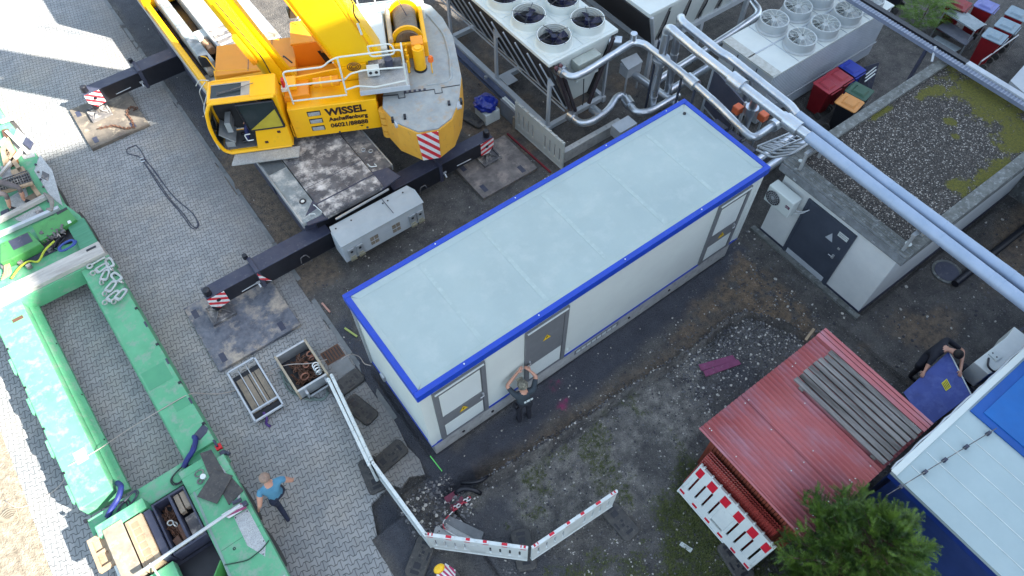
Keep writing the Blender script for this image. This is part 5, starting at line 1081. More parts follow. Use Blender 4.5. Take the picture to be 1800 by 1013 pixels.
MB().cyl((7.67, 8.9, .19), .05, .08, 14).build('foot', GALV, t); MB().cyl((7.67, 10.9, .19), .05, .08, 14).build('foot', GALV, t)

c2 = thing('air_chiller', 'white air cooled chiller with dark mesh side behind the upright silver pipes', 'chiller', (13.5, 7, 0))
MB().box(10.98, 17.5, 5.86, 9.2, 2.6, 2.72).build('top_casing', CHIL, c2, bevel=.015)
for i in range(4): axial_fan(11.75+i*1.35, 6.75, 2.72, .45, .12, c2, CHIL, NAVY, BLK, 5, 5)
MB().slab([(11.0, 5.92, 2.6), (11.62, 6.15, 1.3), (11.62, 9.0, 1.3), (11.0, 9.2, 2.6)], .04).build('mesh_side', COIL, c2)
for i in range(8):
    x0 = 11.02+i*.8
    MB().slab([(x0, 5.88, 2.6), (x0+.18 if i else 11.66, 6.16, 1.3), (x0+.66, 6.16, 1.3), (x0+.70, 5.88, 2.6)], .03).build('front_panel', CHIL, c2)
    MB().tube(rounded([(x0+.72, 5.84, 2.5), (x0+.70, 5.9, 2.0), (x0+.62, 6.0, 1.6), (x0+.78, 6.1, 1.4)], .08), .022, 7).build('refrigerant_pipe', BLK, c2)
MB().beam((11.06, 5.84, 2.6), (11.64, 6.12, 1.3), .09, .07).build('corner_post', GALVP, c2)
MB().box(11.55, 17.5, 6.08, 6.2, 1.14, 1.3).box(11.55, 11.67, 6.2, 9.0, 1.14, 1.3).build('base_rail', GALVP, c2)
for x0 in (11.6, 13.6, 15.6): MB().box(x0, x0+.12, 6.1, 6.22, 0, 1.14).build('leg', GALVP, c2); MB().box(x0, x0+.12, 8.8, 8.92, 0, 1.14).build('leg', GALVP, c2)

c3 = thing('packaged_chiller', 'big pale grey cooling unit with caged fan rings and round plum badge', 'chiller', (14.8, 3.7, 0))
x0, x1, y0, y1, zt3 = 12.72, 17.8, 2.75, 4.62, 1.85
MB().box(x0+.03, x1-.03, y0+.03, y1-.03, .12, zt3-.06).build('casing', TRN, c3)
lv = MB(); zz = x0+.10
while zz < x1-.1: lv.box(zz, zz+.035, y0+.012, y0+.031, .62, zt3-.09); zz += .075
lv.build('louvre_side', mat('louvre_grey', (.58, .63, .70), (.52, .57, .64), 3., .5), c3)
lv = MB(); zz = x0+.10
while zz < x1-.1: lv.box(zz, zz+.035, y0+.012, y0+.031, .16, .56); zz += .075
lv.build('louvre_side', MATS['louvre_grey'], c3)
MB().box(x0+.03, x1, y0-.01, y0+.012, .57, .60).build('side_rail', GALVP, c3)
MB().box(x0, x1, y0, y1, zt3-.06, zt3).build('top_casing', CHIL, c3, bevel=.01)
MB().box(x0+.03, x1, (y0+y1)/2-.02, (y0+y1)/2+.02, zt3, zt3+.02).build('top_seam', GALVP, c3)
for xs in (13.75, 14.75, 15.72, 16.7): MB().box(xs-.01, xs+.01, y0+.02, y1-.02, zt3, zt3+.012).build('top_seam', GALVP, c3)
for i in range(4):
    for j in range(2): axial_fan(14.24+i*.97, 3.22+j*.98, zt3+.01, .40, .28, c3, mat('fan_ring_grey', (.45, .49, .51), (.40, .44, .46), 4., .5), TRN, CHIL, 8, 10, i*.5)
for yy in (3.3, 4.0): MB().box(x0+.015, x0+.031, yy, yy+.02, .2, zt3-.1).build('panel_gap', BLK, c3)
MB(frame((x0+.028, 4.30, 1.42), (0, -1, 0), (0, 0, 1))).tube([(0, 0, 0), (0, 0, .012)], .095, 22).build('round_badge', mat('plum', (.09, .02, .07)), c3)
text('TRANE', .15, frame((x0+.02, 4.16, 1.37), (0, -1, 0), (0, 0, 1)), MATS['plum'], 'lettering', c3, .004, bold=.004)
text('AQUASTREAM', .06, frame((x0+.02, 3.25, 1.30), (0, -1, 0), (0, 0, 1)), STEEL, 'lettering', c3, .003)
MB().box(x0-.01, x0+.3, y0+.02, y1-.02, zt3, zt3+.02).build('edge_dirt', mat('dirty_edge', (.38, .38, .34), (.5, .52, .5), 9., .8), c3)

# ------------------------------------------------------------------ insulated pipes
V = Vector
def pipe(pts, r, rad, name='insulated_pipe', m=PIPE, label=None, cat='pipe', sleeves=(), caps=(), seams=.9, group=None, matt=None):
    pth = rounded(pts, rad, 7); t = thing(name, label, cat, tuple(pth[0]), group=group)
    qp, qr = [], []
    for a, c in zip(pth[:-1], pth[1:]):
        a, c = Vector(a), Vector(c); l = (c-a).length
        if l < .25: qp += [a]; qr += [r+(.004 if len(qr) % 2 else 0)]; continue
        k_ = max(1, int(l/seams)); d = (c-a).normalized()
        for i in range(k_+1):
            p = a+(c-a)*(i/k_); q0 = 0 if i else .001
            if i: qp += [p-d*.016, p-d*.012]; qr += [r, r+.005]
            if i < k_: qp += [p+d*.012, p+d*.016]; qr += [r+.005, r]
    qp += [V(pth[-1])]; qr += [r]; b = MB().tube(qp, qr, 22).build('cladding', m, t, smooth=True)
    for (a, c) in sleeves: MB().tube([a, c], r+.06, 22).build('sleeve', m, t, smooth=True)
    for (a, c, rr) in caps: MB().tube([a, c], rr, 20).build('end_cap', m, t, smooth=True)
    return t
V = Vector
pz = 3.3
pipe([(10.42, 4.72, 0), (10.42, 4.72, pz), (10.33, 3.65, pz), (10.27, 1.2, pz), (10.27, .1, pz)], .112, .18, label='front one of the two long silver pipes, shiny stretch rising out of the yard', sleeves=[(V((10.30, 2.45, pz)), V((10.29, 2.05, pz))), (V((10.27, .75, pz)), V((10.27, .35, pz)))], caps=[(V((10.42, 4.72, 2.25)), V((10.42, 4.72, 2.32)), .24)], group='long pipes over the grey building')
pipe([(10.27, .1, pz), (10.17, -4.6, pz), (10.10, -9.5, pz)], .128, .1, m=PIPEM, label='front one of the two long pipes, matt bluish stretch over the gravel roof', seams=1.05, group='long pipes over the grey building')
pipe([(11.2, 4.85, 0), (11.0, 4.85, pz-.05), (10.80, 4.65, pz+.02), (10.74, 3.2, pz), (10.78, 3.0, pz), (10.68, .95, pz), (10.62, .70, pz-.04)], .105, .15, label='rear one of the two long silver pipes, shiny kinked stretch beside the cooling unit', sleeves=[], group='long pipes over the grey building')
pipe([(10.62, .70, pz-.04), (10.52, -1.8, pz), (10.51, -4.6, pz), (10.47, -9.5, pz)], .122, .1, m=PIPEM, label='rear one of the two long pipes, matt bluish stretch over the gravel roof', seams=1.05, group='long pipes over the grey building')
for yy in (-.15, -2.95):
    t = thing('pipe_support', 'low steel support under the two pipes at the %s edge of the gravel roof' % ('near left' if yy > -1 else 'right hand'), 'pipe support', (10.4, yy, 2.56))
    MB().box(10.0, 10.8, yy-.04, yy+.04, 3.08, 3.14).build('cross_bar', GALV, t); MB().box(10.05, 10.11, yy-.03, yy+.03, 2.56, 3.08).build('leg', GALV, t); MB().box(10.69, 10.75, yy-.03, yy+.03, 2.56, 3.08).build('leg', GALV, t)
zc = 2.42
pipe([(7.95, 5.88, zc), (7.96, 5.46, zc), (8.35, 5.40, zc), (10.15, 5.56, zc), (10.35, 5.35, zc), (10.35, 3.9, zc), (10.24, 2.56, zc), (10.05, 1.22, zc), (11.25, 1.25, zc)], .095, .22, label='silver pipe bent around the white container corner, from the dry cooler', sleeves=[(V((10.33, 3.7, zc)), V((10.30, 3.35, zc))), (V((10.75, 1.24, zc)), V((11.25, 1.25, zc)))], caps=[(V((7.95, 5.95, zc)), V((7.96, 5.72, zc)), .15)], seams=.7)
pipe([(10.15, 5.56, zc), (10.15, 5.56, zc+.28)], .09, .02, label='short upright silver stub on the dry cooler pipe', name='pipe_stub', seams=9)
pipe([(9.95, 5.75, zc), (9.7, 6.0, zc)], .13, .02, label='short silver stub with cap behind the bend of the dry cooler pipe', name='pipe_stub', seams=9)
zd = .7
pipe([(8.34, 5.72, zd), (8.36, 5.36, zd), (8.62, 5.22, zd), (9.30, 5.28, zd), (9.85, 5.55, zd), (10.05, 5.52, zd), (9.85, 4.75, zd), (10.2, 4.55, zd), (11.3, 4.55, zd)], .10, .22, label='low silver pipe with two bends between dry cooler and container', sleeves=[(V((10.0, 5.33, zd)), V((9.93, 5.05, zd)))], caps=[(V((8.34, 5.80, zd)), V((8.35, 5.62, zd)), .15), (V((9.0, 5.62, zd)), V((9.0, 5.26, zd)), .13)], seams=.6)
pipe([(10.95, 6.35, .6), (11.1, 4.2, .6), (11.1, 3.0, .5)], .11, .1, label='low silver pipe running down from the sheet metal hood', seams=.8)
pipe([(11.15, 5.45, .55), (14.9, 5.62, .65), (15.9, 5.7, .7), (16.2, 6.6, .75)], .12, .3, label='long low silver pipe under the raised chiller', seams=1.2)
pipe([(11.0, 5.0, .45), (13.2, 5.05, .5)], .12, .1, label='low silver pipe parallel to the one under the raised chiller', seams=.8)
pipe([(9.9, 1.55, .5), (13.2, 1.62, .6)], .12, .1, label='silver pipe beside the container corner, farther of the low pair', seams=.6)
pipe([(9.9, 1.22, .5), (13.2, 1.25, .6)], .12, .1, label='silver pipe beside the container corner, nearer of the low pair', seams=.6)
pipe([(12.0, 2.9, .0), (12.0, 2.9, 2.0), (11.55, 3.0, 2.6), (10.9, 2.8, 3.2)], .09, .2, label='silver pipe rising to the long pipes beside the dark panel', seams=.8)
pipe([(11.35, 2.25, .0), (11.35, 2.25, 1.9), (10.75, 1.9, 2.9)], .10, .2, label='silver pipe rising between the two orange valve boxes', seams=.6, caps=[(V((11.35, 2.25, 1.75)), V((11.35, 2.25, 1.95)), .17)])
pipe([(10.45, 2.6, 0), (10.45, 2.6, 1.5)], .12, .05, label='short upright silver pipe behind the far container corner', seams=.5)
for (x, y, lab) in ((11.22, 2.55, 'orange valve actuator left of the upright pipe'), (11.55, 1.98, 'orange valve actuator right of the upright pipe')):
    t = thing('valve_actuator', lab, 'valve', (x, y, 1.6)); MB().box(x-.12, x+.1, y-.11, y+.11, 1.62, 1.84).build('housing', mat('orange_plastic', (.72, .16, .06), (.62, .13, .05), 5., .5), t, bevel=.03); MB().tube([(x, y, .0), (x, y, 1.62)], .03, 10).build('stem', GALV, t)
# hoods, panel, posts
t = thing('sheet_metal_hood', 'square sheet metal hood on the low pipe beside the dry cooler', 'hood', (10.95, 6.2, 0))
MB().slab([(10.62, 5.98, .98), (11.2, 6.0, .98), (11.27, 6.36, 1.02), (10.70, 6.40, 1.02)], .04).box(10.66, 11.2, 6.02, 6.36, .6, .94).build('hood', GALVP, t); MB().box(10.66, 10.70, 6.02, 6.06, 0, .6).box(11.14, 11.18, 6.02, 6.06, 0, .6).build('leg', GALVP, t)
t = thing('cable_box', 'flat galvanised box at the edge of the white container roof', 'box', (9.2, 4.6, 0))
MB().box(8.93, 9.55, 4.36, 4.74, .45, .80).build('box', mat('brushed_zinc', (.45, .49, .53), (.38, .42, .46), 3., .4, .5), t, bevel=.01); MB().box(9.0, 9.06, 4.5, 4.56, 0, .45).box(9.4, 9.46, 4.5, 4.56, 0, .45).build('leg', GALV, t)
t = thing('equipment_screen', 'dark framed panel standing under the two long pipes', 'panel', (11.9, 3.5, 0))
a, b = P(1257, 120, 1.8), P(1312, 182, 1.8)
MB().slab([a, b, (b.x, b.y, .5), (a.x, a.y, .5)], .05).build('panel', mat('slate_panel', (.07, .075, .11), (.05, .055, .085), 2., .5), t)
MB().beam((a.x-.03, a.y, 1.85), (a.x-.03, a.y, 0), .07, .07).beam((b.x-.03, b.y, 1.85), (b.x-.03, b.y, 0), .07, .07).beam((a.x-.03, a.y, .5), (b.x-.03, b.y, .5), .05, .05).build('frame', GALVP, t)
for (x, y, h_, lab) in ((10.7, 5.15, 2.45, 'dark post propping the bend of the dry cooler pipe'), (10.28, 3.35, 2.3, 'dark post under the sleeve of the dry cooler pipe'), (10.5, 4.0, 2.3, 'thin dark post just behind the dry cooler pipe'), (9.5, 1.7, 2.3, 'black sloping post at the far right corner of the white container')):
    t = thing('steel_post', lab, 'post', (x, y, 0)); MB().tube([(x, y, 0), (x+.02, y, h_)], .035, 10).build('post', mat('post_slate', (.05, .06, .09)), t); MB().cyl((x, y, 0), .09, .02, 14).build('foot', GALV, t)
t = thing('upright_cabinet_frame', 'row of dark narrow cabinets behind the right end of the container', 'cabinet', (11.2, 2.2, 0))
for i in range(3): MB().box(10.45+i*.02, 10.9, 1.45+i*.5, 1.85+i*.5, 0, 1.35).build('cabinet', BLKT, t, bevel=.01); MB().box(10.44, 10.46, 1.43+i*.5, 1.47+i*.5, 0, 1.4).build('edge', GALV, t)
mb = MB()
for i in range(5): mb.tube(rounded([(10.0+.12*i, 1.0, 2.3), (10.15+.15*i, .62+.03*i, 2.25), (10.35+.13*i, .3, 2.5), (10.6+.1*i, .25, 2.62)], .1), .03, 8)
tag(mb.build('cable_bundle', GALV, smooth='all'), 'bundle of silver cables dropping past the corner of the gravel roof', 'cables')
t = thing('cable_ladder', 'small metal ladder tray beside the corner of the gravel roof', 'cable tray', (10.6, .7, 2.4))
for i in (0, 1): MB().beam((9.9+i*.15, .95-i*.3, 2.5), (11.2+i*.1, .65-i*.3, 2.62), .03, .05).build('side_rail', GALV, t)
for i in range(8): MB().beam((9.95+i*.16, .93-i*.035, 2.5+i*.015), (10.1+i*.155, .63-i*.035, 2.5+i*.015), .025, .02).build('rung', GALV, t)
# low concrete upstand, blocks, steel frame
tag(MB().box(7.55, 9.6, 4.98, 5.14, -.05, .38).build('low_wall', CONC, bevel=.01), 'low concrete wall between container and dry cooler', 'low wall')
# fittings along the top: cable tray over the end of the roof
t = thing('cable_duct', 'long ribbed cable duct crossing behind the gravel roof', 'cable duct', (15.8, 0, 2.6))
MB().box(15.68, 15.82, -5.5, 9.0, 2.66, 2.76).build('duct', mat('duct_blue', (.17, .20, .28), (.13, .16, .23), 3., .5), t)
mb = MB()
for i in range(100): mb.box(15.67, 15.83, -3.0+i*.09, -3.0+i*.09+.03, 2.76, 2.772)
mb.build('ribs', mat('duct_rib', (.28, .32, .40)), t)
MB().box(15.86, 16.02, -5.5, -.35, 2.72, 2.80).build('cover', mat('duct_cover', (.46, .50, .56)), t); MB().box(15.90, 16.05, -.35, 9., 2.72, 2.78).build('black_hose', BLK, t)
MB().box(15.72, 15.80, .6, .68, 0, 2.66).build('leg', BLKT, t); MB().beam((15.55, .3, 2.58), (15.8, .5, 2.8), .05, .03).build('strut', GALVP, t)
# parked items between cooling unit and substation
def wheelie(x, y, body, lid, lab, a=0., group='wheeled bins', cat='bin'):
    t = thing('wheelie_bin', lab, cat, (x, y, 0), a, group); M = WM[t.name]
    mb = MB(M); w0, w1 = .20, .27
    mb.add([(-w0, -w0, .06), (w0, -w0, .06), (w0, w0, .06), (-w0, w0, .06), (-w1, -w1, .95), (w1, -w1, .95), (w1, w1, .95), (-w1, w1, .95)], [(0, 3, 2, 1), (4, 5, 6, 7), (0, 1, 5, 4), (1, 2, 6, 5), (2, 3, 7, 6), (3, 0, 4, 7)]); mb.build('body', body, t, bevel=.02)
    l = MB(M).prism([(-.29, -.26), (-.25, -.30), (.25, -.30), (.29, -.26), (.29, .30), (-.29, .30)], .96, .99).build('lid', lid, t, bevel=.01)
    MB(M).add([(-.18, -.2, .99), (.18, -.2, .99), (.18, .2, .99), (-.18, .2, .99), (-.13, -.15, 1.03), (.13, -.15, 1.03), (.13, .15, 1.03), (-.13, .15, 1.03)], [(0, 3, 2, 1), (4, 5, 6, 7), (0, 1, 5, 4), (1, 2, 6, 5), (2, 3, 7, 6), (3, 0, 4, 7)]).build('lid_dome', lid, l, bevel=.01)
    MB(M).tube([(-.22, .33, .94), (.22, .33, .94)], .018, 8).build('handle', lid, t); 
    for s_ in (-1, 1): MB(M).tube([(s_*.20, .24, .10), (s_*.25, .24, .10)], .10, 14).build('wheel', RUB, t)
    return t
LR = mat('lid_red', (.36, .02, .035), (.3, .015, .03), 4., .35)
wheelie(14.68, 2.18, BINR, LR, 'dark red wheelie bin nearest the viewer in front of the cooling unit', R(180))
wheelie(15.24, 2.20, BINR, LR, 'dark red wheelie bin between its red twin and the blue bin', R(180))
wheelie(15.74, 2.20, BINB, BINB, 'blue lidded wheelie bin beside the two red ones', R(180))
wheelie(14.60, 1.32, BLK, ORG, 'black wheelie bin with orange lid beside the gravel roof', R(10))
wheelie(15.18, 1.45, BLK, mat('lid_green', (.03, .10, .06), (.025, .08, .05), 4., .5), 'black wheelie bin with dark green lid behind the orange lidded one', R(10))
t = thing('louvred_grille', 'dark grille with three pale slots leaning on the cooling unit', 'grille', (17.2, 2.4, 0))
g0, g1 = P(1512, 160, .1), P(1540, 110, .7)
MB().slab([P(1500, 165, .2), P(1530, 165, .2), P(1546, 110, .9), P(1520, 118, .9)], .03).build('panel', BLKT, t)
for i in range(3): MB().beam(P(1522-i*1, 132-i*(-6), .75), P(1542-i*2, 116+i*7, .8), .03, .03).build('slot', WHITE, t)
# table with shelves, shrub, red bins in the far corner
t = thing('shelf_table', 'metal shelf table with three pale boards in front of the red bins', 'table', (20.4, 1.6, 0))
q4 = lambda pts, z: [P(u, v, z) for u, v in pts]
MB().slab(q4([(1661, 21), (1681, 9), (1733, 43), (1714, 54)], .92), .04).build('table_top', mat('table_grey', (.30, .35, .38), (.22, .27, .30), 5., .7, c3=(.15, .18, .2), s3=9.), t)
MB().slab(q4([(1647, 48), (1665, 36), (1712, 66), (1698, 80)], .55), .03).build('shelf', mat('shelf_grey', (.13, .14, .17), (.09, .1, .13), 5., .7), t)
MB().slab(q4([(1634, 72), (1648, 62), (1690, 85), (1672, 95)], .25), .03).build('shelf', MATS['table_grey'], t)
for (u, v) in ((1661, 21), (1681, 9), (1733, 43), (1714, 54)): p = P(u, v, .92); MB().tube([p, (p.x, p.y, 0)], .025, 8).build('leg', GALV, t)
LG = mat('lid_bluegrey', (.22, .30, .36), (.18, .25, .31), 4., .6, c3=(.3, .36, .38), s3=9.)
wheelie(20.27, .60, BINR, LG, 'red wheelie bin with grey blue lid nearest the shelf table', R(190), 'grey lidded red bins')
wheelie(21.0, .66, BINR, LG, 'second red wheelie bin with grey blue lid, behind the nearest one', R(190), 'grey lidded red bins')
wheelie(21.75, .80, BINR, LG, 'farthest red wheelie bin with grey blue lid at the right picture edge', R(190), 'grey lidded red bins')
wheelie(20.75, 2.15, BINR, BINR, 'red wheelie bin with red lid and white tag behind the shelf table', R(190), 'grey lidded red bins')
wheelie(21.35, 1.60, BINR, mat('lid_violet', (.16, .18, .45), (.12, .14, .36), 4., .5), 'red wheelie bin with violet blue lid at the top picture edge', R(190), 'grey lidded red bins')
wheelie(20.4, 3.9, BLK, mat('lid_dark', (.03, .04, .045)), 'dark wheelie bin half hidden behind the green shrub', R(190), 'grey lidded red bins')
t = thing('handrail', 'light metal rail running in front of the red bins', 'rail', (19.8, 0, 0)); MB().tube([P(1725, 108, .6), P(1790, 62, .6)], .025, 8).build('rail', GALV, t)
p = P(1725, 108, .6); MB().tube([p, (p.x, p.y, 0)], .02, 8).build('post', GALV, t); p = P(1790, 62, .6); MB().tube([p, (p.x, p.y, 0)], .02, 8).build('post', GALV, t)
tag(MB().box(16.32, 19.2, -4.5, -.6, -.02, .004).build('paving', MATS['paver']), kind='structure')
tag(MB().slab([P(1776, 142, .5), P(1840, 70, .5), P(1900, 120, .5), P(1830, 190, .5)][::-1], .5).build('pale_slab', GALVP), 'pale grey block at the right edge near the red bins', 'block')
tag(MB().box(16.34, 16.52, -4.5, .25, -.05, 2.4).build('boundary_wall', CONCD, bevel=.01), 'weathered concrete wall behind the gravel roof', 'wall')
def leaf_cloud(name_, par, m, cx_, cy_, z0, z1, rad, n_, size, seed, shape, droop=.0):
    rs_ = np.random.RandomState(seed); Vv = []; Ff = []
    for i in range(n_):
        h_ = rs_.rand(); a = rs_.uniform(0, 6.283); rr = shape(h_)*rad*(.55+.45*rs_.rand()**.5); x = cx_+rr*math.cos(a); y = cy_+rr*math.sin(a); z = z0+(z1-z0)*h_
        d = Vector((math.cos(a), math.sin(a), .5-droop)).normalized(); side = d.cross(Vector((0, 0, 1))).normalized()
        fr_l = size*rs_.uniform(.6, 1.3)
        for k_ in range(7):
            c = Vector((x, y, z))+d*fr_l*k_/7-Vector((0, 0, 1))*(k_/7)**2*fr_l*.35
            for s_ in (-1, 1):
                e = (side*s_+d*.5).normalized()*fr_l*.42*(1-k_/9); w_ = d*fr_l*.06; o_ = len(Vv); Vv += [tuple(c-w_), tuple(c+e*.6+Vector((0, 0, .01))), tuple(c+e), tuple(c+w_)]; Ff.append((o_, o_+1, o_+2, o_+3))
    mb = MB(); mb.v = Vv; mb.f = Ff; return mb.build(name_, m, par)
t = thing('green_shrub', 'bright green fern leaved shrub behind the cable duct', 'shrub', (20.3, 2.75, 0))
leaf_cloud('foliage', t, mat('fern_green', (.12, .22, .02), (.06, .13, .015), 5., .6), 20.2, 2.75, .2, 1.3, .75, 260, .36, 5, lambda h: .35+.65*(1-abs(h*2-1)))
MB().tube([(20.3, 2.75, 0), (20.25, 2.75, .9)], [.03, .015], 8).build('stem', WOODX, t)

# ------------------------------------------------------------------ barriers
BRED = mat('reflective_red', (.62, .01, .035), (.52, .01, .03), 6., .35)
def barrier(a, b, lab, lean=None, red=1, z0=.06, h_=.98, m=None):
    """plastic fence board between two foot points; lean = horizontal offset of its top"""
    m = m or PLW; a, b = Vector((*a, z0)), Vector((*b, z0)); X = (b-a).normalized(); ln = (b-a).length; Lv = Vector((*(lean or (0, 0)), h_)).normalized()
    F0 = frame(a, X, Lv); t = thing('barrier_board', lab, 'barrier', tuple(a-Vector((0, 0, z0))), group='plastic barrier boards round the dig')
    hh = 1.0; th = .022
    mb = MB(F0).box(0, ln, hh-.28, hh-.02, -th, th).box(0, ln, .06, .26, -th, th).box(0, .06, .19, hh-.28, -th, th).box(ln-.06, ln, .19, hh-.28, -th, th).box(ln*.42, ln*.58, .19, hh-.28, -th, th)
    n_ = 4
    for s0, s1 in ((.06, ln*.42), (ln*.58, ln-.06)):
        w_ = (s1-s0)/n_
        for i in range(n_+1):
            xx = s0+w_*i; mb.box(max(s0, xx-w_*.39), min(s1, xx+w_*.39), .19, hh-.28, -th*.8, th*.8)
    mb.box(0, ln, hh-.02, hh+.012, -.034, .034).box(0, ln, .03, .06, -.034, .034)
    mb.build('board', m, t, bevel=.006)
    MB(F0).tube([(.02, 0, 0), (.02, 1.04, 0)], .024, 10).build('post', m, t); MB(F0).tube([(ln-.02, 0, 0), (ln-.02, 1.04, 0)], .024, 10).build('post', m, t)
    for i in range(9):
        xx = .1+i*(ln-.2)/8; MB(F0).box(xx-.018, xx+.018, hh+.012, hh+.05, -.02, .02).build('lug', m, t)
    MB(F0).box(ln*.44, ln*.56, .55, .59, th, th+.012).build('name_bar', GALV, t)
    if red:
        k_ = 6; w_ = ln/(2*k_-1)
        for i in range(k_):
            for s_ in ((-1, 1) if red == 2 else ()): MB(F0).box(max(.04, (2*i)*w_+(.0)), min(ln-.04, (2*i+1)*w_), hh-.265, hh-.05, s_*th, s_*(th+.004)).build('reflector', BRED, t)
            if red == 2: MB(F0).box((2*i+.15)*w_, (2*i+.85)*w_, .09, .145, th, th+.004).build('reflector', BRED, t); MB(F0).box((2*i+.15)*w_, (2*i+.85)*w_, .09, .145, -th-.004, -th).build('reflector', BRED, t)
            if red == 1:
                for s_ in (-1, 1): MB(F0).box((2*i+.2)*w_, (2*i+.8)*w_, hh-.10, hh-.045, s_*th, s_*(th+.004)).build('reflector', BRED, t)
                MB(F0).box((2*i+.2)*w_, (2*i+.8)*w_, hh+.0125, hh+.0165, -.018, .030).build('reflector', BRED, t)
    return t
barrier((-.95, 2.46), (-1.20, .30), 'thin white barrier board ending left of the crate of chains, nearer the walking man', red=False)
barrier((-.85, 2.50), (-1.12, .36), 'thin white barrier board parallel to its neighbour, on the container side', red=False)
barrier((-1.12, .33), (-1.03, -1.50), 'white barrier board between the parallel pair and the corner foot', red=False)
barrier((.36, -2.80), (-1.03, -1.46), 'red and white barrier board from the corner foot to the lower middle foot')
barrier((2.38, -2.98), (.42, -2.84), 'red and white barrier board at the lower right end of the line')
barrier((3.66, -5.52), (3.68, -3.55), 'big red and white barrier board leaning on the red shed', red=2, lean=(.43, .02), z0=.04)
barrier((7.30, 4.75), (7.22, 6.80), 'greyish barrier board without red standing before the dry cooler', red=False, m=mat('barrier_grey', (.46, .48, .46), (.40, .42, .40), 4., .6))
for i in range(3):
    t = thing('dark_crate', 'dark grey slotted plastic piece number %s in the row behind the grey barrier board' % ('one', 'two', 'three')[i], 'plastic frame', (7.3, 7.1+i*.1, 0), group='slotted plastic pieces behind the grey barrier') if i == 0 else None
    if t: 
        t['label'] = 'pale slotted plastic frames stacked at the far end of the grey barrier board'
        for k_ in range(3): MB().box(7.22+k_*.07, 7.27+k_*.07, 6.86, 7.55, .05, .62).build('frame', PLW if k_ else mat('frame_dark', (.2, .22, .25)), t, bevel=.01)
def foot(x, y, a, lab):
    t = thing('barrier_weight', lab, 'rubber foot', (x, y, 0), a, 'black rubber barrier feet'); M = WM[t.name]; z = gz(x, y); z = max(z, -.02) if y > 0 else z
    MB(M).prism([(-.40, -.14), (-.34, -.20), (.34, -.20), (.40, -.14), (.40, .14), (.34, .20), (-.34, .20), (-.40, .14)], z, z+.10).build('body', RUB, t, bevel=.025)
    for (hx, hy, wx, wy) in ((-.30, 0, .035, .09), (-.17, 0, .06, .07), (0.02, .02, .025, .025), (.10, -.02, .03, .03), (.18, .03, .02, .02), (.27, 0, .03, .08), (.05, -.14, .08, .02)):
        MB(M).box(hx-wx, hx+wx, hy-wy, hy+wy, z+.098, z+.104).build('socket', BLK, t)
    return t
foot(-.62, 2.66, R(5), 'black rubber foot nearest the drain grate')
foot(-.68, 1.93, R(-75), 'black rubber foot turned lengthwise between the other two beside the container')
foot(-.73, .62, R(8), 'black rubber foot lowest of the three beside the container, near its corner')
foot(-1.22, .50, R(80), 'black rubber foot under the meeting point of the thin barrier boards')
foot(-1.30, -1.52, R(35), 'black rubber foot at the corner of the barrier line, partly on paving')
foot(.42, -2.60, R(-115), 'black rubber foot under the lower middle joint of the barrier line')
foot(2.32, -3.32, R(-88), 'black rubber foot at the right end of the barrier line')
foot(3.62, -5.25, R(-100), 'black rubber foot partly under the barrier board leaning on the shed')
foot(6.45, 7.85, R(-75), 'black rubber foot behind the counterweight, by the blue bag')
# striped beacon board with yellow lamp
t = thing('hazard_beacon', 'striped guide board with yellow lamp below the corner of the barrier line', 'warning beacon', (-1.05, -2.2, 0))
a_, b_ = P(770, 1008, .75), P(795, 992, .75)
MB().slab([P(766, 1012, .72), P(782, 992, .95), P(800, 1004, .95), P(800, 1030, .60), P(778, 1040, .5)], .03).build('board', stripes('beacon_stripes', (.9, -.2, .8), .12, (.68, .72, .72), (.42, .02, .12)), t)
l = MB().add(blob(P(773, 1000, 1.02).x, P(773, 1000, 1.02).y, 1.02, .11, .085, .06, .0, 1).v, []); l = blob(P(772, 1000, 1.0).x, P(772, 1000, 1.0).y, 1.0, .11, .08, .07, 0., 1).build('lamp', mat('lamp_yellow', (.85, .5, .01), None, 3., .3), t, smooth='all')
MB().box(-1.25, -.85, -2.75, -2.1, -.05, .06).build('foot', RUB, t, bevel=.02)

# ------------------------------------------------------------------ crates, drain, small things
t = thing('chain_crate', 'open wooden crate full of rusty chains and shackles on the paving', 'crate', (-1.22, 3.55, 0))
MB().box(-1.62, -.86, 2.92, 4.00, .04, .08).build('floor', BLK, t)
for a in ((-1.64, -1.59, 2.92, 4.02), (-.90, -.85, 2.92, 4.02)): MB().box(*a, .06, .42).build('side_board', mat('crate_board', (.42, .36, .26), (.3, .26, .2), 3., .8), t)
for a in ((-1.59, -.90, 2.92, 2.97), (-1.59, -.90, 3.97, 4.02)): MB().box(*a, .06, .42).build('side_board', GALV, t)
MB().box(-1.45, -.95, 2.80, 2.83, .12, .16).box(-1.47, -1.42, 2.80, 2.92, .12, .34).box(-.98, -.93, 2.80, 2.92, .12, .34).build('end_bracket', GALV, t)
rs2 = np.random.RandomState(9)
cp = [(-1.52+.55*rs2.rand(), 3.05+.85*rs2.rand(), .12+.2*rs2.rand()) for i in range(40)]
tag(chain(cp, .04, 'rusty_chain', RUST), 'rusty chains heaped in the crate beside the drain', 'chain')
for i, (u, v, r_) in enumerate(((545, 622, .06), (538, 642, .05), (536, 662, .075), (548, 630, .055))):
    p = P(u, v, .38); tag(MB().torus(p, r_, .02, Matrix.Rotation(.5*i, 4, 'X'), 20, 7, 1.2).build('copper_shackle', mat('copper_steel', (.28, .13, .09), (.2, .09, .06), 8., .45, .6)), ('uppermost reddish shackle in the crate of chains', 'reddish shackle in the middle of the crate of chains', 'lowest and largest reddish shackle in the crate of chains', 'reddish shackle just below the uppermost one in the crate')[i], 'shackle', 'reddish shackles in the crate')
mb = MB()
for i in range(4): mb.torus(P(555+i*2, 643+i*4, .4), .07, .02, Matrix.Rotation(.6+i*.3, 4, 'X'), 16, 6)
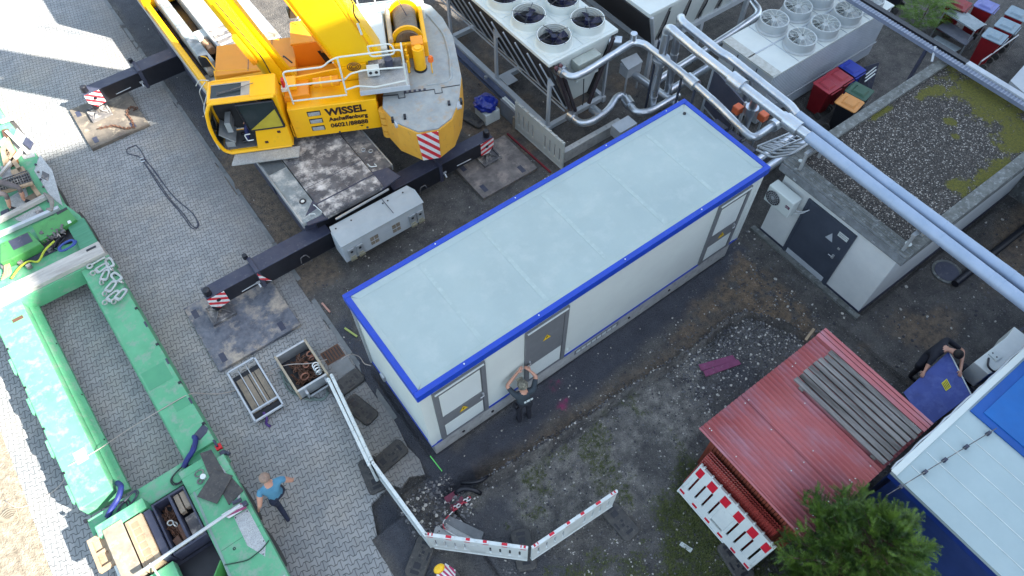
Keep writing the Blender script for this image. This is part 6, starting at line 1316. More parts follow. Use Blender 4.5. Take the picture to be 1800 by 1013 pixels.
tag(mb.build('chrome_chain', mat('chrome', (.75, .77, .76), None, 5., .25, .8), smooth='all'), 'bright silver chain links in the right corner of the crate', 'chain')
mb = MB()
for i, L in enumerate((((495, 650), (500, 675), (510, 690), (545, 705), (575, 700), (575, 680)), ((492, 655), (505, 665), (515, 690), (540, 697), (568, 705), (578, 690)), ((500, 640), (497, 668), (512, 680)))): mb.tube(rounded([P(u, v, .02) for u, v in L], .2), .022, 6)
tag(mb.build('crate_sling', mat('faded_green_sling', (.17, .22, .20), (.12, .16, .15), 12., .9), smooth='all'), 'faded green webbing slings lying round the crate of chains', 'sling')
t = thing('steel_crate_frame', 'low galvanised frame crate with plank floor left of the crate of chains', 'crate', (-2.33, 3.65, 0))
MB().box(-2.64, -2.02, 3.0, 4.3, .05, .08).build('bed', BLK, t)
for i in range(4): MB().box(-2.60+i*.145, -2.60+i*.145+.125, 3.22, 4.16, .081, .115).build('plank', WOODX, t)
for a in ((-2.68, -2.64, 2.92, 4.40), (-2.02, -1.98, 2.92, 4.40), (-2.64, -2.02, 2.92, 2.96), (-2.64, -2.02, 4.36, 4.40), (-2.64, -2.02, 3.16, 3.20)): MB().box(*a, .22, .28).build('rail', GALVP, t, bevel=.005)
for a in ((-2.67, 2.93), (-2.0, 2.93), (-2.67, 4.38), (-2.0, 4.38)): MB().tube([(a[0], a[1], 0), (a[0], a[1], .28)], .018, 8).build('post', GALV, t)
for i in range(2): MB().box(-2.46+i*.2, -2.44+i*.2, 3.2, 4.36, .116, .14).build('strip', GALV, t)
tag(MB().tube(rounded([P(463, 725, .25), P(470, 735, .2), P(467, 745, .05), P(475, 750, .05)], .1), .03, 7).build('purple_strap', mat('purple', (.07, .03, .18)), smooth='all'), 'dark purple strap tied to the lower end of the frame crate', 'strap')
t = thing('drain_grate', 'rusty slotted drain grate in the paving between crate and container', 'drain', (-.5, 3.5, 0))
MB().box(-.74, -.28, 3.34, 3.72, .0, .006).build('frame', RUST, t)
for i in range(6): MB().box(-.70+i*.072, -.67+i*.072, 3.38, 3.68, .006, .009).build('slot', BLK, t)
t = thing('concrete_slab', 'light square concrete slab set in the paving by the drain', 'slab', (-.47, 3.13, 0)); MB().box(-.68, -.27, 2.92, 3.30, 0, .005).build('slab', mat('light_concrete', (.24, .25, .255), (.2, .21, .215), 5., .9), t)
for pts, c, lab in (([(566, 533), (580, 549)], mat('pinkish_stick', (.45, .25, .2)), 'short wooden stake with red end near the roof corner'), ([(606, 577), (628, 592)], mat('greenish_stick', (.35, .42, .12)), 'short wooden stake with green end near the container corner')):
    tag(MB().beam(P(*pts[0], .03), P(*pts[1], .03), .045, .03).build('stake', c), lab, 'stake')
for i, (x0, y0, x1, y1) in enumerate(((.03, -.02, -.06, .10),)):
    tag(MB().beam((-.02, .12, .02), (.0, -.30, .02), .02, .02).build('marking_stick', mat('neon_green', (.15, .75, .15))), 'neon green marking stick at the lower container corner', 'stick')
t = thing('magenta_planks', 'two magenta painted planks lying on the gravel heap', 'planks', (6.5, -1.95, 0)); z = .14
for i, pts in enumerate(([(1228, 641), (1288, 624), (1294, 633), (1233, 652)], [(1236, 652), (1297, 632), (1303, 640), (1241, 662)])): MB().slab([P(u, v, z+.02) for u, v in pts][::-1], .025).build('plank', PURP, t)
tag(MB().beam(P(1416, 598, .1), P(1431, 578, .2), .06, .03).build('offcut', WOODL), 'small bright wood offcut beside the far roof corner of the shed', 'offcut')
tag(MB().slab([P(1194, 958, .02), P(1198, 952, .03), P(1218, 965, .03), P(1214, 972, .02)], .015).build('white_tile', WHITE), 'small pale tile lying in the grass', 'tile')
t = thing('dark_conduit', 'thick black cable duct crossing the mud behind the two pipes', 'conduit', (13, -3.6, 0)); MB().tube([(12.6, -3.9, .12), (17.5, -3.95, .12)], .09, 14).build('tube', BLK, t, smooth=True)
t = thing('manhole', 'round manhole cover half hidden under the two pipes', 'manhole', (13.2, -3.5, 0)); MB().cyl((12.85, -3.55, -.02), .36, .05, 30).build('ring', CONCD, t); MB().cyl((12.85, -3.55, .03), .29, .01, 28).build('lid', BLKT, t)
t = thing('old_concrete_footing', 'flat triangular concrete piece inside the barrier corner', 'concrete piece', (-.6, -1.4, 0)); MB().prism([(-1.0, -1.42), (-.62, -1.05), (-.25, -1.35), (-.18, -2.15), (-.62, -1.85)], -.03, .035).build('slab', CONC, t, bevel=.01)
MB().prism([(-.62, -1.05), (-.50, -.98), (-.02, -1.85), (-.18, -1.98)], -.03, .05).build('edge', mat('mid_concrete', (.2, .21, .22), (.15, .16, .17), 6., .9), t)
# red earth cables and the fluttering tape in the trench
t = thing('buried_duct', 'dark red protection plates lying at the end of the trench', 'plate', (-.1, -.95, 0))
for i, pts in enumerate(([(780, 875), (800, 862), (806, 872), (787, 886)], [(788, 888), (812, 872), (818, 884), (795, 902)])): MB().slab([P(u, v, .06) for u, v in pts][::-1], .02).build('plate', mat('dark_red', (.16, .02, .05), (.1, .015, .035), 5., .6), t)
mb = MB().tube(rounded([P(800, 868, .05), P(815, 858, .12), P(835, 862, .10), P(845, 868, 0)], .2), .05, 10).tube(rounded([P(810, 850, .0), P(840, 848, .05), P(858, 838, -.05)], .2), .04, 10); tag(mb.build('black_hose', BLK, smooth='all'), 'black corrugated hoses curving through the open trench', 'hose')
TP = stripes('tape_stripes', (1., .6, 0), .22, (.7, .7, .7), (.5, .02, .05))
mb = MB().tube(rounded([P(803, 893, .08), P(790, 905, .1), P(778, 918, .05), P(780, 930, .06), P(800, 942, .10), P(818, 952, .3), P(833, 958, .8)], .1), .013, 6); tag(mb.build('barrier_tape', TP), 'red and white barrier tape trailing from the board into the trench', 'tape')
mb = MB(); 
for i in range(5): mb.torus(P(800+i*6, 893-i*4, .1), .04, .014, Matrix.Rotation(i, 4, 'X'), 12, 5)
tag(mb.build('tape_heap', TP), 'crumpled red and white tape heap at the end of the trench', 'tape')
t = thing('bagged_crate', 'white plastic box under the blue bag behind the counterweight', 'box', (6.85, 7.7, 0)); MB().box(6.62, 7.12, 7.42, 7.98, 0, .38).build('body', PLW, t, bevel=.02)
t = thing('blue_bag', 'crumpled blue plastic bag on a white box behind the counterweight', 'bag', (6.85, 7.72, .38)); blob(6.86, 7.74, .52, .34, .33, .20, .09, 5).build('bag', mat('blue_film', (.008, .02, .22), (.012, .03, .3), 8., .3), t, smooth='all')
tag(MB().beam((6.92, 6.8, .03), (7.0, 4.9, .03), .045, .04).build('red_bar', mat('dark_red_bar', (.22, .01, .02), (.15, .01, .02), 6., .6)), 'thin dark red bar lying before the grey barrier board', 'bar')
tag(MB().box(7.15, 7.45, 6.8, 6.86, 0, .5).build('board_offcut', WOODX), 'brownish board standing between white box and plastic frames', 'board')
MB_ = MB().tube(rounded([P(600, 632, .4), P(615, 622, .3), P(632, 626, .02), P(640, 640, .02), P(652, 643, .4)], .2), .012, 6); tag(MB_.build('feed_cable', MATS['pale_rope'], smooth='all'), 'thin pale cable from the crate to the socket on the container', 'cable')

# ------------------------------------------------------------------ red shed
sh = thing('red_shed', 'small shed with red corrugated roof beside the conifer', 'shed', (5.7, -4.45, 0))
sx0, sx1, sy0, sy1 = 4.0, 7.45, -5.70, -3.20
z_at = lambda x: 2.30+.06*(x-sx0)/(sx1-sx0)
vs = []; fs_ = []; nxx = 340; per = .098
for i in range(nxx+1):
    x = sx0+(sx1-sx0)*i/nxx; zz = z_at(x)+.020*math.sin(2*math.pi*x/per)
    for y in (sy0, -4.45, sy1): vs.append((x, y, zz))
for i in range(nxx):
    for j in range(2): a = i*3+j; fs_.append((a, a+3, a+4, a+1))
mb = MB(); mb.add(vs, fs_); rf = mb.build('roof', ROOFR, sh, smooth='all'); so_ = rf.modifiers.new('thick', 'SOLIDIFY'); so_.thickness = .008
rs2 = np.random.RandomState(3)
for i in range(34):
    k_ = int(rs2.randint(0, 34)); x = sx0+per*(k_+.25); y = sy0+.2+rs2.choice([0., .75, 1.5, 2.15])+rs2.uniform(-.03, .03); MB().cyl((x, y, z_at(x)+.018), .011, .012, 8).build('screw_head', WHITE, rf)
MB().tube([(sx0-.01, sy0, z_at(sx0)+.01), (sx0-.01, sy1, z_at(sx0)+.01)], .022, 8).build('edge_roll', ROOFR, rf); MB().slab([(sx1-.30, sy0, z_at(sx1)+.05), (sx1-.02, sy0, z_at(sx1)+.045), (sx1-.02, sy1, z_at(sx1)+.045), (sx1-.30, sy1, z_at(sx1)+.05)], .012).build('ridge_flashing', ROOFR, rf)
MB().box(sx1-.2, sx1-.19, sy0, sy1, z_at(sx1)+.046, z_at(sx1)+.056).box(sx1-.1, sx1-.09, sy0, sy1, z_at(sx1)+.046, z_at(sx1)+.056).build('flashing_rib', mat('dark_red_rib', (.15, .03, .04)), rf)
MB().box(5.05, 5.06, sy0, sy1, 2.345, 2.352).build('sheet_lap', MATS['dark_red_rib'], rf)
W1 = MB().box(4.45, 7.2, -3.42, -3.36, -.1, 2.26).build('wall', RUST2, sh); MB().box(4.45, 7.2, -5.62, -5.56, -.1, 2.26).build('wall', RUST2, sh); MB().box(7.14, 7.2, -5.56, -3.42, -.1, 2.26).build('wall', RUST2, sh)
mb = MB()
for i in range(30): mb.box(4.44, 4.47, -5.56+i*.0715, -5.56+i*.0715+.06, -.1, 2.26)
mb.build('board_front', RUST2, sh)
MB().beam((4.08, -3.42, 2.25), (4.42, -3.50, 1.75), .04, .04).build('strut', mat('pink_metal', (.45, .3, .3)), sh)
t = thing('roof_sheet_stack', 'glossy red profiled sheets stacked leaning against the shed front', 'roof sheets', (4.2, -4.5, 0))
a0, a1 = Vector((3.98, 0, .12)), Vector((4.36, 0, 1.12))
for k_ in range(3):
    vs = []; fs_ = []; n1_, n2_ = 60, 16
    for i in range(n1_+1):
        y = -5.35+1.85*i/n1_
        for j in range(n2_*4+1):
            q_ = j/(n2_*4); p = a0.lerp(a1, q_); b_ = .016*math.sin(2*math.pi*y/.062)+.010*((j % 4)/4)
            vs.append((p.x-.9*b_-k_*.05, y, p.z+.4*b_-k_*.01))
    for i in range(n1_):
        for j in range(n2_*4): a = i*(n2_*4+1)+j; fs_.append((a, a+1, a+n2_*4+2, a+n2_*4+1))
    mb = MB(); mb.add(vs, fs_); o = mb.build('sheet', mat('gloss_red', (.34, .06, .05), (.26, .04, .035), 3., .16), t); s_ = o.modifiers.new('thick', 'SOLIDIFY'); s_.thickness = .004
t = thing('weathered_planks', 'eight weathered grey planks lying side by side on the red roof', 'planks', (6.6, -4.6, 2.4))
for i in range(8):
    x = 6.03+i*.137; dy = rs2.uniform(-.03, .03); MB().box(x, x+.105+rs2.uniform(-.01, .008), -5.66+dy, -3.60+dy, 2.425+rs2.uniform(0, .008), 2.46+rs2.uniform(0, .01)).build('plank', WOODG, t, bevel=.004)
MB().box(6.0, 7.1, -3.85, -3.75, 2.385, 2.42).build('bearer', WOODG, t); MB().box(6.0, 7.1, -5.5, -5.4, 2.385, 2.42).build('bearer', WOODG, t)

# ------------------------------------------------------------------ white and blue building
wb = thing('white_blue_building', 'white panel roofed building with blue roof field at the lower right corner', 'building', (9, -9, 0))
bx0, by1 = 5.95, -5.80
MB().box(bx0+.12, 16, -20, by1-.12, -.1, 2.35).build('wall', mat('blue_wall', (.02, .05, .20), (.015, .04, .16), 2., .6), wb)
MB().box(bx0+.02, bx0+.10, -20, by1-.02, 2.34, 2.50).build('blue_fascia', mat('fascia_blue', (.01, .04, .24), (.008, .035, .2), 3., .5), wb); MB().box(bx0+.1, 16, by1-.1, by1-.02, 2.42, 2.515).build('white_fascia', GALVP, wb)
WR = mat('panel_roof', (.39, .485, .50), (.34, .43, .45), .8, .7, bump=.1, bs=120.)
xs = bx0; i = 0
rfw = MB().box(bx0, 16, -20, by1, 2.52, 2.60).build('roof', WR, wb)
for i in range(22): MB().box(bx0+.35+i*.42, bx0+.365+i*.42, -20, by1-.14, 2.60, 2.612).build('roof_seam', mat('seam_white', (.62, .68, .68)), rfw) if bx0+.35+i*.42 < 7.9 else None
MB().box(bx0, 16, by1-.10, by1+.02, 2.60, 2.62).build('roof_edge', WHITE, rfw, bevel=.01)
mb = MB(); pts_ = [(bx0+.05+i*.17, by1+.03+rs2.uniform(-.012, .012), 2.585+rs2.uniform(-.01, .01)) for i in range(38)]; mb.tube(pts_, .022, 6); mb.build('edge_cable', GALV, rfw)
bf = MB().box(8.0, 16, -20, by1-.13, 2.61, 2.64).build('blue_field', mat('blue_field_dark', (.004, .085, .36), (.004, .07, .30), 2., .6), wb)
MB().box(8.14, 15.7, -19.7, by1-.30, 2.641, 2.66).build('blue_sheet', TARP, bf)
mb = MB(); w0, w1 = P(1560, 870, 2.68), P(1752, 753, 2.68)
MB().tube([w0, w1], .008, 6).build('lightning_wire', STEEL, rfw)
for k_ in (.12, .34, .52, .72, .93): p = w0.lerp(w1, k_); MB().box(p.x-.03, p.x+.03, p.y-.03, p.y+.03, 2.6, 2.69).build('wire_holder', BLKT, rfw)
t = thing('outdoor_unit', 'long pale outdoor unit with black cable on the side of the blue and white building', 'air conditioner', (10.6, -5.5, 1.0))
zz = 1.35
MB().prism([tuple(P(u, v, zz)[:2]) for u, v in [(1712, 637), (1770, 592), (1783, 574), (1830, 610), (1800, 630), (1738, 658)]], .75, zz).build('casing', mat('unit_casing', (.68, .72, .70), (.60, .65, .63), 3., .5), t, bevel=.015)
MB().slab([P(u, v, zz+.03) for u, v in [(1738, 622), (1748, 614), (1762, 628), (1752, 635)]][::-1], .03).build('terminal_box', WHITE, t)
for u, v in ((1745, 621), (1752, 628)): MB().cyl(tuple(P(u, v, zz+.03)), .015, .01, 8).build('terminal', BLK, t)
MB().tube(rounded([P(1738, 630, zz+.03), P(1736, 645, zz+.08), P(1748, 655, zz+.05), P(1772, 640, zz), P(1800, 612, zz)], .15), .022, 8).build('cable', BLK, t)
MB().box(9.9, 12.2, -5.6, -5.55, .6, .75).box(10.0, 10.06, -5.9, -5.5, .6, .66).build('bracket', BLKT, t)
t = thing('covered_heap', 'dark crumpled bundle between the blue board and the outdoor unit', 'bundle', (10.2, -5.5, 0)); blob(10.15, -5.42, .4, .38, .30, .45, .12, 8).build('cover', CLOTHD, t, smooth='all')
bp = thing('blue_board', 'large blue board with yellow sticker carried by the crouching man', 'board', tuple(P(1650, 685, 1.0)))
A_, B_, C_, D_ = P(1588, 690, .95), P(1668, 618, 1.25), P(1707, 694, 1.25), P(1630, 752, .95)
MB().slab([A_, D_, C_, B_] if (D_-A_).cross(B_-A_).z > 0 else [A_, B_, C_, D_], .03).build('board', BLUEP, bp)
MB().tube([B_+Vector((0, 0, .005)), C_+Vector((0, 0, .005))], .014, 6).build('bright_edge', WHITE, bp)
nb = (D_-A_).cross(B_-A_).normalized(); nb = nb if nb.z > 0 else -nb
def onb(u_, v_): return A_.lerp(B_, u_).lerp(D_.lerp(C_, u_), v_)+nb*.02
MB().slab([onb(.62, .42), onb(.62, .62), onb(.74, .62), onb(.74, .42)], .003).build('sticker', YLB, bp)
for k_ in range(4): MB().slab([onb(.635+k_*.026, .44)+nb*.002, onb(.635+k_*.026, .60)+nb*.002, onb(.645+k_*.026, .60)+nb*.002, onb(.645+k_*.026, .44)+nb*.002], .002).build('sticker_line', INK, bp)

# ------------------------------------------------------------------ people
def person(name_lab, J, cols, prop=None, hair=None, cap=None, fingers=True):
    """J: joints -> points; one continuous skinned body, coloured by its bones"""
    t = thing('person', name_lab, 'person', (J['hip'][0], J['hip'][1], 0))
    V_ = {k: Vector(v) for k, v in J.items()}
    pts = []; rad = []; edges = []; kind = []
    def add(p, r, k): pts.append(Vector(p)); rad.append(r); kind.append(k); return len(pts)-1
    def link(a, b): edges.append((a, b))
    hip = add(V_['hip'], .15, 'leg'); belly = add(V_['hip'].lerp(V_['chest'], .5), .15, 'shirt'); chest = add(V_['chest'], .165, 'shirt'); neck = add(V_['neck'], .062, 'skin')
    link(hip, belly); link(belly, chest); link(chest, neck)
    hd = V_['head']; ax_ = (hd-V_['neck']).normalized(); h1 = add(V_['neck'].lerp(hd, .55), .075, 'head'); h2 = add(hd, .10, 'head'); h3 = add(hd+ax_*.075, .075, 'head'); link(neck, h1); link(h1, h2); link(h2, h3)
    face = Vector(J.get('face', (0, 1, 0))).normalized(); side = face.cross(ax_).normalized()
    no = add(hd+face*.115-ax_*.01, .016, 'skin'); link(h2, no)
    for s_ in (-1, 1): e = add(hd+side*s_*.105, .022, 'skin'); link(h2, e)
    for s_ in ('l', 'r'):
        sh_ = add(V_['sh_'+s_], .072, 'shirt'); el = add(V_['el_'+s_], .046, 'skin' if cols.get('bare', True) else 'shirt'); mid = add(V_['sh_'+s_].lerp(V_['el_'+s_], .55), .060, 'skin' if cols.get('sleeveless') else 'shirt'); ha = V_['ha_'+s_]; fa = (ha-V_['el_'+s_]).normalized()
        wr = add(ha-fa*.09, .030, 'skin'); pm = add(ha-fa*.02, .036, 'skin'); link(chest, sh_); link(sh_, mid); link(mid, el); link(el, wr); link(wr, pm)
        if fingers:
            ort = fa.cross(Vector((0, 0, 1))); ort = ort.normalized() if ort.length > .1 else Vector((1, 0, 0)); dn = fa.cross(ort).normalized()
            for f_ in range(4):
                ln_ = (.072, .082, .078, .06)[f_]; b0 = ha+fa*.02+ort*(f_-1.5)*.020; a1_ = add(b0, .0105, 'skin'); a2_ = add(b0+fa*ln_*.5+dn*.008, .009, 'skin'); a3_ = add(b0+fa*ln_*.85+dn*.03, .008, 'skin'); link(pm, a1_); link(a1_, a2_); link(a2_, a3_)
            th_ = add(ha-fa*.03+ort*.045, .011, 'skin'); th2 = add(ha+fa*.02+ort*.062+dn*.01, .009, 'skin'); link(pm, th_); link(th_, th2)
        kn = V_['kn_'+s_]; fo = V_['fo_'+s_]; hp = V_['hip']+(V_['kn_'+s_]-V_['hip'])*.18+(V_['sh_'+s_]-V_['chest'])*.45
        a_ = add(hp, .105, 'leg'); b_ = add(hp.lerp(kn, .5), .085, 'leg'); c_ = add(kn, .062, 'leg'); d_ = add(kn.lerp(fo, .5), .055, 'calf'); e_ = add(fo+Vector((0, 0, .09)), .042, 'calf'); td = Vector(J.get('toe', J.get('face', (0, 1, 0)))); td.z = 0; td.normalize()
        f1 = add(fo+Vector((0, 0, .045))+td*.06, .045, 'shoe'); f2 = add(fo+Vector((0, 0, .035))+td*.17, .036, 'shoe')
        for q_ in ((hip, a_), (a_, b_), (b_, c_), (c_, d_), (d_, e_), (e_, f1), (f1, f2)): link(*q_)
    me = bpy.data.meshes.new('b'); me.from_pydata([tuple(p) for p in pts], edges, []); ob = bpy.data.objects.new('b', me); COL.objects.link(ob)
    sk = ob.modifiers.new('s', 'SKIN'); sk.use_smooth_shade = True; sk.branch_smoothing = .6
    lay = me.skin_vertices[0].data
    for i, r_ in enumerate(rad):
        k_ = (1.28, .82) if i in (hip, belly, chest) else (1., 1.)
        lay[i].radius = (r_*k_[0] if False else r_, r_); lay[i].use_root = (i == hip)
    su = ob.modifiers.new('u', 'SUBSURF'); su.levels = 2; su.render_levels = 2
    bpy.context.view_layer.update(); m2 = bpy.data.meshes.new_from_object(ob.evaluated_get(bpy.context.evaluated_depsgraph_get())); bpy.data.objects.remove(ob)
    names = ['skin', 'shirt', 'leg', 'calf', 'shoe', 'head']; m2.materials.clear()
    for nm in names: m2.materials.append(cols.get(nm, SKIN))
    P_ = np.array([p[:] for p in pts]); E_ = np.array(edges); Aq, Bq = P_[E_[:, 0]], P_[E_[:, 1]]; R_ = np.array(rad)
    for f in m2.polygons:
        c = np.array(f.center[:]); d = Bq-Aq; tt = np.clip(((c-Aq)*d).sum(1)/((d*d).sum(1)+1e-9), 0, 1); dist = np.linalg.norm(c-Aq-d*tt[:, None], axis=1)-(R_[E_[:, 0]]*(1-tt)+R_[E_[:, 1]]*tt); j = int(dist.argmin()); vtx = E_[j][0] if tt[j] < .5 else E_[j][1]
        f.material_index = names.index(kind[vtx]); f.use_smooth = True
    m2.transform(WM[t.name].inverted()); body = bpy.data.objects.new('body', m2); COL.objects.link(body); body.parent = t; WM[body.name] = WM[t.name]
    if hair:
        hm, sc_ = hair; Mh = frame(hd+ax_*.035-face*.018, side, face); MB(Mh).add(blob(0, 0, 0, .108*sc_, .115*sc_, .10*sc_, .02, 2).v, []).build('x', hm, t) if False else None
        q_ = blob(0, 0, 0, .104*sc_, .112*sc_, .085*sc_, .015, 2, Mh); q_.build('cap' if cap else 'hair', hm, t, smooth='all')
        if cap: MB(Mh).box(-.07, .07, .09, .17, -.01, .0).build('cap_peak', hm, t, bevel=.01)
    for s_ in (-1, 1): blob(*(hd+face*.098+side*s_*.032+ax_*.012), .012, .012, .009, 0, 1).build('eye', BLK, t, smooth='all')
    MB(frame(hd+face*.094-ax_*.045, side, ax_)).box(-.025, .025, -.004, .004, -.004, .008).build('mouth', mat('lip', (.3, .1, .08)), t)
    return t
HAIRG = mat('grey_hair', (.20, .15, .12), (.3, .2, .15), 30., .8); CAMO = mat('camo_cap', (.20, .19, .15), (.05, .05, .045), 22., .8, c3=(.4, .38, .28), s3=30.); HAIRD = mat('dark_hair', (.012, .01, .01), (.02, .016, .014), 30., .7)
dn_ = {'skin': SKIN, 'head': SKIN, 'shoe': BLK}
p1 = person('man in dark grey shirt and camouflage cap reaching up to the container door', {
    'hip': (2.09, -.38, .92), 'chest': (2.10, -.36, 1.26), 'neck': (2.10, -.35, 1.46), 'head': (2.10, -.31, 1.60), 'face': (.15, 1, .1),
    'sh_l': (1.91, -.34, 1.38), 'sh_r': (2.29, -.44, 1.38), 'el_l': (1.86, -.10, 1.50), 'el_r': (2.47, -.28, 1.50), 'ha_l': (2.24, -.03, 1.66), 'ha_r': (2.40, -.10, 1.62),
    'kn_l': (1.99, -.34, .50), 'kn_r': (2.20, -.40, .50), 'fo_l': (1.98, -.40, -.05), 'fo_r': (2.20, -.46, -.05)}, {**dn_, 'shirt': CLOTHG, 'leg': CLOTHD, 'calf': CLOTHD}, hair=(CAMO, 1.06), cap=True)
text('SECURITY', .065, frame((1.99, -.525, 1.27), (1, -.12, 0), (0, .1, 1)), WHITE, 'back_print', p1, .004, bold=.001) if False else None
MB(frame((1.99, -.535, 1.24), (1, -.12, 0), (0, .15, 1))).box(0, .045, 0, .035, -.02, .004).box(.06, .13, 0, .035, -.02, .004).box(.145, .2, 0, .03, -.02, .004).build('back_print', WHITE, p1)
MB().box(1.86, 1.93, -.42, -.28, .82, .98).build('belt_pouch', BLK, p1, bevel=.02); MB().tube([(2.52, -.02, 1.60), (2.38, -.13, 1.60)], .008, 6).build('screwdriver', STEEL, p1)
person('man in blue sleeveless shirt and dark jeans walking over the paving', {
    'hip': (-2.97, .90, .90), 'chest': (-2.93, .98, 1.24), 'neck': (-2.92, 1.02, 1.44), 'head': (-2.92, 1.06, 1.58), 'face': (-.1, 1, -.2),
    'sh_l': (-3.13, .99, 1.35), 'sh_r': (-2.71, .97, 1.35), 'el_l': (-3.28, .86, 1.08), 'el_r': (-2.56, .94, 1.08), 'ha_l': (-3.36, .92, .84), 'ha_r': (-2.58, 1.08, .80),
    'kn_l': (-3.05, .94, .48), 'kn_r': (-2.88, 1.20, .50), 'fo_l': (-3.06, .66, .03), 'fo_r': (-2.86, 1.30, .0)}, {**dn_, 'sleeveless': True, 'shirt': CLOTHB, 'leg': JEANS, 'calf': JEANS}, hair=(HAIRG, .99))
person('man with shorts and bare calves sitting on the steel grid of the trailer', {
    'hip': P(-18, 330, 1.36), 'chest': P(-46, 306, 1.68), 'neck': P(-58, 292, 1.88), 'head': P(-62, 282, 2.0), 'face': (.7, -.7, 0),
    'sh_l': P(-72, 318, 1.78), 'sh_r': P(-36, 282, 1.78), 'el_l': P(-60, 335, 1.5), 'el_r': P(-22, 290, 1.5), 'ha_l': P(-30, 345, 1.4), 'ha_r': P(-6, 318, 1.42),
    'kn_l': P(10, 342, 1.40), 'kn_r': P(33, 330, 1.40), 'fo_l': P(20, 368, .91), 'fo_r': P(45, 355, .91)}, {**dn_, 'shirt': mat('sand_shirt', (.4, .36, .3)), 'leg': mat('shorts', (.09, .08, .085), (.14, .12, .12), 5., .9), 'calf': SKIN}, hair=(HAIRD, .99))
lw = lambda x, y, z: tuple(S @ Vector((x, y, z)))
fdir = S.to_3x3() @ Vector((1, 0, 0))
person('crane driver in blue overalls sitting in the yellow cab', {
    'hip': lw(1.12, 1.15, 2.36), 'chest': lw(1.08, 1.15, 2.70), 'neck': lw(1.06, 1.15, 2.90), 'head': lw(1.08, 1.15, 3.04), 'face': tuple(fdir),
    'sh_l': lw(1.08, 1.34, 2.80), 'sh_r': lw(1.08, .96, 2.80), 'el_l': lw(1.25, 1.38, 2.56), 'el_r': lw(1.25, .95, 2.56), 'ha_l': lw(1.5, 1.32, 2.5), 'ha_r': lw(1.5, 1.0, 2.5),
    'kn_l': lw(1.55, 1.32, 2.36), 'kn_r': lw(1.55, 1.05, 2.36), 'fo_l': lw(1.62, 1.34, 1.86), 'fo_r': lw(1.65, 1.05, 1.86), 'toe': tuple(fdir)}, {**dn_, 'shirt': mat('grey_blue_shirt', (.06, .08, .12)), 'leg': mat('navy_overall', (.012, .02, .11)), 'calf': mat('navy_overall', (.012, .02, .11))}, hair=(HAIRD, .99))
person('man in black bending over to hold the edge of the blue board', {
    'hip': P(1622, 632, .92), 'chest': P(1648, 616, 1.20), 'neck': P(1667, 614, 1.32), 'head': P(1683, 622, 1.36), 'face': (.5, -.8, -.5),
    'sh_l': P(1664, 596, 1.20), 'sh_r': P(1640, 630, 1.24), 'el_l': P(1693, 618, 1.08), 'el_r': P(1630, 645, 1.12), 'ha_l': P(1688, 656, 1.26), 'ha_r': P(1623, 657, 1.12),
    'kn_l': P(1625, 640, .50), 'kn_r': P(1612, 650, .50), 'fo_l': P(1622, 660, .0), 'fo_r': P(1596, 664, .0), 'toe': (.3, -1, 0)}, {**dn_, 'shirt': CLOTHD, 'leg': CLOTHD, 'calf': CLOTHD}, hair=(HAIRD, 1.0))

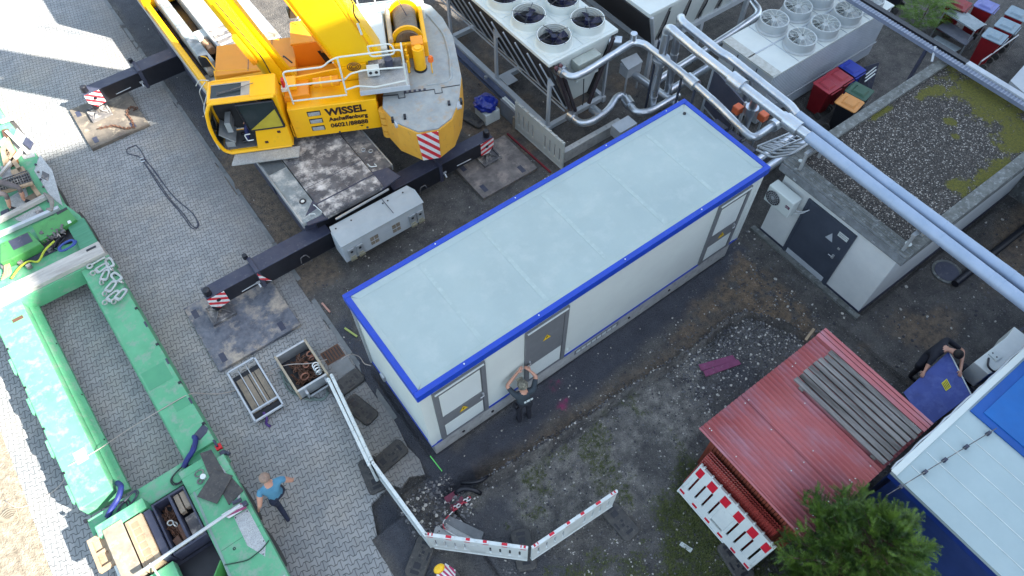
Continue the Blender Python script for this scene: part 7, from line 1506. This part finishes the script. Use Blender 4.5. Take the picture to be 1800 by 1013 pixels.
# ------------------------------------------------------------------ conifer
ct = thing('conifer', 'dense dark green conifer between the red shed and the white roof', 'tree', (4.25, -6.35, 0))
MB().tube([(4.25, -6.35, -.1), (4.27, -6.35, 1.8), (4.28, -6.33, 3.9)], [.16, .10, .03], 12).build('trunk', mat('bark', (.10, .06, .04), (.06, .04, .03), 8., .9, bump=.5), ct)
rs2 = np.random.RandomState(12); Vv = []; Ff = []; TX, TY = 4.25, -6.35
def crown_r(h): return (1.72*(1-h)**.58+.06)*(1 if h > .12 else .8+1.6*h)
def spray(c, d, ln_):
    side = d.cross(Vector((0, 0, 1))); side = side.normalized() if side.length > .05 else Vector((1, 0, 0)); upv = side.cross(d).normalized(); n_ = 9
    cur = rs2.uniform(-.5, .5)
    for k_ in range(n_):
        q_ = k_/n_; p = c+d*ln_*q_-Vector((0, 0, .30*ln_*q_*q_))+side*cur*ln_*q_*q_*.5
        for s_ in (-1, 1):
            e = (side*s_*.9+d*.75+upv*rs2.uniform(-.3, .5)).normalized()*.060*(1-.45*q_)*rs2.uniform(.8, 1.2); w_ = d*.0085; o_ = len(Vv)
            Vv.extend([tuple(p-w_), tuple(p+e), tuple(p+w_)]); Ff.append((o_, o_+1, o_+2))
    o_ = len(Vv); e = c+d*ln_-Vector((0, 0, .30*ln_)); Vv.extend([tuple(c-side*.007), tuple(c+side*.007), tuple(e+side*cur*ln_*.5)]); Ff.append((o_, o_+1, o_+2))
br = MB(); nb_ = 0
for i in range(430):
    h_ = rs2.rand()**1.15; a = rs2.uniform(0, 6.283); rr = crown_r(h_)*rs2.uniform(.72, 1.10); z = .35+3.75*h_
    base = Vector((TX, TY, z-.25)); tip = Vector((TX+rr*math.cos(a), TY+rr*math.sin(a), z+rs2.uniform(-.05, .2)))
    if tip.x > 5.88 and tip.z < 2.72: continue
    if tip.y > -5.78 and tip.z < 2.42: continue
    br.tube([base, base.lerp(tip, .6), tip], [.022, .014, .005], 5)
    m_ = int(15+9*rr)
    for k_ in range(m_):
        q_ = .25+.75*rs2.rand()**.6; c = base.lerp(tip, q_); dd = (tip-base).normalized(); s_ = dd.cross(Vector((0, 0, 1))).normalized()
        d = (dd*rs2.uniform(.3, 1.1)+s_*rs2.uniform(-1, 1)+Vector((0, 0, rs2.uniform(.0, .7)))).normalized(); spray(c+Vector(rs2.uniform(-.03, .03, 3)), d, rs2.uniform(.14, .30))
br.build('branches', MATS['bark'], ct)
mb = MB(); mb.v = Vv; mb.f = Ff
mb.build('crown', mat('conifer_green', (.045, .105, .012), (.13, .22, .025), 2.6, .5, c3=(.018, .045, .008), s3=5., lo=.45, hi=.60), ct)
# dark bush at the foot of the conifer, left
t = thing('low_bush', 'low dark bush at the foot of the conifer below the leaning barrier', 'bush', (3.4, -6.2, 0))
leaf_cloud('foliage', t, mat('dark_leaf', (.025, .045, .015), (.05, .07, .03), 6., .6), 3.75, -6.55, -.02, .45, .5, 260, .16, 4, lambda h: 1-.5*h)
